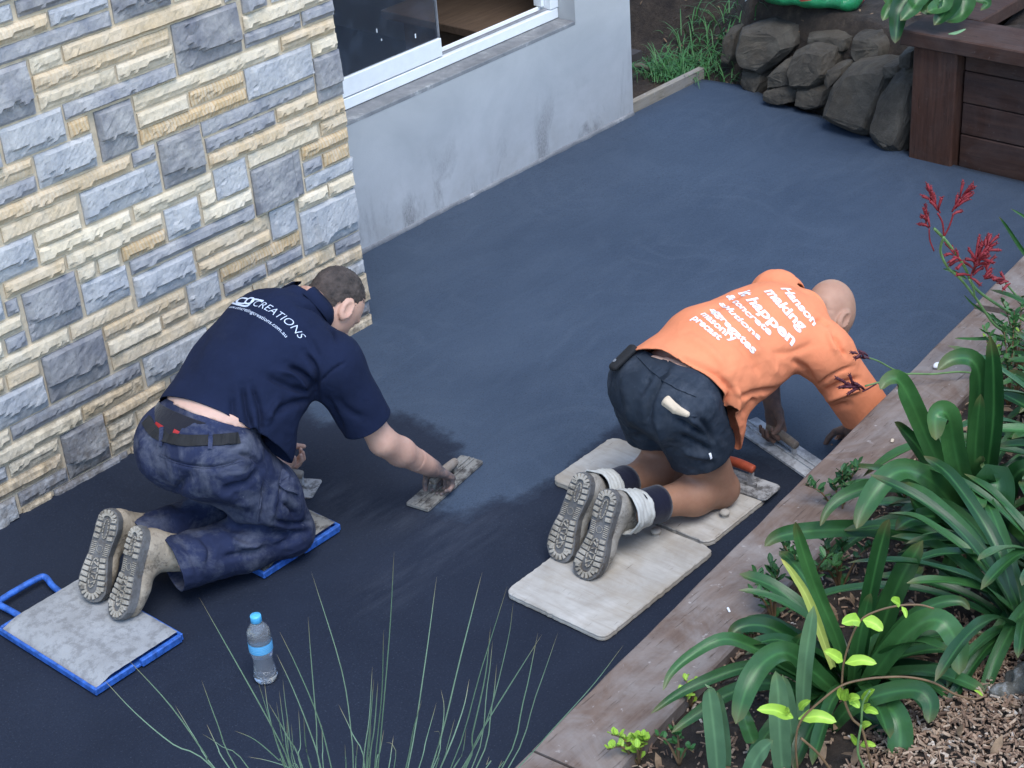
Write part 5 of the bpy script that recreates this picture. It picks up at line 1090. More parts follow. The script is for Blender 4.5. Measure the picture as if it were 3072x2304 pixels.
# hair: close cropped cap over the cranium, thinning at the crown
V, F = sdf_mesh(xf([('e', (0, -0.016, 0.031), (0.0775, 0.0975, 0.0895), I3, 0.02), ('e', (0, -0.045, -0.02), (0.066, 0.058, 0.05), I3, 0.02)], RH, hc), 0.004, 1)
loc = (V - hc) @ RH; N = vnormals(V, F); V = V + N * (0.0022 * vnoise(V * 210, 5) + 0.0012 * vnoise(V * 480, 6))[:, None]
def hair_keep(c):
    q = RH.T @ (np.array(c) - hc); y = q[1]; z = q[2]; ax_ = abs(q[0])
    lim = -0.058 if y < -0.045 else (-0.010 if y < 0.0 else (-0.012 + (y - 0.0) * 1.1))
    if y > 0.045: lim = max(lim, 0.062 if ax_ > 0.03 else 0.075)
    return z < lim + 0.004 * math.sin(q[0] * 300)
bm = bmesh.new(); bv = [bm.verts.new(v) for v in V]
for f in F: bm.faces.new([bv[i] for i in f])
bmesh.ops.delete(bm, geom=[f for f in bm.faces if hair_keep(f.calc_center_median())], context='FACES'); bmesh.ops.delete(bm, geom=[v for v in bm.verts if not v.link_faces], context='VERTS')
from_bm('hair', bm, M['hair'], manN, True)
# polo shirt
V, F = sdf_mesh(shirtN, 0.0060, 3)
st = [([ZN(930, 1010), ZN(900, 880), ZN(880, 750)], -0.008, 8), ([ZN(990, 1040), ZN(975, 880), ZN(930, 740)], -0.008, 8), ([ZN(860, 1010), ZN(830, 900), ZN(820, 800)], -0.006, 9), ([ZN(960, 1000), ZN(940, 900)], 0.006, 7), ([ZN(1290, 820), ZN(1240, 720), ZN(1130, 630)], -0.009, 9), ([ZN(1290, 800), ZN(1280, 660), ZN(1220, 560)], -0.009, 8),
      ([ZN(1250, 800), ZN(1180, 700), ZN(1060, 660)], 0.006, 9), ([ZN(1300, 740), ZN(1370, 670), ZN(1450, 620)], -0.004, 4), ([ZN(1000, 690), ZN(1130, 750), ZN(1280, 800)], -0.007, 9), ([ZN(1060, 900), ZN(1160, 850), ZN(1270, 830)], -0.007, 10), ([ZN(1010, 950), ZN(1080, 820)], 0.006, 10),
      ([ZN(1180, 300), ZN(1290, 330), ZN(1370, 430), ZN(1400, 520)], -0.006, 5), ([ZN(880, 1080), ZN(930, 1060), ZN(980, 1030)], -0.010, 6), ([ZN(370, 850), ZN(520, 900), ZN(680, 990)], 0.003, 6), ([ZN(1400, 800), ZN(1450, 880), ZN(1560, 940)], -0.004, 12), ([ZN(1340, 800), ZN(1400, 930), ZN(1430, 1000)], -0.005, 9), ([ZN(700, 420), ZN(620, 560), ZN(560, 700)], -0.003, 20),
      ([ZN(1190, 420), ZN(1260, 500), ZN(1300, 600)], -0.004, 10)]
V = folds(V, F, st); V = V + vnormals(V, F) * (0.0016 * vnoise(V * 15, 33) + crumple(V, 43, 0.0035, 13))[:, None]
ps = qmesh('polo_shirt', V, F, M['navy'], manN, [((2.695, 3.84, 0.584), (-0.80, -0.16, -0.52), lambda c: c.x < 2.95 and c.z < 0.70), ((3.130, 3.582, 0.415), (0.28, -0.22, -0.93), lambda c: c.y < 3.68 and c.x > 3.02), sleeve_cut((3.10, 4.05, 0.50), (0.25, 0.2, -0.92), 0.13),
                                                  ((3.175, 3.83, 0.738), (0.90, -0.02, 0.40), lambda c: (c - Vector((3.175, 3.83, 0.738))).length < 0.12)], 0.004)
# polo collar: folded band standing round the neck
cn = nrmz((0.90, -0.06, 0.36)); cu_ = nrmz(np.cross(cn, (0, 1, 0))); cv_ = np.cross(cn, cu_); cc_ = np.array((3.165, 3.826, 0.735)); V = []; F = []
na = 36
for i in range(na + 1):
    a = math.radians(-155 + 310 * i / na) ; dr = math.cos(a) * -cu_ + math.sin(a) * cv_
    for rr, hh in ((0.078, -0.012), (0.072, 0.030), (0.076, 0.036), (0.090, 0.020), (0.099, -0.014), (0.096, -0.015), (0.086, 0.018)): V.append(cc_ + dr * rr * (1 + 0.03 * math.sin(5 * a)) + cn * hh)
for i in range(na):
    for j in range(6): F.append((i * 7 + j, i * 7 + j + 1, i * 7 + 8 + j, i * 7 + 7 + j))
mk('collar', V, F, M['navy'], ps, True)
bvN = bvh_of(ps)
PN = (-0.36, -0.16, 0.92)
text_on(bvN, 'CREATIONS', [Z7(858, 938), Z7(1000, 985), Z7(1130, 1070), Z7(1260, 1160), Z7(1350, 1250), Z7(1420, 1345)], 0.036, M['print_blue'], ps, 'printed_lettering', -0.012, 0.0018, 0.25, PN)
text_on(bvN, 'www.concretingcreations.com.au', [Z7(562, 962), Z7(760, 1000), Z7(900, 1062), Z7(1080, 1165), Z7(1190, 1255), Z7(1250, 1318)], 0.017, M['print_blue'], ps, 'printed_lettering', 0.0, 0.0018, 0.0, PN)
text_on(bvN, 'O', [Z7(745, 925), Z7(870, 915)], 0.040, M['print_blue'], ps, 'printed_emblem', 0.03, ref=PN)
text_on(bvN, 'C', [Z7(640, 905), Z7(760, 925)], 0.038, M['print_blue'], ps, 'printed_emblem', 0.03, ref=PN)
ribbon_on(bvN, [Z7(610, 905), Z7(700, 930), Z7(790, 945), Z7(840, 905), Z7(880, 865), Z7(990, 885)], 0.006, M['print_blue'], ps, 'printed_emblem', 0.0022, 0.002)
# trousers
V, F = sdf_mesh(trouN, 0.0065, 2)
st = [([ZN(980, 1210), ZN(900, 1290), ZN(760, 1330)], -0.006, 9), ([ZN(1000, 1260), ZN(990, 1400), ZN(970, 1500)], -0.004, 4), ([ZN(1100, 1240), ZN(1090, 1380), ZN(1060, 1520)], -0.005, 5), ([ZN(1240, 1560), ZN(1120, 1580), ZN(1000, 1560), ZN(800, 1530)], -0.014, 10), ([ZN(1250, 1500), ZN(1150, 1520), ZN(1060, 1500)], -0.007, 6), ([ZN(1180, 1600), ZN(1080, 1630)], -0.007, 7),
      ([ZN(1110, 1400), ZN(1150, 1430), ZN(1170, 1480)], -0.009, 6), ([ZN(420, 1140), ZN(560, 1190), ZN(760, 1200), ZN(900, 1150)], -0.004, 4), ([ZN(600, 1240), ZN(520, 1320), ZN(520, 1400)], -0.008, 12), ([ZN(640, 1580), ZN(700, 1650), ZN(690, 1760)], -0.006, 9), ([ZN(560, 1600), ZN(600, 1700), ZN(640, 1800)], -0.004, 8), ([ZN(800, 1600), ZN(900, 1640), ZN(1000, 1640)], 0.006, 10), ([ZN(760, 1700), ZN(900, 1680), ZN(1060, 1640)], -0.007, 10),
      ([ZN(700, 1300), ZN(820, 1380), ZN(960, 1420)], 0.005, 14), ([ZN(850, 1120), ZN(940, 1150), ZN(990, 1210)], -0.006, 6), ([ZN(330, 1000), ZN(330, 1150), ZN(400, 1280)], 0.004, 14)]
V = folds(V, F, st); V = V + vnormals(V, F) * (0.0026 * vnoise(V * 17, 53) + 0.0012 * vnoise(V * 45, 54) + crumple(V, 44, 0.0065, 17))[:, None]
to = qmesh('work_trousers', V, F, M['trouser'], manN, [((2.682, 3.84, 0.598), (0.50, -0.05, 0.86), lambda c: c.z > 0.42), ((2.484, 3.815, 0.145), (-0.96, 0.25, -0.02), lambda c: c.y < 3.905 and c.x < 2.62 and c.z < 0.30), ((2.495, 3.99, 0.150), (-0.97, 0.18, 0.0), lambda c: c.y >= 3.905 and c.x < 2.62 and c.z < 0.30)], 0.0045)
bvT = bvh_of(to)
ribbon_on(bvT, [ZN(350, 940), ZN(400, 1010), ZN(520, 1050), ZN(650, 1055), ZN(760, 1050), ZN(860, 1040)], 0.034, M['belt'], to, 'belt', 0.006, 0.008)
for a, b in (((440, 985), (436, 1085)), ((705, 1015), (700, 1100))): ribbon_on(bvT, [ZN(*a), ZN((a[0] + b[0]) / 2, (a[1] + b[1]) / 2), ZN(*b)], 0.013, M['trouser'], to, 'belt_loop', 0.009, 0.004)
ribbon_on(bvT, [ZN(420, 1130), ZN(540, 1185), ZN(700, 1205), ZN(880, 1165)], 0.005, M['trouser'], to, 'yoke_seam', 0.003, 0.003)
ribbon_on(bvT, [ZN(1000, 1250), ZN(985, 1360), ZN(960, 1500)], 0.005, M['trouser'], to, 'side_seam', 0.003, 0.003)
ribbon_on(bvT, [ZN(1090, 1250), ZN(1120, 1290), ZN(1180, 1310)], 0.05, M['trouser'], to, 'cargo_flap', 0.006, 0.006)
# briefs showing above the belt
V, F = sdf_mesh([('x', (2.672, 3.842, 0.50), (0.166, 0.124), (2.735, 3.84, 0.560), (0.158, 0.113), hax, 0.04)], 0.008, 1)
br = qmesh('briefs', V, F, M['brief'], manN, [((2.684, 3.84, 0.572), (0.55, 0.0, 0.83), lambda c: True)], 0.002)
bvB = bvh_of(br)
for a, b in (((400, 960), (440, 985)), ((500, 1000), (530, 1015))): ribbon_on(bvB, [ZN(*a), ZN((a[0] + b[0]) / 2, (a[1] + b[1]) / 2), ZN(*b)], 0.012, M['red'], br, 'red_stripe', 0.002, 0.002)
bN1 = make_boot(manN, (2.290, 3.850, 0.052), (2.452, 3.872, 0.282), (0.80, -0.10, -0.55), 1, M['boot'], 13, shaft=(2.570, 3.795, 0.148))
bN2 = make_boot(manN, (2.302, 3.990, 0.058), (2.450, 4.022, 0.290), (0.80, 0.28, -0.52), -1, M['boot'], 14, shaft=(2.58, 3.98, 0.152))
# ================================================================== TOOLS AND LOOSE THINGS
M['blue'] = simple('blue_plastic', (0.030, 0.115, 0.42, 1), 0.5, 0.45, 45, 0.2, 160, 0.001)
def m_pad(name, c0, c1, mud):
    t = NT(name); v = t.co('World'); c = t.ramp(t.noise(7, 6, 0.65, v, 0.4), [(0.3, c0), (0.7, c1)])
    c = t.mix(t.math('MULTIPLY', t.ramp(t.noise(26, 6, 0.75, v), [(0.47, 0.0), (0.6, 1.0)]), mud), c, (0.045, 0.04, 0.038, 1))
    return t.fin(c, 0.8, t.bump(t.noise(140, 4, 0.65, v), 0.4, 0.003))
M['pad'] = m_pad('cement_smeared_rubber', (0.26, 0.265, 0.265, 1), (0.36, 0.37, 0.375, 1), 0.35); M['pad2'] = m_pad('muddy_rubber', (0.17, 0.165, 0.15, 1), (0.27, 0.265, 0.245, 1), 0.9)
def kneel_board(cx_, cy_, sx, sy, pad, handle, label):
    t = empty('kneeling_board', (cx_, cy_, 0.003)); tag(t, label, 'kneeling board', 'blue framed kneeling boards')
    bm = bmesh.new()   # frame: low tray with upturned rim and a notch in the near side
    bm_box(bm, (0, 0, 0.006), (sx - 0.01, sy - 0.01, 0.010), None, 0.002)
    for c, s in (((-sx / 2 + 0.005, 0, 0.014), (0.010, sy, 0.024)), ((sx / 2 - 0.005, 0, 0.014), (0.010, sy, 0.024)), ((0, sy / 2 - 0.005, 0.014), (sx - 0.021, 0.010, 0.0236)), ((-sx * 0.27, -sy / 2 + 0.005, 0.014), (sx * 0.42, 0.010, 0.0236)), ((sx * 0.24, -sy / 2 + 0.002, 0.0145), (sx * 0.46, 0.016, 0.025))): bm_box(bm, c, s, None, 0.003)
    from_bm('tray_frame', bm, M['blue'], t)
    V = []; F = []; nx_, ny_ = 18, 24   # pad with a bevelled toe edge
    for j in range(ny_ + 1):
        for i in range(nx_ + 1):
            x = (-0.5 + i / nx_) * (sx - 0.022); y = (-0.5 + j / ny_) * (sy - 0.022); e = x + (sx - 0.022) / 2
            z = 0.024 + 0.016 * min(e / 0.055, 1.0) - 0.010 * (abs(y) > (sy / 2 - 0.03)) * 0; ed = min((sx - 0.022) / 2 - abs(x), (sy - 0.022) / 2 - abs(y)); z -= 0.006 * max(0, 1 - ed / 0.008)
            V.append((x, y, z + 0.0006 * math.sin(i * 2.3 + j * 1.7)))
    for j in range(ny_):
        for i in range(nx_): F.append((j * (nx_ + 1) + i, j * (nx_ + 1) + i + 1, (j + 1) * (nx_ + 1) + i + 1, (j + 1) * (nx_ + 1) + i))
    mk('pad', V, F, pad, t, True)
    if handle:
        h = [(-0.075, sy / 2 - 0.004, 0.012), (-0.079, sy / 2 + 0.05, 0.016), (-0.086, sy / 2 + 0.098, 0.026), (-0.055, sy / 2 + 0.108, 0.028), (0.055, sy / 2 + 0.108, 0.028), (0.086, sy / 2 + 0.098, 0.026), (0.079, sy / 2 + 0.05, 0.016), (0.075, sy / 2 - 0.004, 0.012)]
        tv, tf = tube_mesh(catmull(h, 4), 0.0105, 8, True); mk('handle', tv, tf, M['blue'], t, True)
    return t
kneel_board(2.212, 3.902, 0.325, 0.490, M['pad'], True, 'blue framed kneeling board with handle under the tan boots')
kneel_board(2.892, 3.935, 0.335, 0.492, M['pad2'], False, 'blue framed kneeling board under the knees of the navy person')
# weathered plywood kneeling boards
M['ply'] = None
def m_ply():
    t = NT('weathered_plywood'); v = t.co('World'); g = t.noise(4, 6, 0.65, t.co('World', (10, 1.4, 1)), 0.6)
    c = t.ramp(t.noise(5, 6, 0.65, v, 0.5), [(0.28, (0.33, 0.305, 0.265, 1)), (0.72, (0.55, 0.53, 0.485, 1))])
    c = t.mix(t.ramp(g, [(0.35, 0.35), (0.55, 0.0)]), c, (0.25, 0.21, 0.165, 1))
    c = t.mix(t.ramp(t.noise(3.2, 4, 0.6, v), [(0.48, 0.0), (0.70, 0.65)]), c, (0.30, 0.235, 0.155, 1))
    crk = t.ramp(t.noise(9, 4, 0.6, t.co('World', (1.5, 16, 1), (0, 0, 0.1))), [(0.28, 1.0), (0.33, 0.0)]); c = t.mix(t.math('MULTIPLY', crk, 0.7), c, (0.10, 0.085, 0.07, 1))
    return t.fin(c, 0.88, t.bump(t.math('SUBTRACT', t.noise(90, 5, 0.65, v), crk), 0.35, 0.003))
M['ply'] = m_ply()
def ply(name, x0, x1, y0, y1, z0, th, label, chip, seed, cr=0.03):
    r = np.random.RandomState(seed); out = []
    for (cx_, cy_, a0) in ((x1 - cr, y1 - cr, 0), (x0 + cr, y1 - cr, 90), (x0 + cr, y0 + cr, 180), (x1 - cr, y0 + cr, 270)):
        for a in range(0, 91, 18): out.append((cx_ + cr * math.cos(math.radians(a0 + a)), cy_ + cr * math.sin(math.radians(a0 + a))))
    dense = []
    for i in range(len(out)):
        a = np.array(out[i]); b = np.array(out[(i + 1) % len(out)]); m = max(1, int(np.linalg.norm(b - a) / 0.012))
        for q in range(m): dense.append(a + (b - a) * q / m + r.normal(size=2) * 0.0009)
    c = np.array([(x0 + x1) / 2, (y0 + y1) / 2]); bm = bmesh.new(); rings = []
    for sc_, z in ((1.0, z0), (1.0, z0 + th * 0.35), (0.996, z0 + th * 0.5), (1.0, z0 + th * 0.65), (1.0, z0 + th - 0.003), (0.988, z0 + th)): rings.append([bm.verts.new((c[0] + (p[0] - c[0]) * sc_, c[1] + (p[1] - c[1]) * sc_, z + 0.0006 * r.normal() * (sc_ < .99))) for p in dense])
    n = len(dense)
    for a, b in zip(rings[:-1], rings[1:]):
        for i in range(n): bm.faces.new((a[i], a[(i + 1) % n], b[(i + 1) % n], b[i]))
    bm.faces.new(rings[-1]); bm.faces.new(rings[0][::-1])
    o = from_bm(name, bm, M['ply']); tag(o, label, 'board', 'weathered plywood kneeling boards'); return o
p1 = ply('plywood_board', 3.105, 3.655, 2.636, 3.022, 0.004, 0.018, 'weathered plywood kneeling board under the grey boots', None, 1)
p2 = ply('plywood_board', 3.668, 4.000, 2.668, 3.310, 0.004, 0.019, 'weathered plywood kneeling board under the bare knees', None, 2)
for par, px_, py_ in ((p1, 1417, 1152), (p2, 1566, 1112)):
    c = pix(px_, py_, 0.03); prof = [(0.0, 0.0), (0.014, 0.0), (0.010, 0.006), (0.011, 0.010), (0.0165, 0.015), (0.0165, 0.020), (0.012, 0.0245), (0, 0.026)]
    V = []; F = []; ns = 16
    for r_, z in prof[1:-1]:
        for s in range(ns): V.append((c[0] + r_ * math.cos(6.2832 * s / ns), c[1] + r_ * math.sin(6.2832 * s / ns), 0.0215 + z))
    m = len(prof) - 2
    for i in range(m - 1):
        for s in range(ns): F.append((i * ns + s, i * ns + (s + 1) % ns, (i + 1) * ns + (s + 1) % ns, (i + 1) * ns + s))
    F.append(tuple((m - 1) * ns + s for s in range(ns))); mk('wooden_knob', V, F, M['ply'], par, True)
# ---- water bottle
def lathe(prof, ns=32, caps=True):
    V = []; F = []
    for r_, z in prof:
        for s in range(ns): V.append((r_ * math.cos(6.2832 * s / ns), r_ * math.sin(6.2832 * s / ns), z))
    for i in range(len(prof) - 1):
        for s in range(ns): F.append((i * ns + s, i * ns + (s + 1) % ns, (i + 1) * ns + (s + 1) % ns, (i + 1) * ns + s))
    if caps: F.append(tuple(range(ns))[::-1]); F.append(tuple((len(prof) - 1) * ns + s for s in range(ns)))
    return V, F
tP = NT('clear_pet'); M['pet'] = tP.fin((0.93, 0.97, 1.0, 1), 0.08, tP.bump(tP.noise(70, 3, 0.5, tP.co('Object')), 0.35, 0.004), Transmission_Weight=0.88, IOR=1.5)
tW = NT('water'); M['water'] = tW.fin((0.96, 0.985, 1.0, 1), 0.02, None, Transmission_Weight=1.0, IOR=1.33)
M['bluecap'] = simple('light_blue_plastic', (0.10, 0.46, 0.78, 1), 0.4, 0.05, 30)
bo = empty('water_bottle', (2.402, 3.322, 0.003)); tag(bo, 'clear plastic water bottle with light blue cap and label on the dark slab', 'bottle')
oprof = [(0.020, 0.003), (0.030, 0.0), (0.0335, 0.006), (0.0345, 0.016), (0.0315, 0.024), (0.033, 0.030), (0.0295, 0.042), (0.031, 0.047), (0.0275, 0.058), (0.0290, 0.064), (0.0275, 0.076), (0.0315, 0.092), (0.0335, 0.100), (0.0340, 0.106), (0.0340, 0.140), (0.0345, 0.146), (0.0335, 0.152), (0.0345, 0.158), (0.0330, 0.172), (0.0265, 0.186), (0.018, 0.197), (0.0135, 0.204), (0.0132, 0.214)]
V, F = lathe(oprof); nO = len(V)
iprof = [(max(r_ - 0.0009, 0.002), z + (0.0012 if i < 2 else 0)) for i, (r_, z) in enumerate(oprof)]
V2, F2 = lathe(iprof); F = F[:-2] + [tuple(range(32))[::-1]] + [tuple(nO + i for i in f[::-1]) for f in F2[:-2]] + [tuple(nO + i for i in range(32))]
mk('bottle_shell', V, F, M['pet'], bo, True)
wprof = [(r_ - 0.0013, z) for r_, z in iprof[1:17]]; V, F = lathe(wprof); mk('water_fill', V, F, M['water'], bo, True)
V, F = lathe([(0.0347, 0.108), (0.0350, 0.110), (0.0350, 0.136), (0.0347, 0.138)], 32, False)
def m_label():
    t = NT('bottle_label'); v = t.co('Object', (1, 1, 1)); s = t.n('ShaderNodeSeparateXYZ'); t.l(v, s.inputs[0])
    st = t.ramp(t.wave(60, 6, 2, v, 'Z'), [(0.55, 0.0), (0.7, 1.0)]); c = t.mix(t.math('MULTIPLY', st, 0.35), (0.07, 0.40, 0.72, 1), (0.55, 0.78, 0.92, 1)); return t.fin(c, 0.35)
mk('label', V, F, m_label(), bo, True)
V, F = lathe([(0.0150, 0.205), (0.0160, 0.206), (0.0160, 0.2235), (0.0150, 0.2265), (0.004, 0.227)], 28); mk('cap', V, F, M['bluecap'], bo, True)
bo.rotation_euler = (0, 0, 0.4)
# ---- trowels and floats
M['steel'] = m_pad('cement_smeared_steel', (0.24, 0.24, 0.24, 1), (0.42, 0.42, 0.42, 1), 0.8); M['mag'] = m_pad('scuffed_magnesium', (0.42, 0.44, 0.46, 1), (0.60, 0.62, 0.64, 1), 0.45)
M['grip'] = simple('orange_red_grip', (0.42, 0.075, 0.03, 1), 0.6, 0.25, 40); M['woodgrip'] = m_timber('worn_handle_timber', (0.16, 0.12, 0.085, 1), (0.30, 0.245, 0.18, 1), (0.34, 0.33, 0.32, 1), 'X', 0.6)
def handle_tool(name, loc, rz, L, W_, bladem, gripm, label, cat, ridge=False, round_=0.02, hh=0.062, hl=0.13, post=1):
    t = empty(name, loc, rz); tag(t, label, cat); bm = bmesh.new()
    out = []
    for (cx_, cy_, a0) in ((L / 2 - round_, W_ / 2 - round_, 0), (-L / 2 + round_, W_ / 2 - round_, 90), (-L / 2 + round_, -W_ / 2 + round_, 180), (L / 2 - round_, -W_ / 2 + round_, 270)):
        for a in range(0, 91, 22): out.append((cx_ + round_ * math.cos(math.radians(a0 + a)), cy_ + round_ * math.sin(math.radians(a0 + a))))
    th = 0.008 if ridge else 0.0035; a = [bm.verts.new((x, y, 0)) for x, y in out]; b = [bm.verts.new((x * 0.995, y * 0.985, th)) for x, y in out]; n = len(out)
    for i in range(n): bm.faces.new((a[i], a[(i + 1) % n], b[(i + 1) % n], b[i]))
    bm.faces.new(b); bm.faces.new(a[::-1])
    if ridge:
        bm_box(bm, (0, W_ * 0.10, th + 0.003), (L * 0.97, 0.006, 0.007), None, 0.001); bm_box(bm, (0, -W_ * 0.10, th + 0.003), (L * 0.97, 0.006, 0.007), None, 0.001)
    from_bm('blade', bm, bladem, t)
    for s in ((-1, 1) if post == 2 else (1,)):
        bm = bmesh.new(); bm_box(bm, (s * hl * 0.42, 0, th + (hh - th) / 2 - 0.001), (0.016, 0.014, hh - th), None, 0.003); from_bm('shank', bm, bladem, t)
    if post == 1: bm = bmesh.new(); bm_box(bm, (-0.02, 0, th + 0.006), (0.18, 0.012, 0.012), None, 0.002); from_bm('mounting', bm, bladem, t)
    pts = [(-hl / 2, 0, hh), (-hl / 2 + 0.01, 0, hh + 0.001), (0, 0, hh + 0.004), (hl / 2 - 0.01, 0, hh + 0.001), (hl / 2, 0, hh)]
    tv, tf = tube_mesh(catmull(pts, 4), [0.0125 + 0.0035 * math.sin(math.pi * i / 16) for i in range(17)], 12, True); mk('grip', tv, tf, gripm, t, True)
    return t
handle_tool('finishing_trowel', (4.005, 2.79, 0.0265), math.radians(-88), 0.27, 0.105, M['steel'], M['grip'], 'steel finishing trowel with orange red grip beside the bare knee', 'trowel', False, 0.018, 0.068, 0.12)
handle_tool('magnesium_float', (4.285, 2.805, 0.004), math.atan2(0.335, 0.111), 0.42, 0.105, M['mag'], M['woodgrip'], 'long silver magnesium float gripped by the person in orange', 'float', True, 0.006, 0.050, 0.15, 2)
handle_tool('hand_float', (3.460, 3.600, 0.004), math.atan2(0.052, 0.33), 0.335, 0.092, M['pad2'], M['woodgrip'], 'pale hand float held at the outstretched arm of navy person', 'float', True, 0.008, 0.048, 0.14, 2)
handle_tool('edging_trowel', (3.135, 4.020, 0.004), math.radians(-62), 0.20, 0.115, M['steel'], M['woodgrip'], 'small steel trowel under the far hand of the navy person', 'trowel', False, 0.012, 0.055, 0.11)
# ---- bag of potting mix on the far bank
def m_bag():
    t = NT('printed_green_bag'); v = t.co('Object'); s = t.n('ShaderNodeSeparateXYZ'); t.l(v, s.inputs[0])
    c = t.mix(t.ramp(t.noise(7, 2, 0.5, v), [(0.45, 0.0), (0.5, 1.0)], 'CONSTANT'), (0.012, 0.17, 0.06, 1), (0.02, 0.24, 0.085, 1))
    c = t.mix(t.ramp(s.outputs[0], [(0.0, 0.0), (0.47, 0.0), (0.475, 1.0)]), c, (0.03, 0.20, 0.09, 1))
    red = t.ramp(t.noise(11, 1, 0.4, v), [(0.63, 0.0), (0.65, 1.0)]); c = t.mix(red, c, (0.36, 0.04, 0.03, 1))
    wh = t.ramp(s.outputs[1], [(0.0, 1.0), (0.5, 0.0)]); return t.fin(c, 0.35, t.bump(t.noise(16, 4, 0.6, v, 0.5), 0.5, 0.02))
bg = empty('plastic_bag', (7.30, 4.62, 0.425), math.radians(100)); tag(bg, 'green printed plastic bag lying on the far garden bank', 'bag')
V, F = sdf_mesh([('x', (-0.20, 0, 0.05), (0.15, 0.055), (0.20, 0, 0.05), (0.15, 0.055), (0, 1, 0), 0.04)], 0.012, 2); V = V + vnormals(V, F) * (0.010 * vnoise(V * 11, 3) + 0.004 * vnoise(V * 30, 4))[:, None]
qmesh('bag_body', V, F, m_bag(), bg)
V = []; F = []
for j in range(9):
    for i in range(5): V.append((0.245 + i * 0.018, -0.13 + j * 0.0325, 0.055 + 0.012 * math.sin(j * 1.6 + i) - 0.008 * i))
for j in range(8):
    for i in range(4): F.append((j * 5 + i, j * 5 + i + 1, j * 5 + 6 + i, j * 5 + 5 + i))
o = mk('bag_seam', V, F, M['print_white'], bg, True); md = o.modifiers.new('t', 'SOLIDIFY'); md.thickness = 0.004
V = []; F = []
o2 = box('printed_panel', (0.17, -0.03, 0.108), (0.07, 0.09, 0.003), M['print_blue'], bg, 0.001); o2.rotation_euler = (0.0, 0.12, 0.1)
# ---- sticks and scraps
M['bark'] = simple('grey_bark', (0.15, 0.125, 0.10, 1), 0.9, 0.4, 30, 0.7, 60, 0.004)
for q, (a, b, r_, lab) in enumerate((((1366, 42), (1412, 46), 0.016, 'grey broken stick lying on soil behind the wall corner'), ((1440, 42), (1475, 58), 0.013, 'short brown stick lying above the grass clump'))):
    A = pix(a[0], a[1], 0.25); B = pix(b[0], b[1], 0.25); A[2] = float(height_ground(A[0], A[1])) + 0.02; B[2] = float(height_ground(B[0], B[1])) + 0.02
    tv, tf = tube_mesh([A + (B - A) * t + np.array((0, 0, 0.01 * math.sin(t * 5))) for t in np.linspace(0, 1, 8)], [r_ * (1 - 0.3 * t) for t in np.linspace(0, 1, 8)], 8); tag(mk('stick', tv, tf, M['bark'], None, True), lab, 'stick')
def on_cap(px_, py_): p = pix(px_, py_, CZ + 0.001); return p
p = on_cap(2188 / 1.0, 1832) if False else on_cap((1900 + 540 / 1.8874) * 0.72005, (1600 + 438 / 1.8874) * 0.72005)
o = box('paper_scrap', tuple(p + np.array((0, 0, 0.003))), (0.020, 0.006, 0.005), M['print_white'], None, 0.002, Matrix.Rotation(0.9, 3, 'Z')); tag(o, 'tiny white scrap lying on the timber capping', 'scrap')
p = on_cap((2200 + 1130 / 2.37) * 0.72005, (1000 + 768 / 2.37) * 0.72005); o = box('wood_chip', tuple(p + np.array((0, 0, 0.003))), (0.018, 0.009, 0.005), M['glove'], None, 0.002, Matrix.Rotation(0.4, 3, 'Z')); tag(o, 'single pale wood chip resting on the timber capping', 'wood chip')
p = on_cap((2200 + 1445 / 2.37) * 0.72005, (1000 + 245 / 2.37) * 0.72005)
V, F = sdf_mesh([('e', p + np.array((0, 0, 0.009)), (0.016, 0.010, 0.009), I3, 0.01), ('e', p + np.array((0.012, -0.008, 0.006)), (0.010, 0.008, 0.006), I3, 0.01)], 0.003, 1); tag(qmesh('mortar_lump', V, F, M['print_white']), 'small white mortar lump on the timber capping behind the leaves', 'mortar lump')
# ================================================================== PLANTS
def m_leaf(name, c0, c1, tip, rough=0.38, back=0.25):
    t = NT(name); u = t.attr('across'); l_ = t.attr('along'); oi = t.n('ShaderNodeObjectInfo'); v = t.co('World')
    c = t.mix(oi.outputs['Random'], c0, c1)
    c = t.mix(t.ramp(t.noise(24, 4, 0.6, v), [(0.35, 0.25), (0.65, 0.0)]), c, tuple(x * 0.55 for x in c0[:3]) + (1,))
    mid = t.ramp(t.math('ABSOLUTE', t.math('SUBTRACT', u, 0.5), 0), [(0.0, 1.0), (0.10, 0.0)]); c = t.mix(t.math('MULTIPLY', mid, 0.35), c, tuple(min(1, x * 1.9) for x in c1[:3]) + (1,))
    c = t.mix(t.ramp(l_, [(0.90, 0.0), (1.0, 0.6)]), c, tip)
    cb = t.n('ShaderNodeCombineXYZ'); t.l(t.math('MULTIPLY', u, 40), cb.inputs[0]); st = t.noise(1.0, 2, 0.5, cb.outputs[0])
    return t.fin(c, rough, t.bump(st, 0.25, 0.002), Specular_IOR_Level=0.4, Subsurface_Weight=0.0)
M['strap'] = m_leaf('strap_leaf_green', (0.010, 0.048, 0.012, 1), (0.046, 0.135, 0.036, 1), (0.16, 0.13, 0.05, 1), 0.33)
M['strap_pale'] = m_leaf('strap_leaf_pale', (0.10, 0.21, 0.11, 1), (0.15, 0.27, 0.13, 1), (0.25, 0.30, 0.12, 1), 0.45)
M['strap_yellow'] = m_leaf('strap_leaf_yellow', (0.34, 0.42, 0.07, 1), (0.42, 0.46, 0.12, 1), (0.50, 0.36, 0.10, 1), 0.5)
M['lime'] = m_leaf('young_lime_leaf', (0.26, 0.46, 0.045, 1), (0.36, 0.55, 0.07, 1), (0.4, 0.5, 0.1, 1), 0.4)
M['shrub'] = m_leaf('small_shrub_leaf', (0.030, 0.105, 0.030, 1), (0.075, 0.19, 0.055, 1), (0.08, 0.2, 0.06, 1), 0.4)
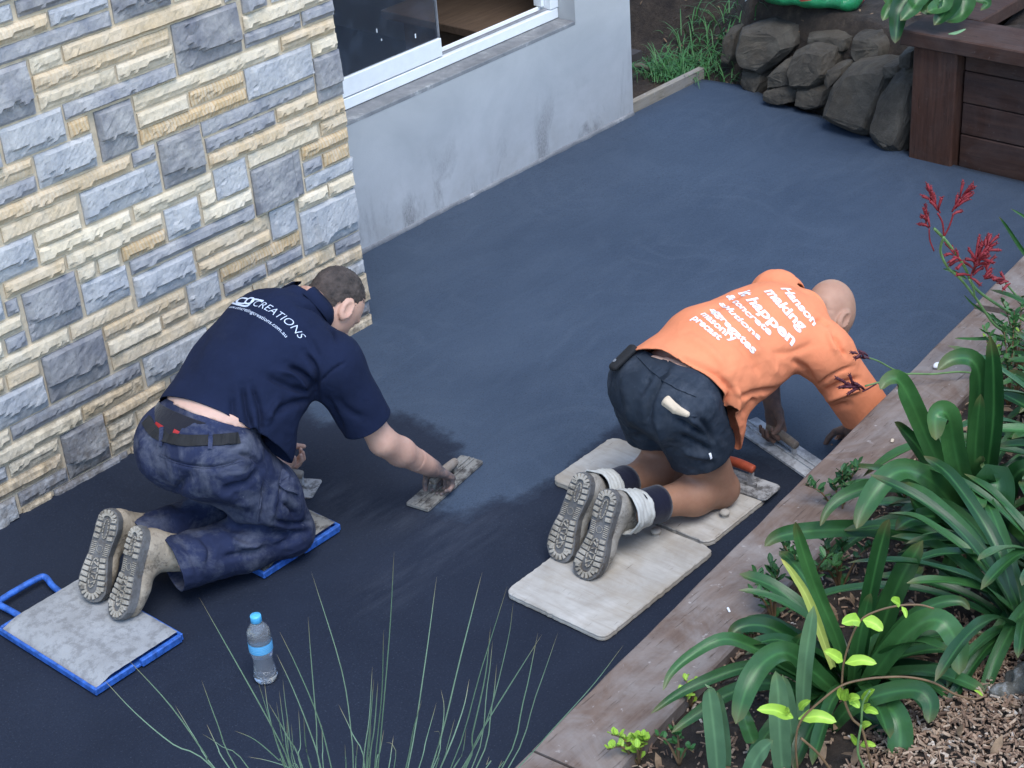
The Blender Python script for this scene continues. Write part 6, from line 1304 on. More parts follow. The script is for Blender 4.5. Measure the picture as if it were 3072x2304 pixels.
M['rush'] = m_leaf('rush_blade', (0.10, 0.18, 0.11, 1), (0.20, 0.30, 0.20, 1), (0.38, 0.22, 0.10, 1), 0.55)
M['grass'] = m_leaf('grass_blade', (0.035, 0.13, 0.035, 1), (0.075, 0.22, 0.06, 1), (0.1, 0.2, 0.06, 1), 0.5)
M['dead'] = simple('dead_leaf', (0.20, 0.13, 0.075, 1), 0.85, 0.5, 18)
M['redflower'] = simple('red_flower', (0.20, 0.010, 0.016, 1), 0.6, 0.35, 60)
M['darkred'] = simple('dark_red_flower', (0.07, 0.012, 0.022, 1), 0.6, 0.35, 60)
M['stem_red'] = simple('brown_vine_stem', (0.16, 0.095, 0.045, 1), 0.6, 0.25, 30); M['stem_green'] = simple('green_stem', (0.12, 0.22, 0.07, 1), 0.6, 0.25, 30)
VH = nrmz(np.array([CAMM[2][0], CAMM[2][1], 0.0]))
def ray_plane(px_, py_, p0, n):
    k = 3072 / 2212; d = CAMM.T @ np.array([px_ * k - 1536, py_ * k - 1152, CAMF]); o = np.array([0, 0, CAMZ]); s = ((np.array(p0) - o) @ n) / (d @ n); return o + s * d
def blade(name, pts, W_, mat, parent, ref, twist=0.0, vee=0.22, tipp=0.22, base=0.65, seg=5, nac=4, smooth=True, curlw=0.0):
    C = np.array(catmull(pts, seg)); n = len(C); V = []; F = []; A = []; L_ = []
    S = np.concatenate([[0], np.cumsum(np.linalg.norm(np.diff(C, axis=0), axis=1))]); S /= S[-1]
    ref = nrmz(ref); W_ = W_ * (0.88 if name == 'leaf' and W_ > 0.03 else 1.0)
    for i in range(n):
        t = nrmz(C[min(i + 1, n - 1)] - C[max(i - 1, 0)]); s = np.cross(t, ref)
        if np.linalg.norm(s) < 0.15: s = np.cross(t, ref + 0.3 * np.array([0.3, 0.5, 0.8]))
        s = nrmz(s); nn = np.cross(s, t); a = twist * (0.3 + 0.7 * S[i]); s, nn = s * math.cos(a) + nn * math.sin(a), nn * math.cos(a) - s * math.sin(a)
        w_ = W_ * min(1.0, base + (1 - base) * S[i] / 0.30) * (1.0 if S[i] < 1 - tipp else math.sqrt(max(0.0, 1 - ((S[i] - 1 + tipp) / tipp) ** 2.2))); w_ = max(w_, W_ * 0.03)
        for q in range(nac + 1):
            u = q / nac; h = abs(u - 0.5) * 2; V.append(C[i] + nn * w_ * 0.05 * math.sin(S[i] * 19 + u * 5 + W_ * 900) + s * w_ * (u - 0.5) + nn * w_ * vee * (h ** 1.6) * (1 if vee > 0 else -1) * (1 if vee > 0 else 1)); A.append(u); L_.append(S[i])
    m = nac + 1
    for i in range(n - 1):
        for q in range(nac): F.append((i * m + q, i * m + q + 1, (i + 1) * m + q + 1, (i + 1) * m + q))
    o = mk(name, V, F, mat, parent, smooth); attr_fill(o, 'across', A); attr_fill(o, 'along', L_); return o
SZ_ = lambda x, y: ((2200 + x / 2.37) * 0.72005, (1000 + y / 2.37) * 0.72005)
QZ_ = lambda x, y: ((1900 + x / 1.8874) * 0.72005, (1600 + y / 1.8874) * 0.72005)
FZ_ = lambda x, y: ((2300 + x / 2.3704) * 0.72005, (500 + y / 2.3704) * 0.72005)
def traced(name, parent, root, pxs, dep, W_, mat, **kw):
    """leaf through picture points, each at its own distance from the plant's axis"""
    root = np.array(root, float); P_ = []
    for i, p in enumerate(pxs):
        d = dep[0] + (dep[1] - dep[0]) * i / (len(pxs) - 1); P_.append(ray_plane(p[0], p[1], root - VH * d, VH))
    return blade(name, P_, W_, mat, parent, nrmz(np.array([0, 0, CAMZ]) - P_[len(P_) // 2]) + np.array([0, 0, 0.35]), **kw)
def clump_fill(parent, root, n, L0, L1, W_, mat, seed, avoid=None, flat=0.5):
    r = np.random.RandomState(seed)
    for i in range(n):
        a = r.uniform(0, 6.283); L = r.uniform(L0, L1); el = r.uniform(0.55, 1.4); d = np.array([math.cos(a), math.sin(a), 0]); up = np.array([0, 0, 1.0]); b = np.array(root) + d * r.uniform(0, 0.03); P_ = [b]; ang = el
        for q in range(5):
            ang -= r.uniform(0.16, 0.42) * (1 if q else 0.3); P_.append(P_[-1] + (d * math.cos(ang) + up * math.sin(ang)) * L / 5)
        blade('leaf', P_, W_ * r.uniform(0.75, 1.1), mat, parent, up * 0.9 - d * 0.5, twist=r.normal() * 0.25, seg=4)
def bedp(x, y): return np.array([x, y, float(bed_h(x, y))])
# ---- clivia clump behind the border (upper right)
rA = bedp(3.66, 1.80); plA = empty('clivia_plant', tuple(rA)); tag(plA, 'large strap leaved clivia clump with upright leaves beside the timber border', 'plant', 'clivia clumps in the garden bed')
def tA(pxs, dep, W_, mat=None, nm='leaf', **kw):
    o = traced(nm, None, rA, [SZ_(*p) for p in pxs], dep, W_ * 1.30, mat or M['strap'], **kw); return rel(o, plA)
tA([(1690, 1480), (1560, 1150), (1400, 800), (1260, 480), (1170, 330), (1090, 340), (1045, 400)], (0.0, 0.10), 0.046)
tA([(1720, 1480), (1660, 1200), (1580, 850), (1540, 620), (1490, 560), (1440, 600), (1440, 760)], (0.05, 0.16), 0.052, twist=0.3)
tA([(1730, 1450), (1715, 1100), (1735, 700), (1750, 330), (1690, 190), (1560, 185), (1450, 260)], (-0.05, 0.03), 0.046)
tA([(1770, 1450), (1790, 1100), (1845, 650), (1850, 300), (1828, 20)], (-0.02, 0.02), 0.044, tipp=0.35)
tA([(1710, 1500), (1600, 1280), (1430, 1070), (1220, 975), (1060, 1060), (940, 1240), (875, 1390)], (0.08, 0.30), 0.050)
tA([(1690, 1500), (1480, 1250), (1250, 1100), (1000, 1090), (800, 1150), (680, 1250), (618, 1370)], (0.05, 0.22), 0.038, tipp=0.5)
tA([(1600, 1560), (1300, 1450), (1050, 1400), (760, 1395), (480, 1415), (310, 1450), (222, 1515)], (0.10, 0.25), 0.040)
tA([(1720, 1500), (1800, 1200), (1860, 1050), (1880, 1150), (1850, 1350), (1790, 1530)], (0.12, 0.26), 0.078, twist=-0.2)
tA([(1790, 1500), (1900, 1250), (1980, 1050), (2067, 970), (2150, 1000)], (0.05, 0.15), 0.050)
tA([(1800, 1560), (1900, 1480), (2010, 1440), (2120, 1500)], (0.10, 0.30), 0.055)
tA([(1690, 1500), (1500, 1350), (1430, 1300), (1260, 1330), (1150, 1400)], (0.12, 0.30), 0.040)
tA([(1700, 1480), (1690, 1250), (1740, 1050), (1770, 930), (1790, 905)], (0.02, 0.10), 0.052, tipp=0.4)
tA([(1680, 1480), (1520, 1100), (1320, 820), (1200, 680), (1145, 630)], (-0.04, 0.02), 0.040, tipp=0.5)
tA([(1740, 1400), (1720, 900), (1740, 600), (1760, 430)], (0.03, 0.08), 0.038, tipp=0.4)
tA([(1600, 1640), (1430, 1420), (1330, 1260), (1255, 1165)], (0.15, 0.24), 0.040, tipp=0.3)
clump_fill(plA, (0, 0, 0), 30, 0.28, 0.52, 0.046, M['strap'], 5)
# ---- second clump further right, dark leaves running out of frame
rC = bedp(4.10, 1.72); plC = empty('clivia_plant', tuple(rC)); tag(plC, 'dark clivia clump at the right edge of the picture under the red flowers', 'plant', 'clivia clumps in the garden bed'); clump_fill(plC, (0, 0, 0), 30, 0.35, 0.65, 0.044, M['strap'], 8)
rE = bedp(3.45, 1.45); plE = empty('clivia_plant', tuple(rE)); tag(plE, 'clivia clump in deep shade between the two larger clumps', 'plant', 'clivia clumps in the garden bed'); clump_fill(plE, (0, 0, 0), 34, 0.30, 0.58, 0.042, M['strap'], 9)
for q_, (x_, y_, n_, lab_) in enumerate(((3.22, 1.42, 26, 'clivia clump between near clump and the grey stump'), (4.50, 1.78, 30, 'clivia clump at right edge below the kangaroo paw'), (3.95, 1.52, 26, 'dark clivia clump half hidden at the right edge of the bed'))):
    p_ = bedp(x_, y_); e_ = empty('clivia_plant', tuple(p_)); tag(e_, lab_, 'plant', 'clivia clumps in the garden bed'); clump_fill(e_, (0, 0, 0), n_, 0.32, 0.60, 0.040, M['strap'], 60 + q_)
# ---- near clivia clump
rB = bedp(2.93, 1.71); plB = empty('clivia_plant', tuple(rB)); tag(plB, 'nearest spreading clivia clump with arching glossy leaves and lime vine', 'plant', 'clivia clumps in the garden bed')
def tB(pxs, dep, W_, mat=None, nm='leaf', **kw):
    o = traced(nm, None, rB, [QZ_(*p) for p in pxs], dep, W_, mat or M['strap'], **kw); return rel(o, plB)
tB([(1230, 900), (1160, 620), (1060, 380), (985, 180), (930, 0), (918, -65)], (0.0, 0.05), 0.036, tipp=0.25)
tB([(1130, 760), (1000, 400), (910, 240), (835, 142)], (0.06, 0.09), 0.022, M['strap_yellow'], tipp=0.6)
tB([(960, 1080), (965, 850), (985, 650), (1022, 410)], (0.16, 0.20), 0.040, M['strap_pale'], tipp=0.35)
tB([(1150, 900), (1000, 770), (870, 680), (750, 720), (650, 860), (580, 1080)], (0.06, 0.30), 0.058)
tB([(1130, 900), (900, 760), (690, 650), (510, 600), (330, 690), (215, 790), (168, 890)], (0.04, 0.22), 0.038, tipp=0.6)
tB([(1100, 930), (850, 770), (640, 760), (420, 830), (240, 920), (100, 1020)], (0.05, 0.24), 0.036, tipp=0.6)
tB([(1080, 980), (800, 850), (560, 900), (380, 1010), (215, 1130)], (0.08, 0.26), 0.042, tipp=0.5)
tB([(480, 1420), (465, 1200), (430, 900), (420, 875)], (0.24, 0.28), 0.050, M['strap_pale'], tipp=0.35)
tB([(520, 1420), (515, 1200), (490, 1000), (478, 898)], (0.22, 0.25), 0.030, M['strap_pale'], tipp=0.4)
tB([(850, 1420), (830, 1150), (820, 900), (805, 780)], (0.26, 0.28), 0.052, M['strap_pale'], tipp=0.35)
tB([(640, 1420), (690, 1290), (740, 1220), (792, 1172)], (0.30, 0.34), 0.045, M['strap_pale'], tipp=0.4)
tB([(905, 1400), (900, 1200), (870, 950), (845, 800)], (0.20, 0.20), 0.042, M['strap_pale'], tipp=0.3)
tB([(1270, 900), (1400, 680), (1560, 490), (1720, 400), (1850, 385), (1905, 432)], (0.0, 0.05), 0.036, tipp=0.3)
tB([(1290, 910), (1450, 680), (1610, 520), (1740, 500), (1830, 620), (1845, 800)], (0.06, 0.22), 0.060)
tB([(1270, 960), (1360, 960), (1450, 990), (1510, 1110), (1500, 1330)], (0.14, 0.34), 0.064)
tB([(1120, 1110), (1230, 990), (1420, 910), (1600, 890), (1680, 960), (1672, 1075)], (0.16, 0.30), 0.050)
tB([(1300, 980), (1500, 960), (1750, 945), (2000, 975)], (0.08, 0.16), 0.040)
tB([(1240, 900), (1270, 650), (1320, 420), (1345, 340)], (0.02, 0.05), 0.040, tipp=0.4)
tB([(1260, 900), (1300, 560), (1360, 250), (1420, 0), (1450, -80)], (-0.02, 0.0), 0.044, tipp=0.2)
tB([(1300, 900), (1420, 500), (1520, 250), (1640, 40)], (-0.05, -0.05), 0.060, tipp=0.25)
tB([(1300, 940), (1550, 840), (1760, 800), (1900, 900)], (0.04, 0.16), 0.055)
tB([(1200, 940), (1350, 860), (1620, 740), (1720, 640)], (0.05, 0.08), 0.030, M['strap_yellow'], tipp=0.5) if False else None
tB([(1250, 1000), (1400, 1080), (1600, 1100), (1740, 1150)], (0.18, 0.26), 0.045)
tB([(1180, 880), (1010, 700), (830, 560), (700, 520), (590, 540), (540, 610)], (0.0, 0.08), 0.044)
tB([(1110, 900), (960, 800), (890, 720), (960, 560)], (0.03, 0.05), 0.030)
tB([(620, 1000), (640, 1080), (680, 1190)], (0.22, 0.25), 0.04)
clump_fill(plB, (0, 0, 0), 34, 0.28, 0.44, 0.044, M['strap'], 15)
yl = traced('fallen_leaf', None, rB, [QZ_(*p) for p in ((1530, 1320), (1600, 1220), (1700, 1150), (1822, 1075))], (0.10, 0.05), 0.040, M['strap_yellow'], tipp=0.5); tag(yl, 'yellowing strap leaf lying over the mulch in the near corner', 'leaf')
# ---- lime vine twining through the near clump
vn = empty('twining_vine', tuple(rB)); tag(vn, 'thin brown twining vine with pairs of lime green leaves', 'vine')
def vstem(pxs, dep, r_, mat):
    P_ = [ray_plane(*QZ_(*p), rB - VH * (dep[0] + (dep[1] - dep[0]) * i / (len(pxs) - 1)), VH) for i, p in enumerate(pxs)]; tv, tf = tube_mesh(catmull(P_, 6), r_, 7); return rel(mk('stem', tv, tf, mat, None, True), vn)
vstem([(930, 1340), (920, 1180), (950, 1060), (1060, 950), (1180, 862), (1300, 828), (1420, 815), (1560, 815), (1700, 845), (1820, 910), (1930, 938), (2000, 915)], (0.36, 0.30), 0.0026, M['stem_red'])
vstem([(1180, 862), (1190, 740), (1230, 600), (1290, 490), (1380, 440), (1500, 410), (1620, 405), (1700, 425)], (0.33, 0.30), 0.0023, M['stem_red']); vstem([(1180, 870), (1200, 960), (1240, 1050), (1290, 1100), (1320, 1200), (1350, 1340)], (0.33, 0.36), 0.0030, M['stem_red'])
vstem([(1290, 1080), (1300, 960), (1340, 890)], (0.36, 0.36), 0.0024, M['stem_green']); vstem([(1120, 1340), (1040, 1240), (950, 1160)], (0.36, 0.36), 0.003, M['stem_red']); vstem([(1310, 1340), (1270, 1230), (1290, 1080)], (0.37, 0.36), 0.0026, M['stem_green'])
for (a, b, w_) in (((905, 1045), (700, 1000), 0.030), ((935, 1050), (1150, 1068), 0.030), ((1185, 725), (1078, 668), 0.026), ((1200, 735), (1378, 738), 0.024), ((1285, 498), (1180, 512), 0.030), ((1300, 490), (1412, 552), 0.028), ((1510, 405), (1458, 378), 0.022), ((1520, 415), (1545, 480), 0.010), ((1190, 940), (1170, 870), 0.020), ((1205, 950), (1215, 880), 0.02),
                   ((1215, 940), (1285, 935), 0.020), ((1220, 940), (1280, 990), 0.02), ((1300, 960), (1368, 882), 0.018), ((1300, 1000), (1388, 1022), 0.018), ((1300, 1000), (1345, 968), 0.012), ((1290, 1100), (1350, 1080), 0.018), ((1285, 1200), (1375, 1205), 0.016), ((1270, 1200), (1230, 1135), 0.014), ((940, 1000), (1005, 948), 0.018), ((1980, 920), (1930, 890), 0.008), ((880, 1030), (870, 985), 0.012)):
    m = ((a[0] + b[0]) / 2 + (b[1] - a[1]) * 0.10, (a[1] + b[1]) / 2 - abs(b[0] - a[0]) * 0.10); o = traced('leaf', None, rB, [QZ_(*a), QZ_(*m), QZ_(*b)], (0.335, 0.36), w_, M['lime'], tipp=0.75, base=0.10, vee=0.22); rel(o, vn)
# ---- little shrubs and ground cover
def shrub(root, n, hgt, spread, lw, ll, mat, label, seed, grp, stems=4, cat='shrub'):
    r = np.random.RandomState(seed); t = empty('small_shrub', tuple(root)); tag(t, label, cat, grp); V = []; F = []; A = []; L_ = []
    for s in range(stems):
        a = r.uniform(0, 6.28); lean = r.uniform(0.1, 0.8) * spread; top = np.array([math.cos(a) * lean, math.sin(a) * lean, hgt * r.uniform(0.7, 1.1)]); mid = top * 0.5 + np.array([0, 0, 0.03]); P_ = catmull([np.zeros(3), mid, top], 8); tv, tf = tube_mesh(P_, [0.0035 - 0.002 * i / len(P_) for i in range(len(P_))], 6); mk('stem', tv, tf, M['stem_red'], t, True)
        m = n // stems
        for i in range(m):
            q = P_[int(len(P_) * (0.25 + 0.75 * (i / m) ** 0.7)) - 1 if i else 2]; aa = i * 2.4 + r.normal() * 0.3; el = 0.35 + 0.5 * r.rand() + 0.5 * (i / m); d = np.array([math.cos(aa) * math.cos(el), math.sin(aa) * math.cos(el), math.sin(el)]); L = ll * r.uniform(0.7, 1.15); sd_ = nrmz(np.cross(d, [0, 0, 1.0])); up = np.cross(sd_, d); b = len(V)
            for tt, ww in ((0.0, 0.12), (0.3, 0.75), (0.62, 1.0), (0.88, 0.55), (1.0, 0.05)):
                for u in (-0.5, 0, 0.5): V.append(q + d * L * tt + sd_ * lw * ww * u + up * (lw * 0.12 * abs(u) * 2 - L * 0.12 * tt * tt)); A.append(u + 0.5); L_.append(tt * 0.8)
            for x in range(4):
                for y in range(2): F.append((b + x * 3 + y, b + x * 3 + y + 1, b + x * 3 + 4 + y, b + x * 3 + 3 + y))
    o = mk('foliage', V, F, mat, t, True); attr_fill(o, 'across', A); attr_fill(o, 'along', L_); return t
GC = 'small leafed shrubs beside the border'
def at_bed(px_, py_):
    z = 0.36
    for it in range(6): p = pix(px_, py_, z); z = float(bed_h(p[0], p[1]))
    p = pix(px_, py_, z); return p
shrub(at_bed(*QZ_(800, 520)), 60, 0.16, 0.10, 0.016, 0.034, M['shrub'], 'small shrub with rosette of glossy leaves overhanging the timber capping', 1, GC, 5)
shrub(at_bed(*QZ_(960, 430)), 80, 0.22, 0.14, 0.016, 0.034, M['shrub'], 'leafy small shrub just behind the upright clivia leaf', 2, GC, 6)
shrub(at_bed(*QZ_(1170, 330)), 80, 0.18, 0.16, 0.016, 0.032, M['shrub'], 'low spreading shrub between the two big clivia clumps', 3, GC, 7)
shrub(at_bed(*SZ_(760, 1330)), 80, 0.15, 0.14, 0.018, 0.034, M['shrub'], 'dark small shrub under the long arching clivia leaves', 4, GC, 7)
shrub(at_bed(*SZ_(1240, 1330)), 60, 0.13, 0.12, 0.018, 0.034, M['shrub'], 'low green shrub at the foot of the upright clivia', 5, GC, 6)
shrub(at_bed(*SZ_(1960, 520)), 170, 0.26, 0.24, 0.017, 0.030, M['shrub'], 'dense small leafed bush behind tall clivia leaf at the right', 6, GC, 12)
shrub(at_bed(*SZ_(2020, 260)), 130, 0.22, 0.22, 0.016, 0.030, M['shrub'], 'small leafed bush farthest right along the border', 7, GC, 10)
shrub(at_bed(*SZ_(1850, 350)), 30, 0.18, 0.10, 0.014, 0.022, M['lime'], 'sprig of lime green leaves beside the tall clivia leaf', 8, GC, 4)
shrub(at_bed(*QZ_(330, 985)), 30, 0.05, 0.09, 0.014, 0.022, M['lime'], 'creeping lime green seedling close to border edge under the clivia', 9, GC, 5)
shrub(at_bed(*QZ_(680, 650)), 30, 0.05, 0.08, 0.014, 0.024, M['grass'], 'tiny green seedling in the chips under the arching leaf', 10, GC, 5)
shrub(at_bed(*QZ_(30, 1310)), 70, 0.08, 0.10, 0.014, 0.024, M['lime'], 'bright green ground cover plant at the bottom of the border', 11, GC, 7)
shrub(at_bed(*QZ_(260, 1310)), 40, 0.08, 0.08, 0.013, 0.024, M['grass'], 'dark green seedling at bottom edge next to pale strap leaves', 12, GC, 5)
# ---- kangaroo paw with red flowers
rK = bedp(4.62, 2.06); kp = empty('kangaroo_paw', tuple(rK)); tag(kp, 'kangaroo paw with thin green stems and crimson flower clusters', 'plant')
def kst(pxs, dep, r_=0.004, mat=None): 
    P_ = [ray_plane(*FZ_(*p), rK - VH * (dep[0] + (dep[1] - dep[0]) * i / (len(pxs) - 1)), VH) for i, p in enumerate(pxs)]; tv, tf = tube_mesh(catmull(P_, 6), r_, 7); rel(mk('stem', tv, tf, mat or M['stem_green'], None, True), kp); return P_
kst([(1900, 1240), (1800, 1215), (1640, 1140), (1550, 1030), (1490, 940), (1380, 800), (1290, 720), (1240, 620), (1240, 560), (1260, 500)], (0.0, 0.12)); kst([(1900, 1130), (1790, 1070), (1640, 980), (1480, 860), (1410, 720), (1330, 600), (1260, 510), (1190, 440)], (0.0, 0.10), 0.0045)
kst([(1480, 930), (1470, 870), (1440, 800)], (0.08, 0.10), 0.003); kst([(1900, 1000), (1800, 940), (1700, 830)], (0.02, 0.06), 0.003)
kst([(1640, 1500), (1400, 1460), (1180, 1475), (1000, 1475), (850, 1520), (700, 1560)], (0.02, 0.10), 0.003); kst([(1000, 1475), (900, 1440), (800, 1385), (730, 1360)], (0.08, 0.12), 0.0025); kst([(780, 1545), (720, 1580), (680, 1600)], (0.1, 0.1), 0.0025, M['darkred'])
kst([(1260, 500), (1250, 400), (1215, 330)], (0.10, 0.10), 0.0028, M['redflower']); kst([(1260, 500), (1300, 420), (1330, 330)], (0.10, 0.10), 0.0028, M['redflower']); kst([(1190, 600), (1160, 520), (1155, 440)], (0.10, 0.10), 0.0022, M['redflower'])
def cluster(cx_, cy_, ang, n, ll, dep, mat, seed, spread=0.8):
    r = np.random.RandomState(seed); c = ray_plane(*FZ_(cx_, cy_), rK - VH * dep, VH); ri = CAMM[0]; up_ = -CAMM[1]; V = []; F = []
    ax = nrmz(ri * math.cos(ang) + up_ * math.sin(ang))
    for i in range(n):
        b = c + ax * ll * 1.1 * (i / n) + r.normal(size=3) * 0.003; d = nrmz(ax * 0.7 + spread * (ri * r.normal() + up_ * r.normal() - VH * r.normal()) * 0.6); L = ll * r.uniform(0.45, 0.8); e = b + d * L
        tv, tf = tube_mesh([b, b + d * L * 0.5 + np.array((0, 0, 0.003)), e - d * 0.004, e], [0.0022, 0.0042, 0.0048, 0.0058], 6); o = len(V); V += [tuple(v) for v in tv]; F += [tuple(o + k for k in f) for f in tf]
        for s in range(3):
            dd = nrmz(d + r.normal(size=3) * 0.8); tv, tf = tube_mesh([e, e + dd * 0.010], [0.0026, 0.0006], 5); o = len(V); V += [tuple(v) for v in tv]; F += [tuple(o + k for k in f) for f in tf]
    rel(mk('flower_cluster', V, F, mat, None, True), kp)
cluster(1225, 330, 2.0, 11, 0.055, 0.10, M['redflower'], 1, 0.35); cluster(1320, 330, 1.05, 13, 0.062, 0.10, M['redflower'], 2, 0.35); cluster(1150, 440, 1.7, 9, 0.045, 0.10, M['redflower'], 3, 0.9)
cluster(1450, 790, 1.25, 22, 0.075, 0.10, M['redflower'], 4, 0.7); cluster(1500, 680, 1.0, 14, 0.060, 0.10, M['redflower'], 5, 0.55); cluster(1400, 690, 2.4, 8, 0.045, 0.10, M['redflower'], 6, 0.7); cluster(1540, 800, 1.2, 7, 0.045, 0.10, M['redflower'], 7, 0.6)
cluster(1740, 820, 3.0, 8, 0.050, 0.06, M['redflower'], 8, 0.4); cluster(735, 1360, 2.8, 6, 0.036, 0.12, M['darkred'], 9, 0.7); cluster(700, 1590, 2.9, 14, 0.055, 0.10, M['darkred'], 10, 0.7)
for pxs, w_ in (([(1980, 800), (1820, 600), (1700, 420), (1650, 355)], 0.014), ([(1990, 480), (1850, 370), (1735, 298)], 0.010), ([(1800, 1240), (1600, 1225), (1450, 1225), (1335, 1220)], 0.012), ([(1850, 1300), (1700, 1230), (1560, 1180), (1510, 1150)], 0.012), ([(1790, 1210), (1650, 1100), (1480, 990), (1400, 910)], 0.010), ([(1420, 800), (1340, 755), (1250, 725)], 0.012)):
    o = traced('leaf', None, rK, [FZ_(*p) for p in pxs], (0.0, 0.06), w_, M['strap'], tipp=0.8, base=0.5); rel(o, kp)
# ---- rush clump in the foreground
rG = bedp(1.78, 1.82); rush = empty('rush_clump', tuple(rG)); tag(rush, 'clump of thin blue green rush blades with brown tips in foreground', 'plant')
Z4 = lambda x, y: ((500 + x / 1.58) * 0.72005, (1600 + y / 1.58) * 0.72005)
BL = [((155, 305), (490, 900), (600, 1130)), ((40, 815), (140, 980), (250, 1140)), ((165, 695), (240, 900), (340, 1130)), ((-310, 680), (-150, 850), (30, 1000), (240, 1130)), ((-190, 590), (20, 820), (190, 1060), (230, 1130)), ((190, 905), (240, 1010), (310, 1130)), ((168, 950), (260, 1010), (400, 1130)), ((320, 935), (420, 980), (530, 1075), (570, 1130)), ((385, 1060), (470, 1075), (580, 1110), (640, 1150)),
      ((685, 180), (830, 650), (875, 950), (885, 1130)), ((670, 395), (685, 600), (710, 900), (730, 1130)), ((535, 465), (620, 640), (720, 880), (785, 1130)), ((520, 570), (600, 740), (690, 970), (735, 1130)), ((480, 800), (570, 960), (650, 1130)), ((430, 690), (500, 920), (580, 1130)), ((463, 705), (490, 880), (570, 1130)), ((550, 690), (570, 860), (620, 1130)), ((533, 745), (560, 940), (600, 1130)), ((520, 800), (550, 980), (590, 1130)), ((625, 835), (635, 1000), (640, 1130)), ((650, 870), (660, 1010), (690, 1130)), ((590, 900), (600, 1020), (610, 1130)), ((570, 880), (575, 1000), (600, 1130)),
      ((1078, 85), (1055, 500), (1000, 1130)), ((1028, 455), (1020, 760), (985, 1130)), ((975, 632), (960, 880), (930, 1130)), ((982, 690), (965, 900), (945, 1130)), ((1002, 700), (985, 920), (960, 1130)), ((1280, 205), (1220, 650), (1140, 1130)), ((1495, 185), (1400, 560), (1250, 1130)), ((1615, 250), (1490, 650), (1340, 1130)), ((1643, 330), (1615, 520), (1520, 880), (1390, 1130)), ((1535, 445), (1510, 680), (1450, 950), (1410, 1130)), ((1545, 510), (1520, 720), (1440, 1130)),
      ((1435, 690), (1400, 850), (1290, 1130)), ((1300, 740), (1315, 830), (1300, 970), (1255, 1130)), ((1265, 940), (1295, 950), (1280, 1050), (1270, 1130)), ((1760, 470), (1690, 800), (1580, 1130)), ((1780, 478), (1640, 700), (1480, 960), (1400, 1130)), ((1855, 470), (1750, 770), (1610, 1130)), ((2165, 530), (2020, 720), (1830, 930), (1650, 1130)), ((815, 812), (880, 950), (940, 1130)), ((1210, 790), (1170, 930), (1130, 1130)), ((1280, 800), (1230, 980), (1190, 1130)), ((1565, 620), (1540, 830), (1460, 1130)),
      ((1040, 990), (1075, 1010), (1075, 1130)), ((1030, 930), (1010, 1040), (990, 1130)), ((905, 990), (895, 1130)), ((970, 900), (950, 1130)), ((1420, 925), (1400, 1050), (1350, 1130)), ((1530, 1055), (1500, 1130)), ((1590, 1075), (1560, 1130)), ((1075, 960), (1050, 1130)), ((1365, 880), (1330, 1010), (1290, 1130)), ((735, 905), (745, 1130)), ((845, 1000), (850, 1130))]
for q, pl_ in enumerate(BL):
    r = np.random.RandomState(q); pl_ = list(pl_)[::-1]; e = pl_[0]; nb_ = (e[0] + (900 - e[0]) * 0.75 + r.normal() * 25, 1750 + r.normal() * 40); pts = [nb_] + pl_; dd = r.uniform(-0.10, 0.16)
    if len(pts) == 3: pts = [pts[0], pts[1], ((pts[1][0] + pts[2][0]) / 2, (pts[1][1] + pts[2][1]) / 2 + 5), pts[2]]
    o = traced('blade', None, rG, [Z4(*p) for p in pts], (0.0, dd), r.uniform(0.0019, 0.0029), M['rush'], tipp=0.45, base=0.9, vee=0.35, nac=2, seg=4); rel(o, rush)
# ---- strappy plant spilling over the far planter
rP = np.array((7.0, 3.52, 0.52)); pp_ = empty('strappy_plant', tuple(rP)); tag(pp_, 'broad leaved green plant spilling over the corner of red planter', 'plant')
Z5 = lambda x, y: ((2600 + x / 4.686) * 0.72005, (y / 4.686) * 0.72005)
for pxs, dep, w_ in (([(900, -250), (650, -80), (480, 90), (430, 330), (400, 610)], (0.0, 0.16), 0.095), ([(850, -260), (620, -120), (400, 60), (290, 170), (225, 290)], (0.0, 0.10), 0.085), ([(950, -250), (1150, -120), (1200, 20), (1100, 180), (945, 355)], (0.0, 0.16), 0.100), ([(900, -250), (780, -60), (690, 60), (640, 130), (470, 290)], (0.04, 0.16), 0.085), ([(950, -250), (850, -50), (830, 60), (900, 120), (1020, 150)], (0.02, 0.12), 0.10),
                     ([(1050, -250), (1330, -80), (1400, 60), (1300, 220), (1110, 310)], (0.0, 0.14), 0.09), ([(1100, -250), (1350, -100), (1440, 30), (1455, 150)], (-0.05, 0.0), 0.09), ([(900, -200), (600, -100), (330, -10), (270, 60)], (-0.05, 0.05), 0.09), ([(1000, -250), (1050, -60), (1080, 60), (960, 120), (840, 170)], (0.06, 0.14), 0.09), ([(1150, -250), (1500, -60), (1700, 40), (1600, 150)], (0.0, 0.1), 0.05)):
    o = traced('leaf', None, rP, [Z5(*p) for p in pxs], dep, w_, M['strap'], tipp=0.6); rel(o, pp_)
yl2 = traced('dry_leaf', None, rP, [Z5(*p) for p in ((1150, 478), (1260, 465), (1400, 405))], (0.26, 0.24), 0.014, M['strap_pale'], tipp=0.7, base=.3); tag(yl2, 'pale fallen leaf lying on the red planter capping', 'leaf')
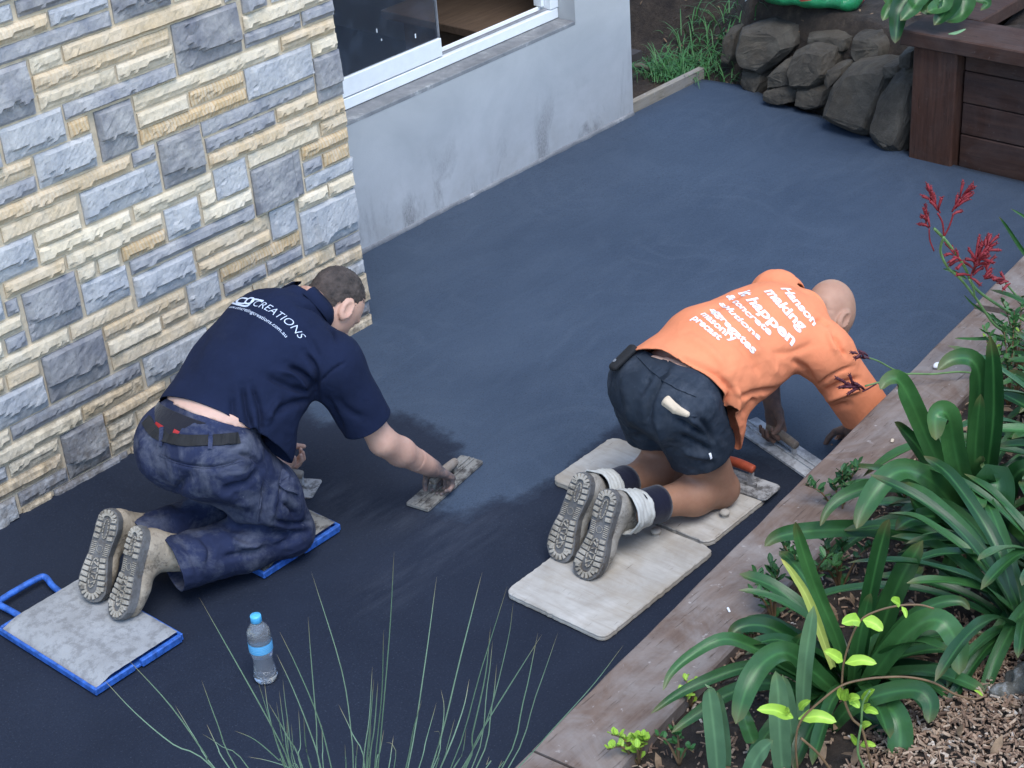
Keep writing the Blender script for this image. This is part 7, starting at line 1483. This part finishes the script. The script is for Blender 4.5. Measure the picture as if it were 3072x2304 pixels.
# ---- grass and litter at the far end
def blades_stuff(name, n, sampler, h0, h1, w_, mat, seed, label, cat):
    r = np.random.RandomState(seed); V = []; F = []; A = []; L_ = []
    for i in range(n):
        x, y, z = sampler(r); a = r.uniform(0, 6.28); h = r.uniform(h0, h1); d = np.array([math.cos(a), math.sin(a), 0]); sd_ = np.array([-d[1], d[0], 0]); b = len(V); p = np.array([x, y, z]); ang = r.uniform(0.7, 1.4)
        for q in range(5):
            t = q / 4; w2 = w_ * (1 - t ** 2) + 0.0003; V += [p - sd_ * w2 / 2, p + sd_ * w2 / 2]; A += [0, 1]; L_ += [t, t]; p = p + (d * math.cos(ang) + np.array([0, 0, math.sin(ang)])) * h / 4; ang -= r.uniform(0.2, 0.75)
        for q in range(4): F.append((b + q * 2, b + q * 2 + 1, b + q * 2 + 3, b + q * 2 + 2))
    o = mk(name, V, F, mat, None, True); attr_fill(o, 'across', A); attr_fill(o, 'along', np.array(L_) * 0.85); tag(o, label, cat, None, 'stuff'); return o
def samp_g(r):
    x, y = 6.95 + abs(r.normal()) * 0.22, 5.32 + r.normal() * 0.13
    if r.rand() < 0.35: x, y = r.uniform(7.05, 7.5), r.uniform(4.95, 5.5)
    y = max(y, 5.20) if x < 7.1 else y; return x, y, float(height_ground(x, y)) + 0.01
blades_stuff('grass_clump', 520, samp_g, 0.08, 0.24, 0.006, M['grass'], 3, 'weedy green grass clump growing behind the wall corner', 'grass')
r = np.random.RandomState(77); V = []; F = []
for i in range(420):
    x, y = r.uniform(7.0, 8.6), r.uniform(3.8, 6.4); z = float(height_ground(x, y)) + 0.014; R_ = np.array(Euler((r.normal() * 0.4, r.normal() * 0.4, r.rand() * 6.28)).to_matrix()); L = r.uniform(0.015, 0.05); b = len(V)
    for u, v_, h in ((-1, 0, 0), (-.4, .32, .1), (.4, .30, .1), (1, 0, 0.05), (.4, -.3, .1), (-.4, -.32, .1)): V.append(np.array((x, y, z)) + R_ @ np.array((u * L / 2, v_ * L / 2, h * L)))
    F += [(b, b + 1, b + 5), (b + 1, b + 2, b + 4, b + 5), (b + 2, b + 3, b + 4)]
tag(mk('leaf_litter', V, F, M['dead'], None, False), 'dead brown leaves scattered over the far garden bank', 'leaf litter', None, 'stuff')
r = np.random.RandomState(78); V = []; F = []
for i in range(160):
    x = r.uniform(2.3, 4.6); e = r.uniform(0.25, 1.0); y = 2.2 + 0.091 * (x - 2.31) - e; z = float(bed_h(x, y)) + 0.018; R_ = np.array(Euler((r.normal() * 0.5, r.normal() * 0.5, r.rand() * 6.28)).to_matrix()); L = r.uniform(0.03, 0.075); b = len(V)
    for u, v_, h in ((-1, 0, 0), (-.4, .32, .1), (.4, .30, .1), (1, 0, 0.05), (.4, -.3, .1), (-.4, -.32, .1)): V.append(np.array((x, y, z)) + R_ @ np.array((u * L / 2, v_ * L / 2, h * L)))
    F += [(b, b + 1, b + 5), (b + 1, b + 2, b + 4, b + 5), (b + 2, b + 3, b + 4)]
tag(mk('leaf_litter', V, F, M['dead'], None, False), 'dead brown leaves caught among the clivia clumps', 'leaf litter', None, 'stuff')
# fern sprig growing from the rock joint, and lichened stone at the right edge
fr = pix_x(*RZ(1520, 720), 6.78); shrub(fr, 40, 0.10, 0.10, 0.014, 0.030, M['shrub'], 'small fern sprig growing at the rock joint next to the planter post', 21, 'weeds in the rock edge', 4, 'weed')
fr = pix_x(*RZ(1480, 800), 6.78); shrub(np.array((fr[0] - 0.02, fr[1], 0.0)), 30, 0.05, 0.08, 0.012, 0.024, M['shrub'], 'low weed at the slab edge below the rocks', 22, 'weeds in the rock edge', 4, 'weed')
def m_lichen():
    t = NT('lichened_stone'); v = t.co('World'); c = t.ramp(t.noise(16, 6, 0.7, v), [(0.35, (0.035, 0.032, 0.025, 1)), (0.55, (0.12, 0.112, 0.09, 1)), (0.72, (0.42, 0.43, 0.42, 1))]); return t.fin(c, 0.9, t.bump(t.noise(40, 6, 0.75, v), 0.8, 0.01))
c = at_bed(2196, 1470); c = np.array((c[0] + 0.055, c[1] - 0.060, c[2] - 0.01))
V, F = sdf_mesh([('c', c + np.array((-0.10, 0.06, 0.0)), 0.035, c + np.array((0.0, 0.0, 0.05)), 0.045, 0.03), ('c', c + np.array((0.0, 0.0, 0.05)), 0.045, c + np.array((0.08, -0.02, 0.13)), 0.038, 0.03), ('e', c + np.array((0.06, 0.03, 0.16)), (0.03, 0.03, 0.03), I3, 0.02), ('c', c + np.array((0.0, 0.0, 0.05)), 0.04, c + np.array((0.16, -0.12, 0.02)), 0.05, 0.03)], 0.008, 1)
V = V + vnormals(V, F) * (0.014 * vnoise(V * 30, 3) + 0.008 * vnoise(V * 75, 4))[:, None]; tag(qmesh('lichened_stump', V, F, m_lichen()), 'gnarled grey lichened stump at the right edge above the chips', 'stump')
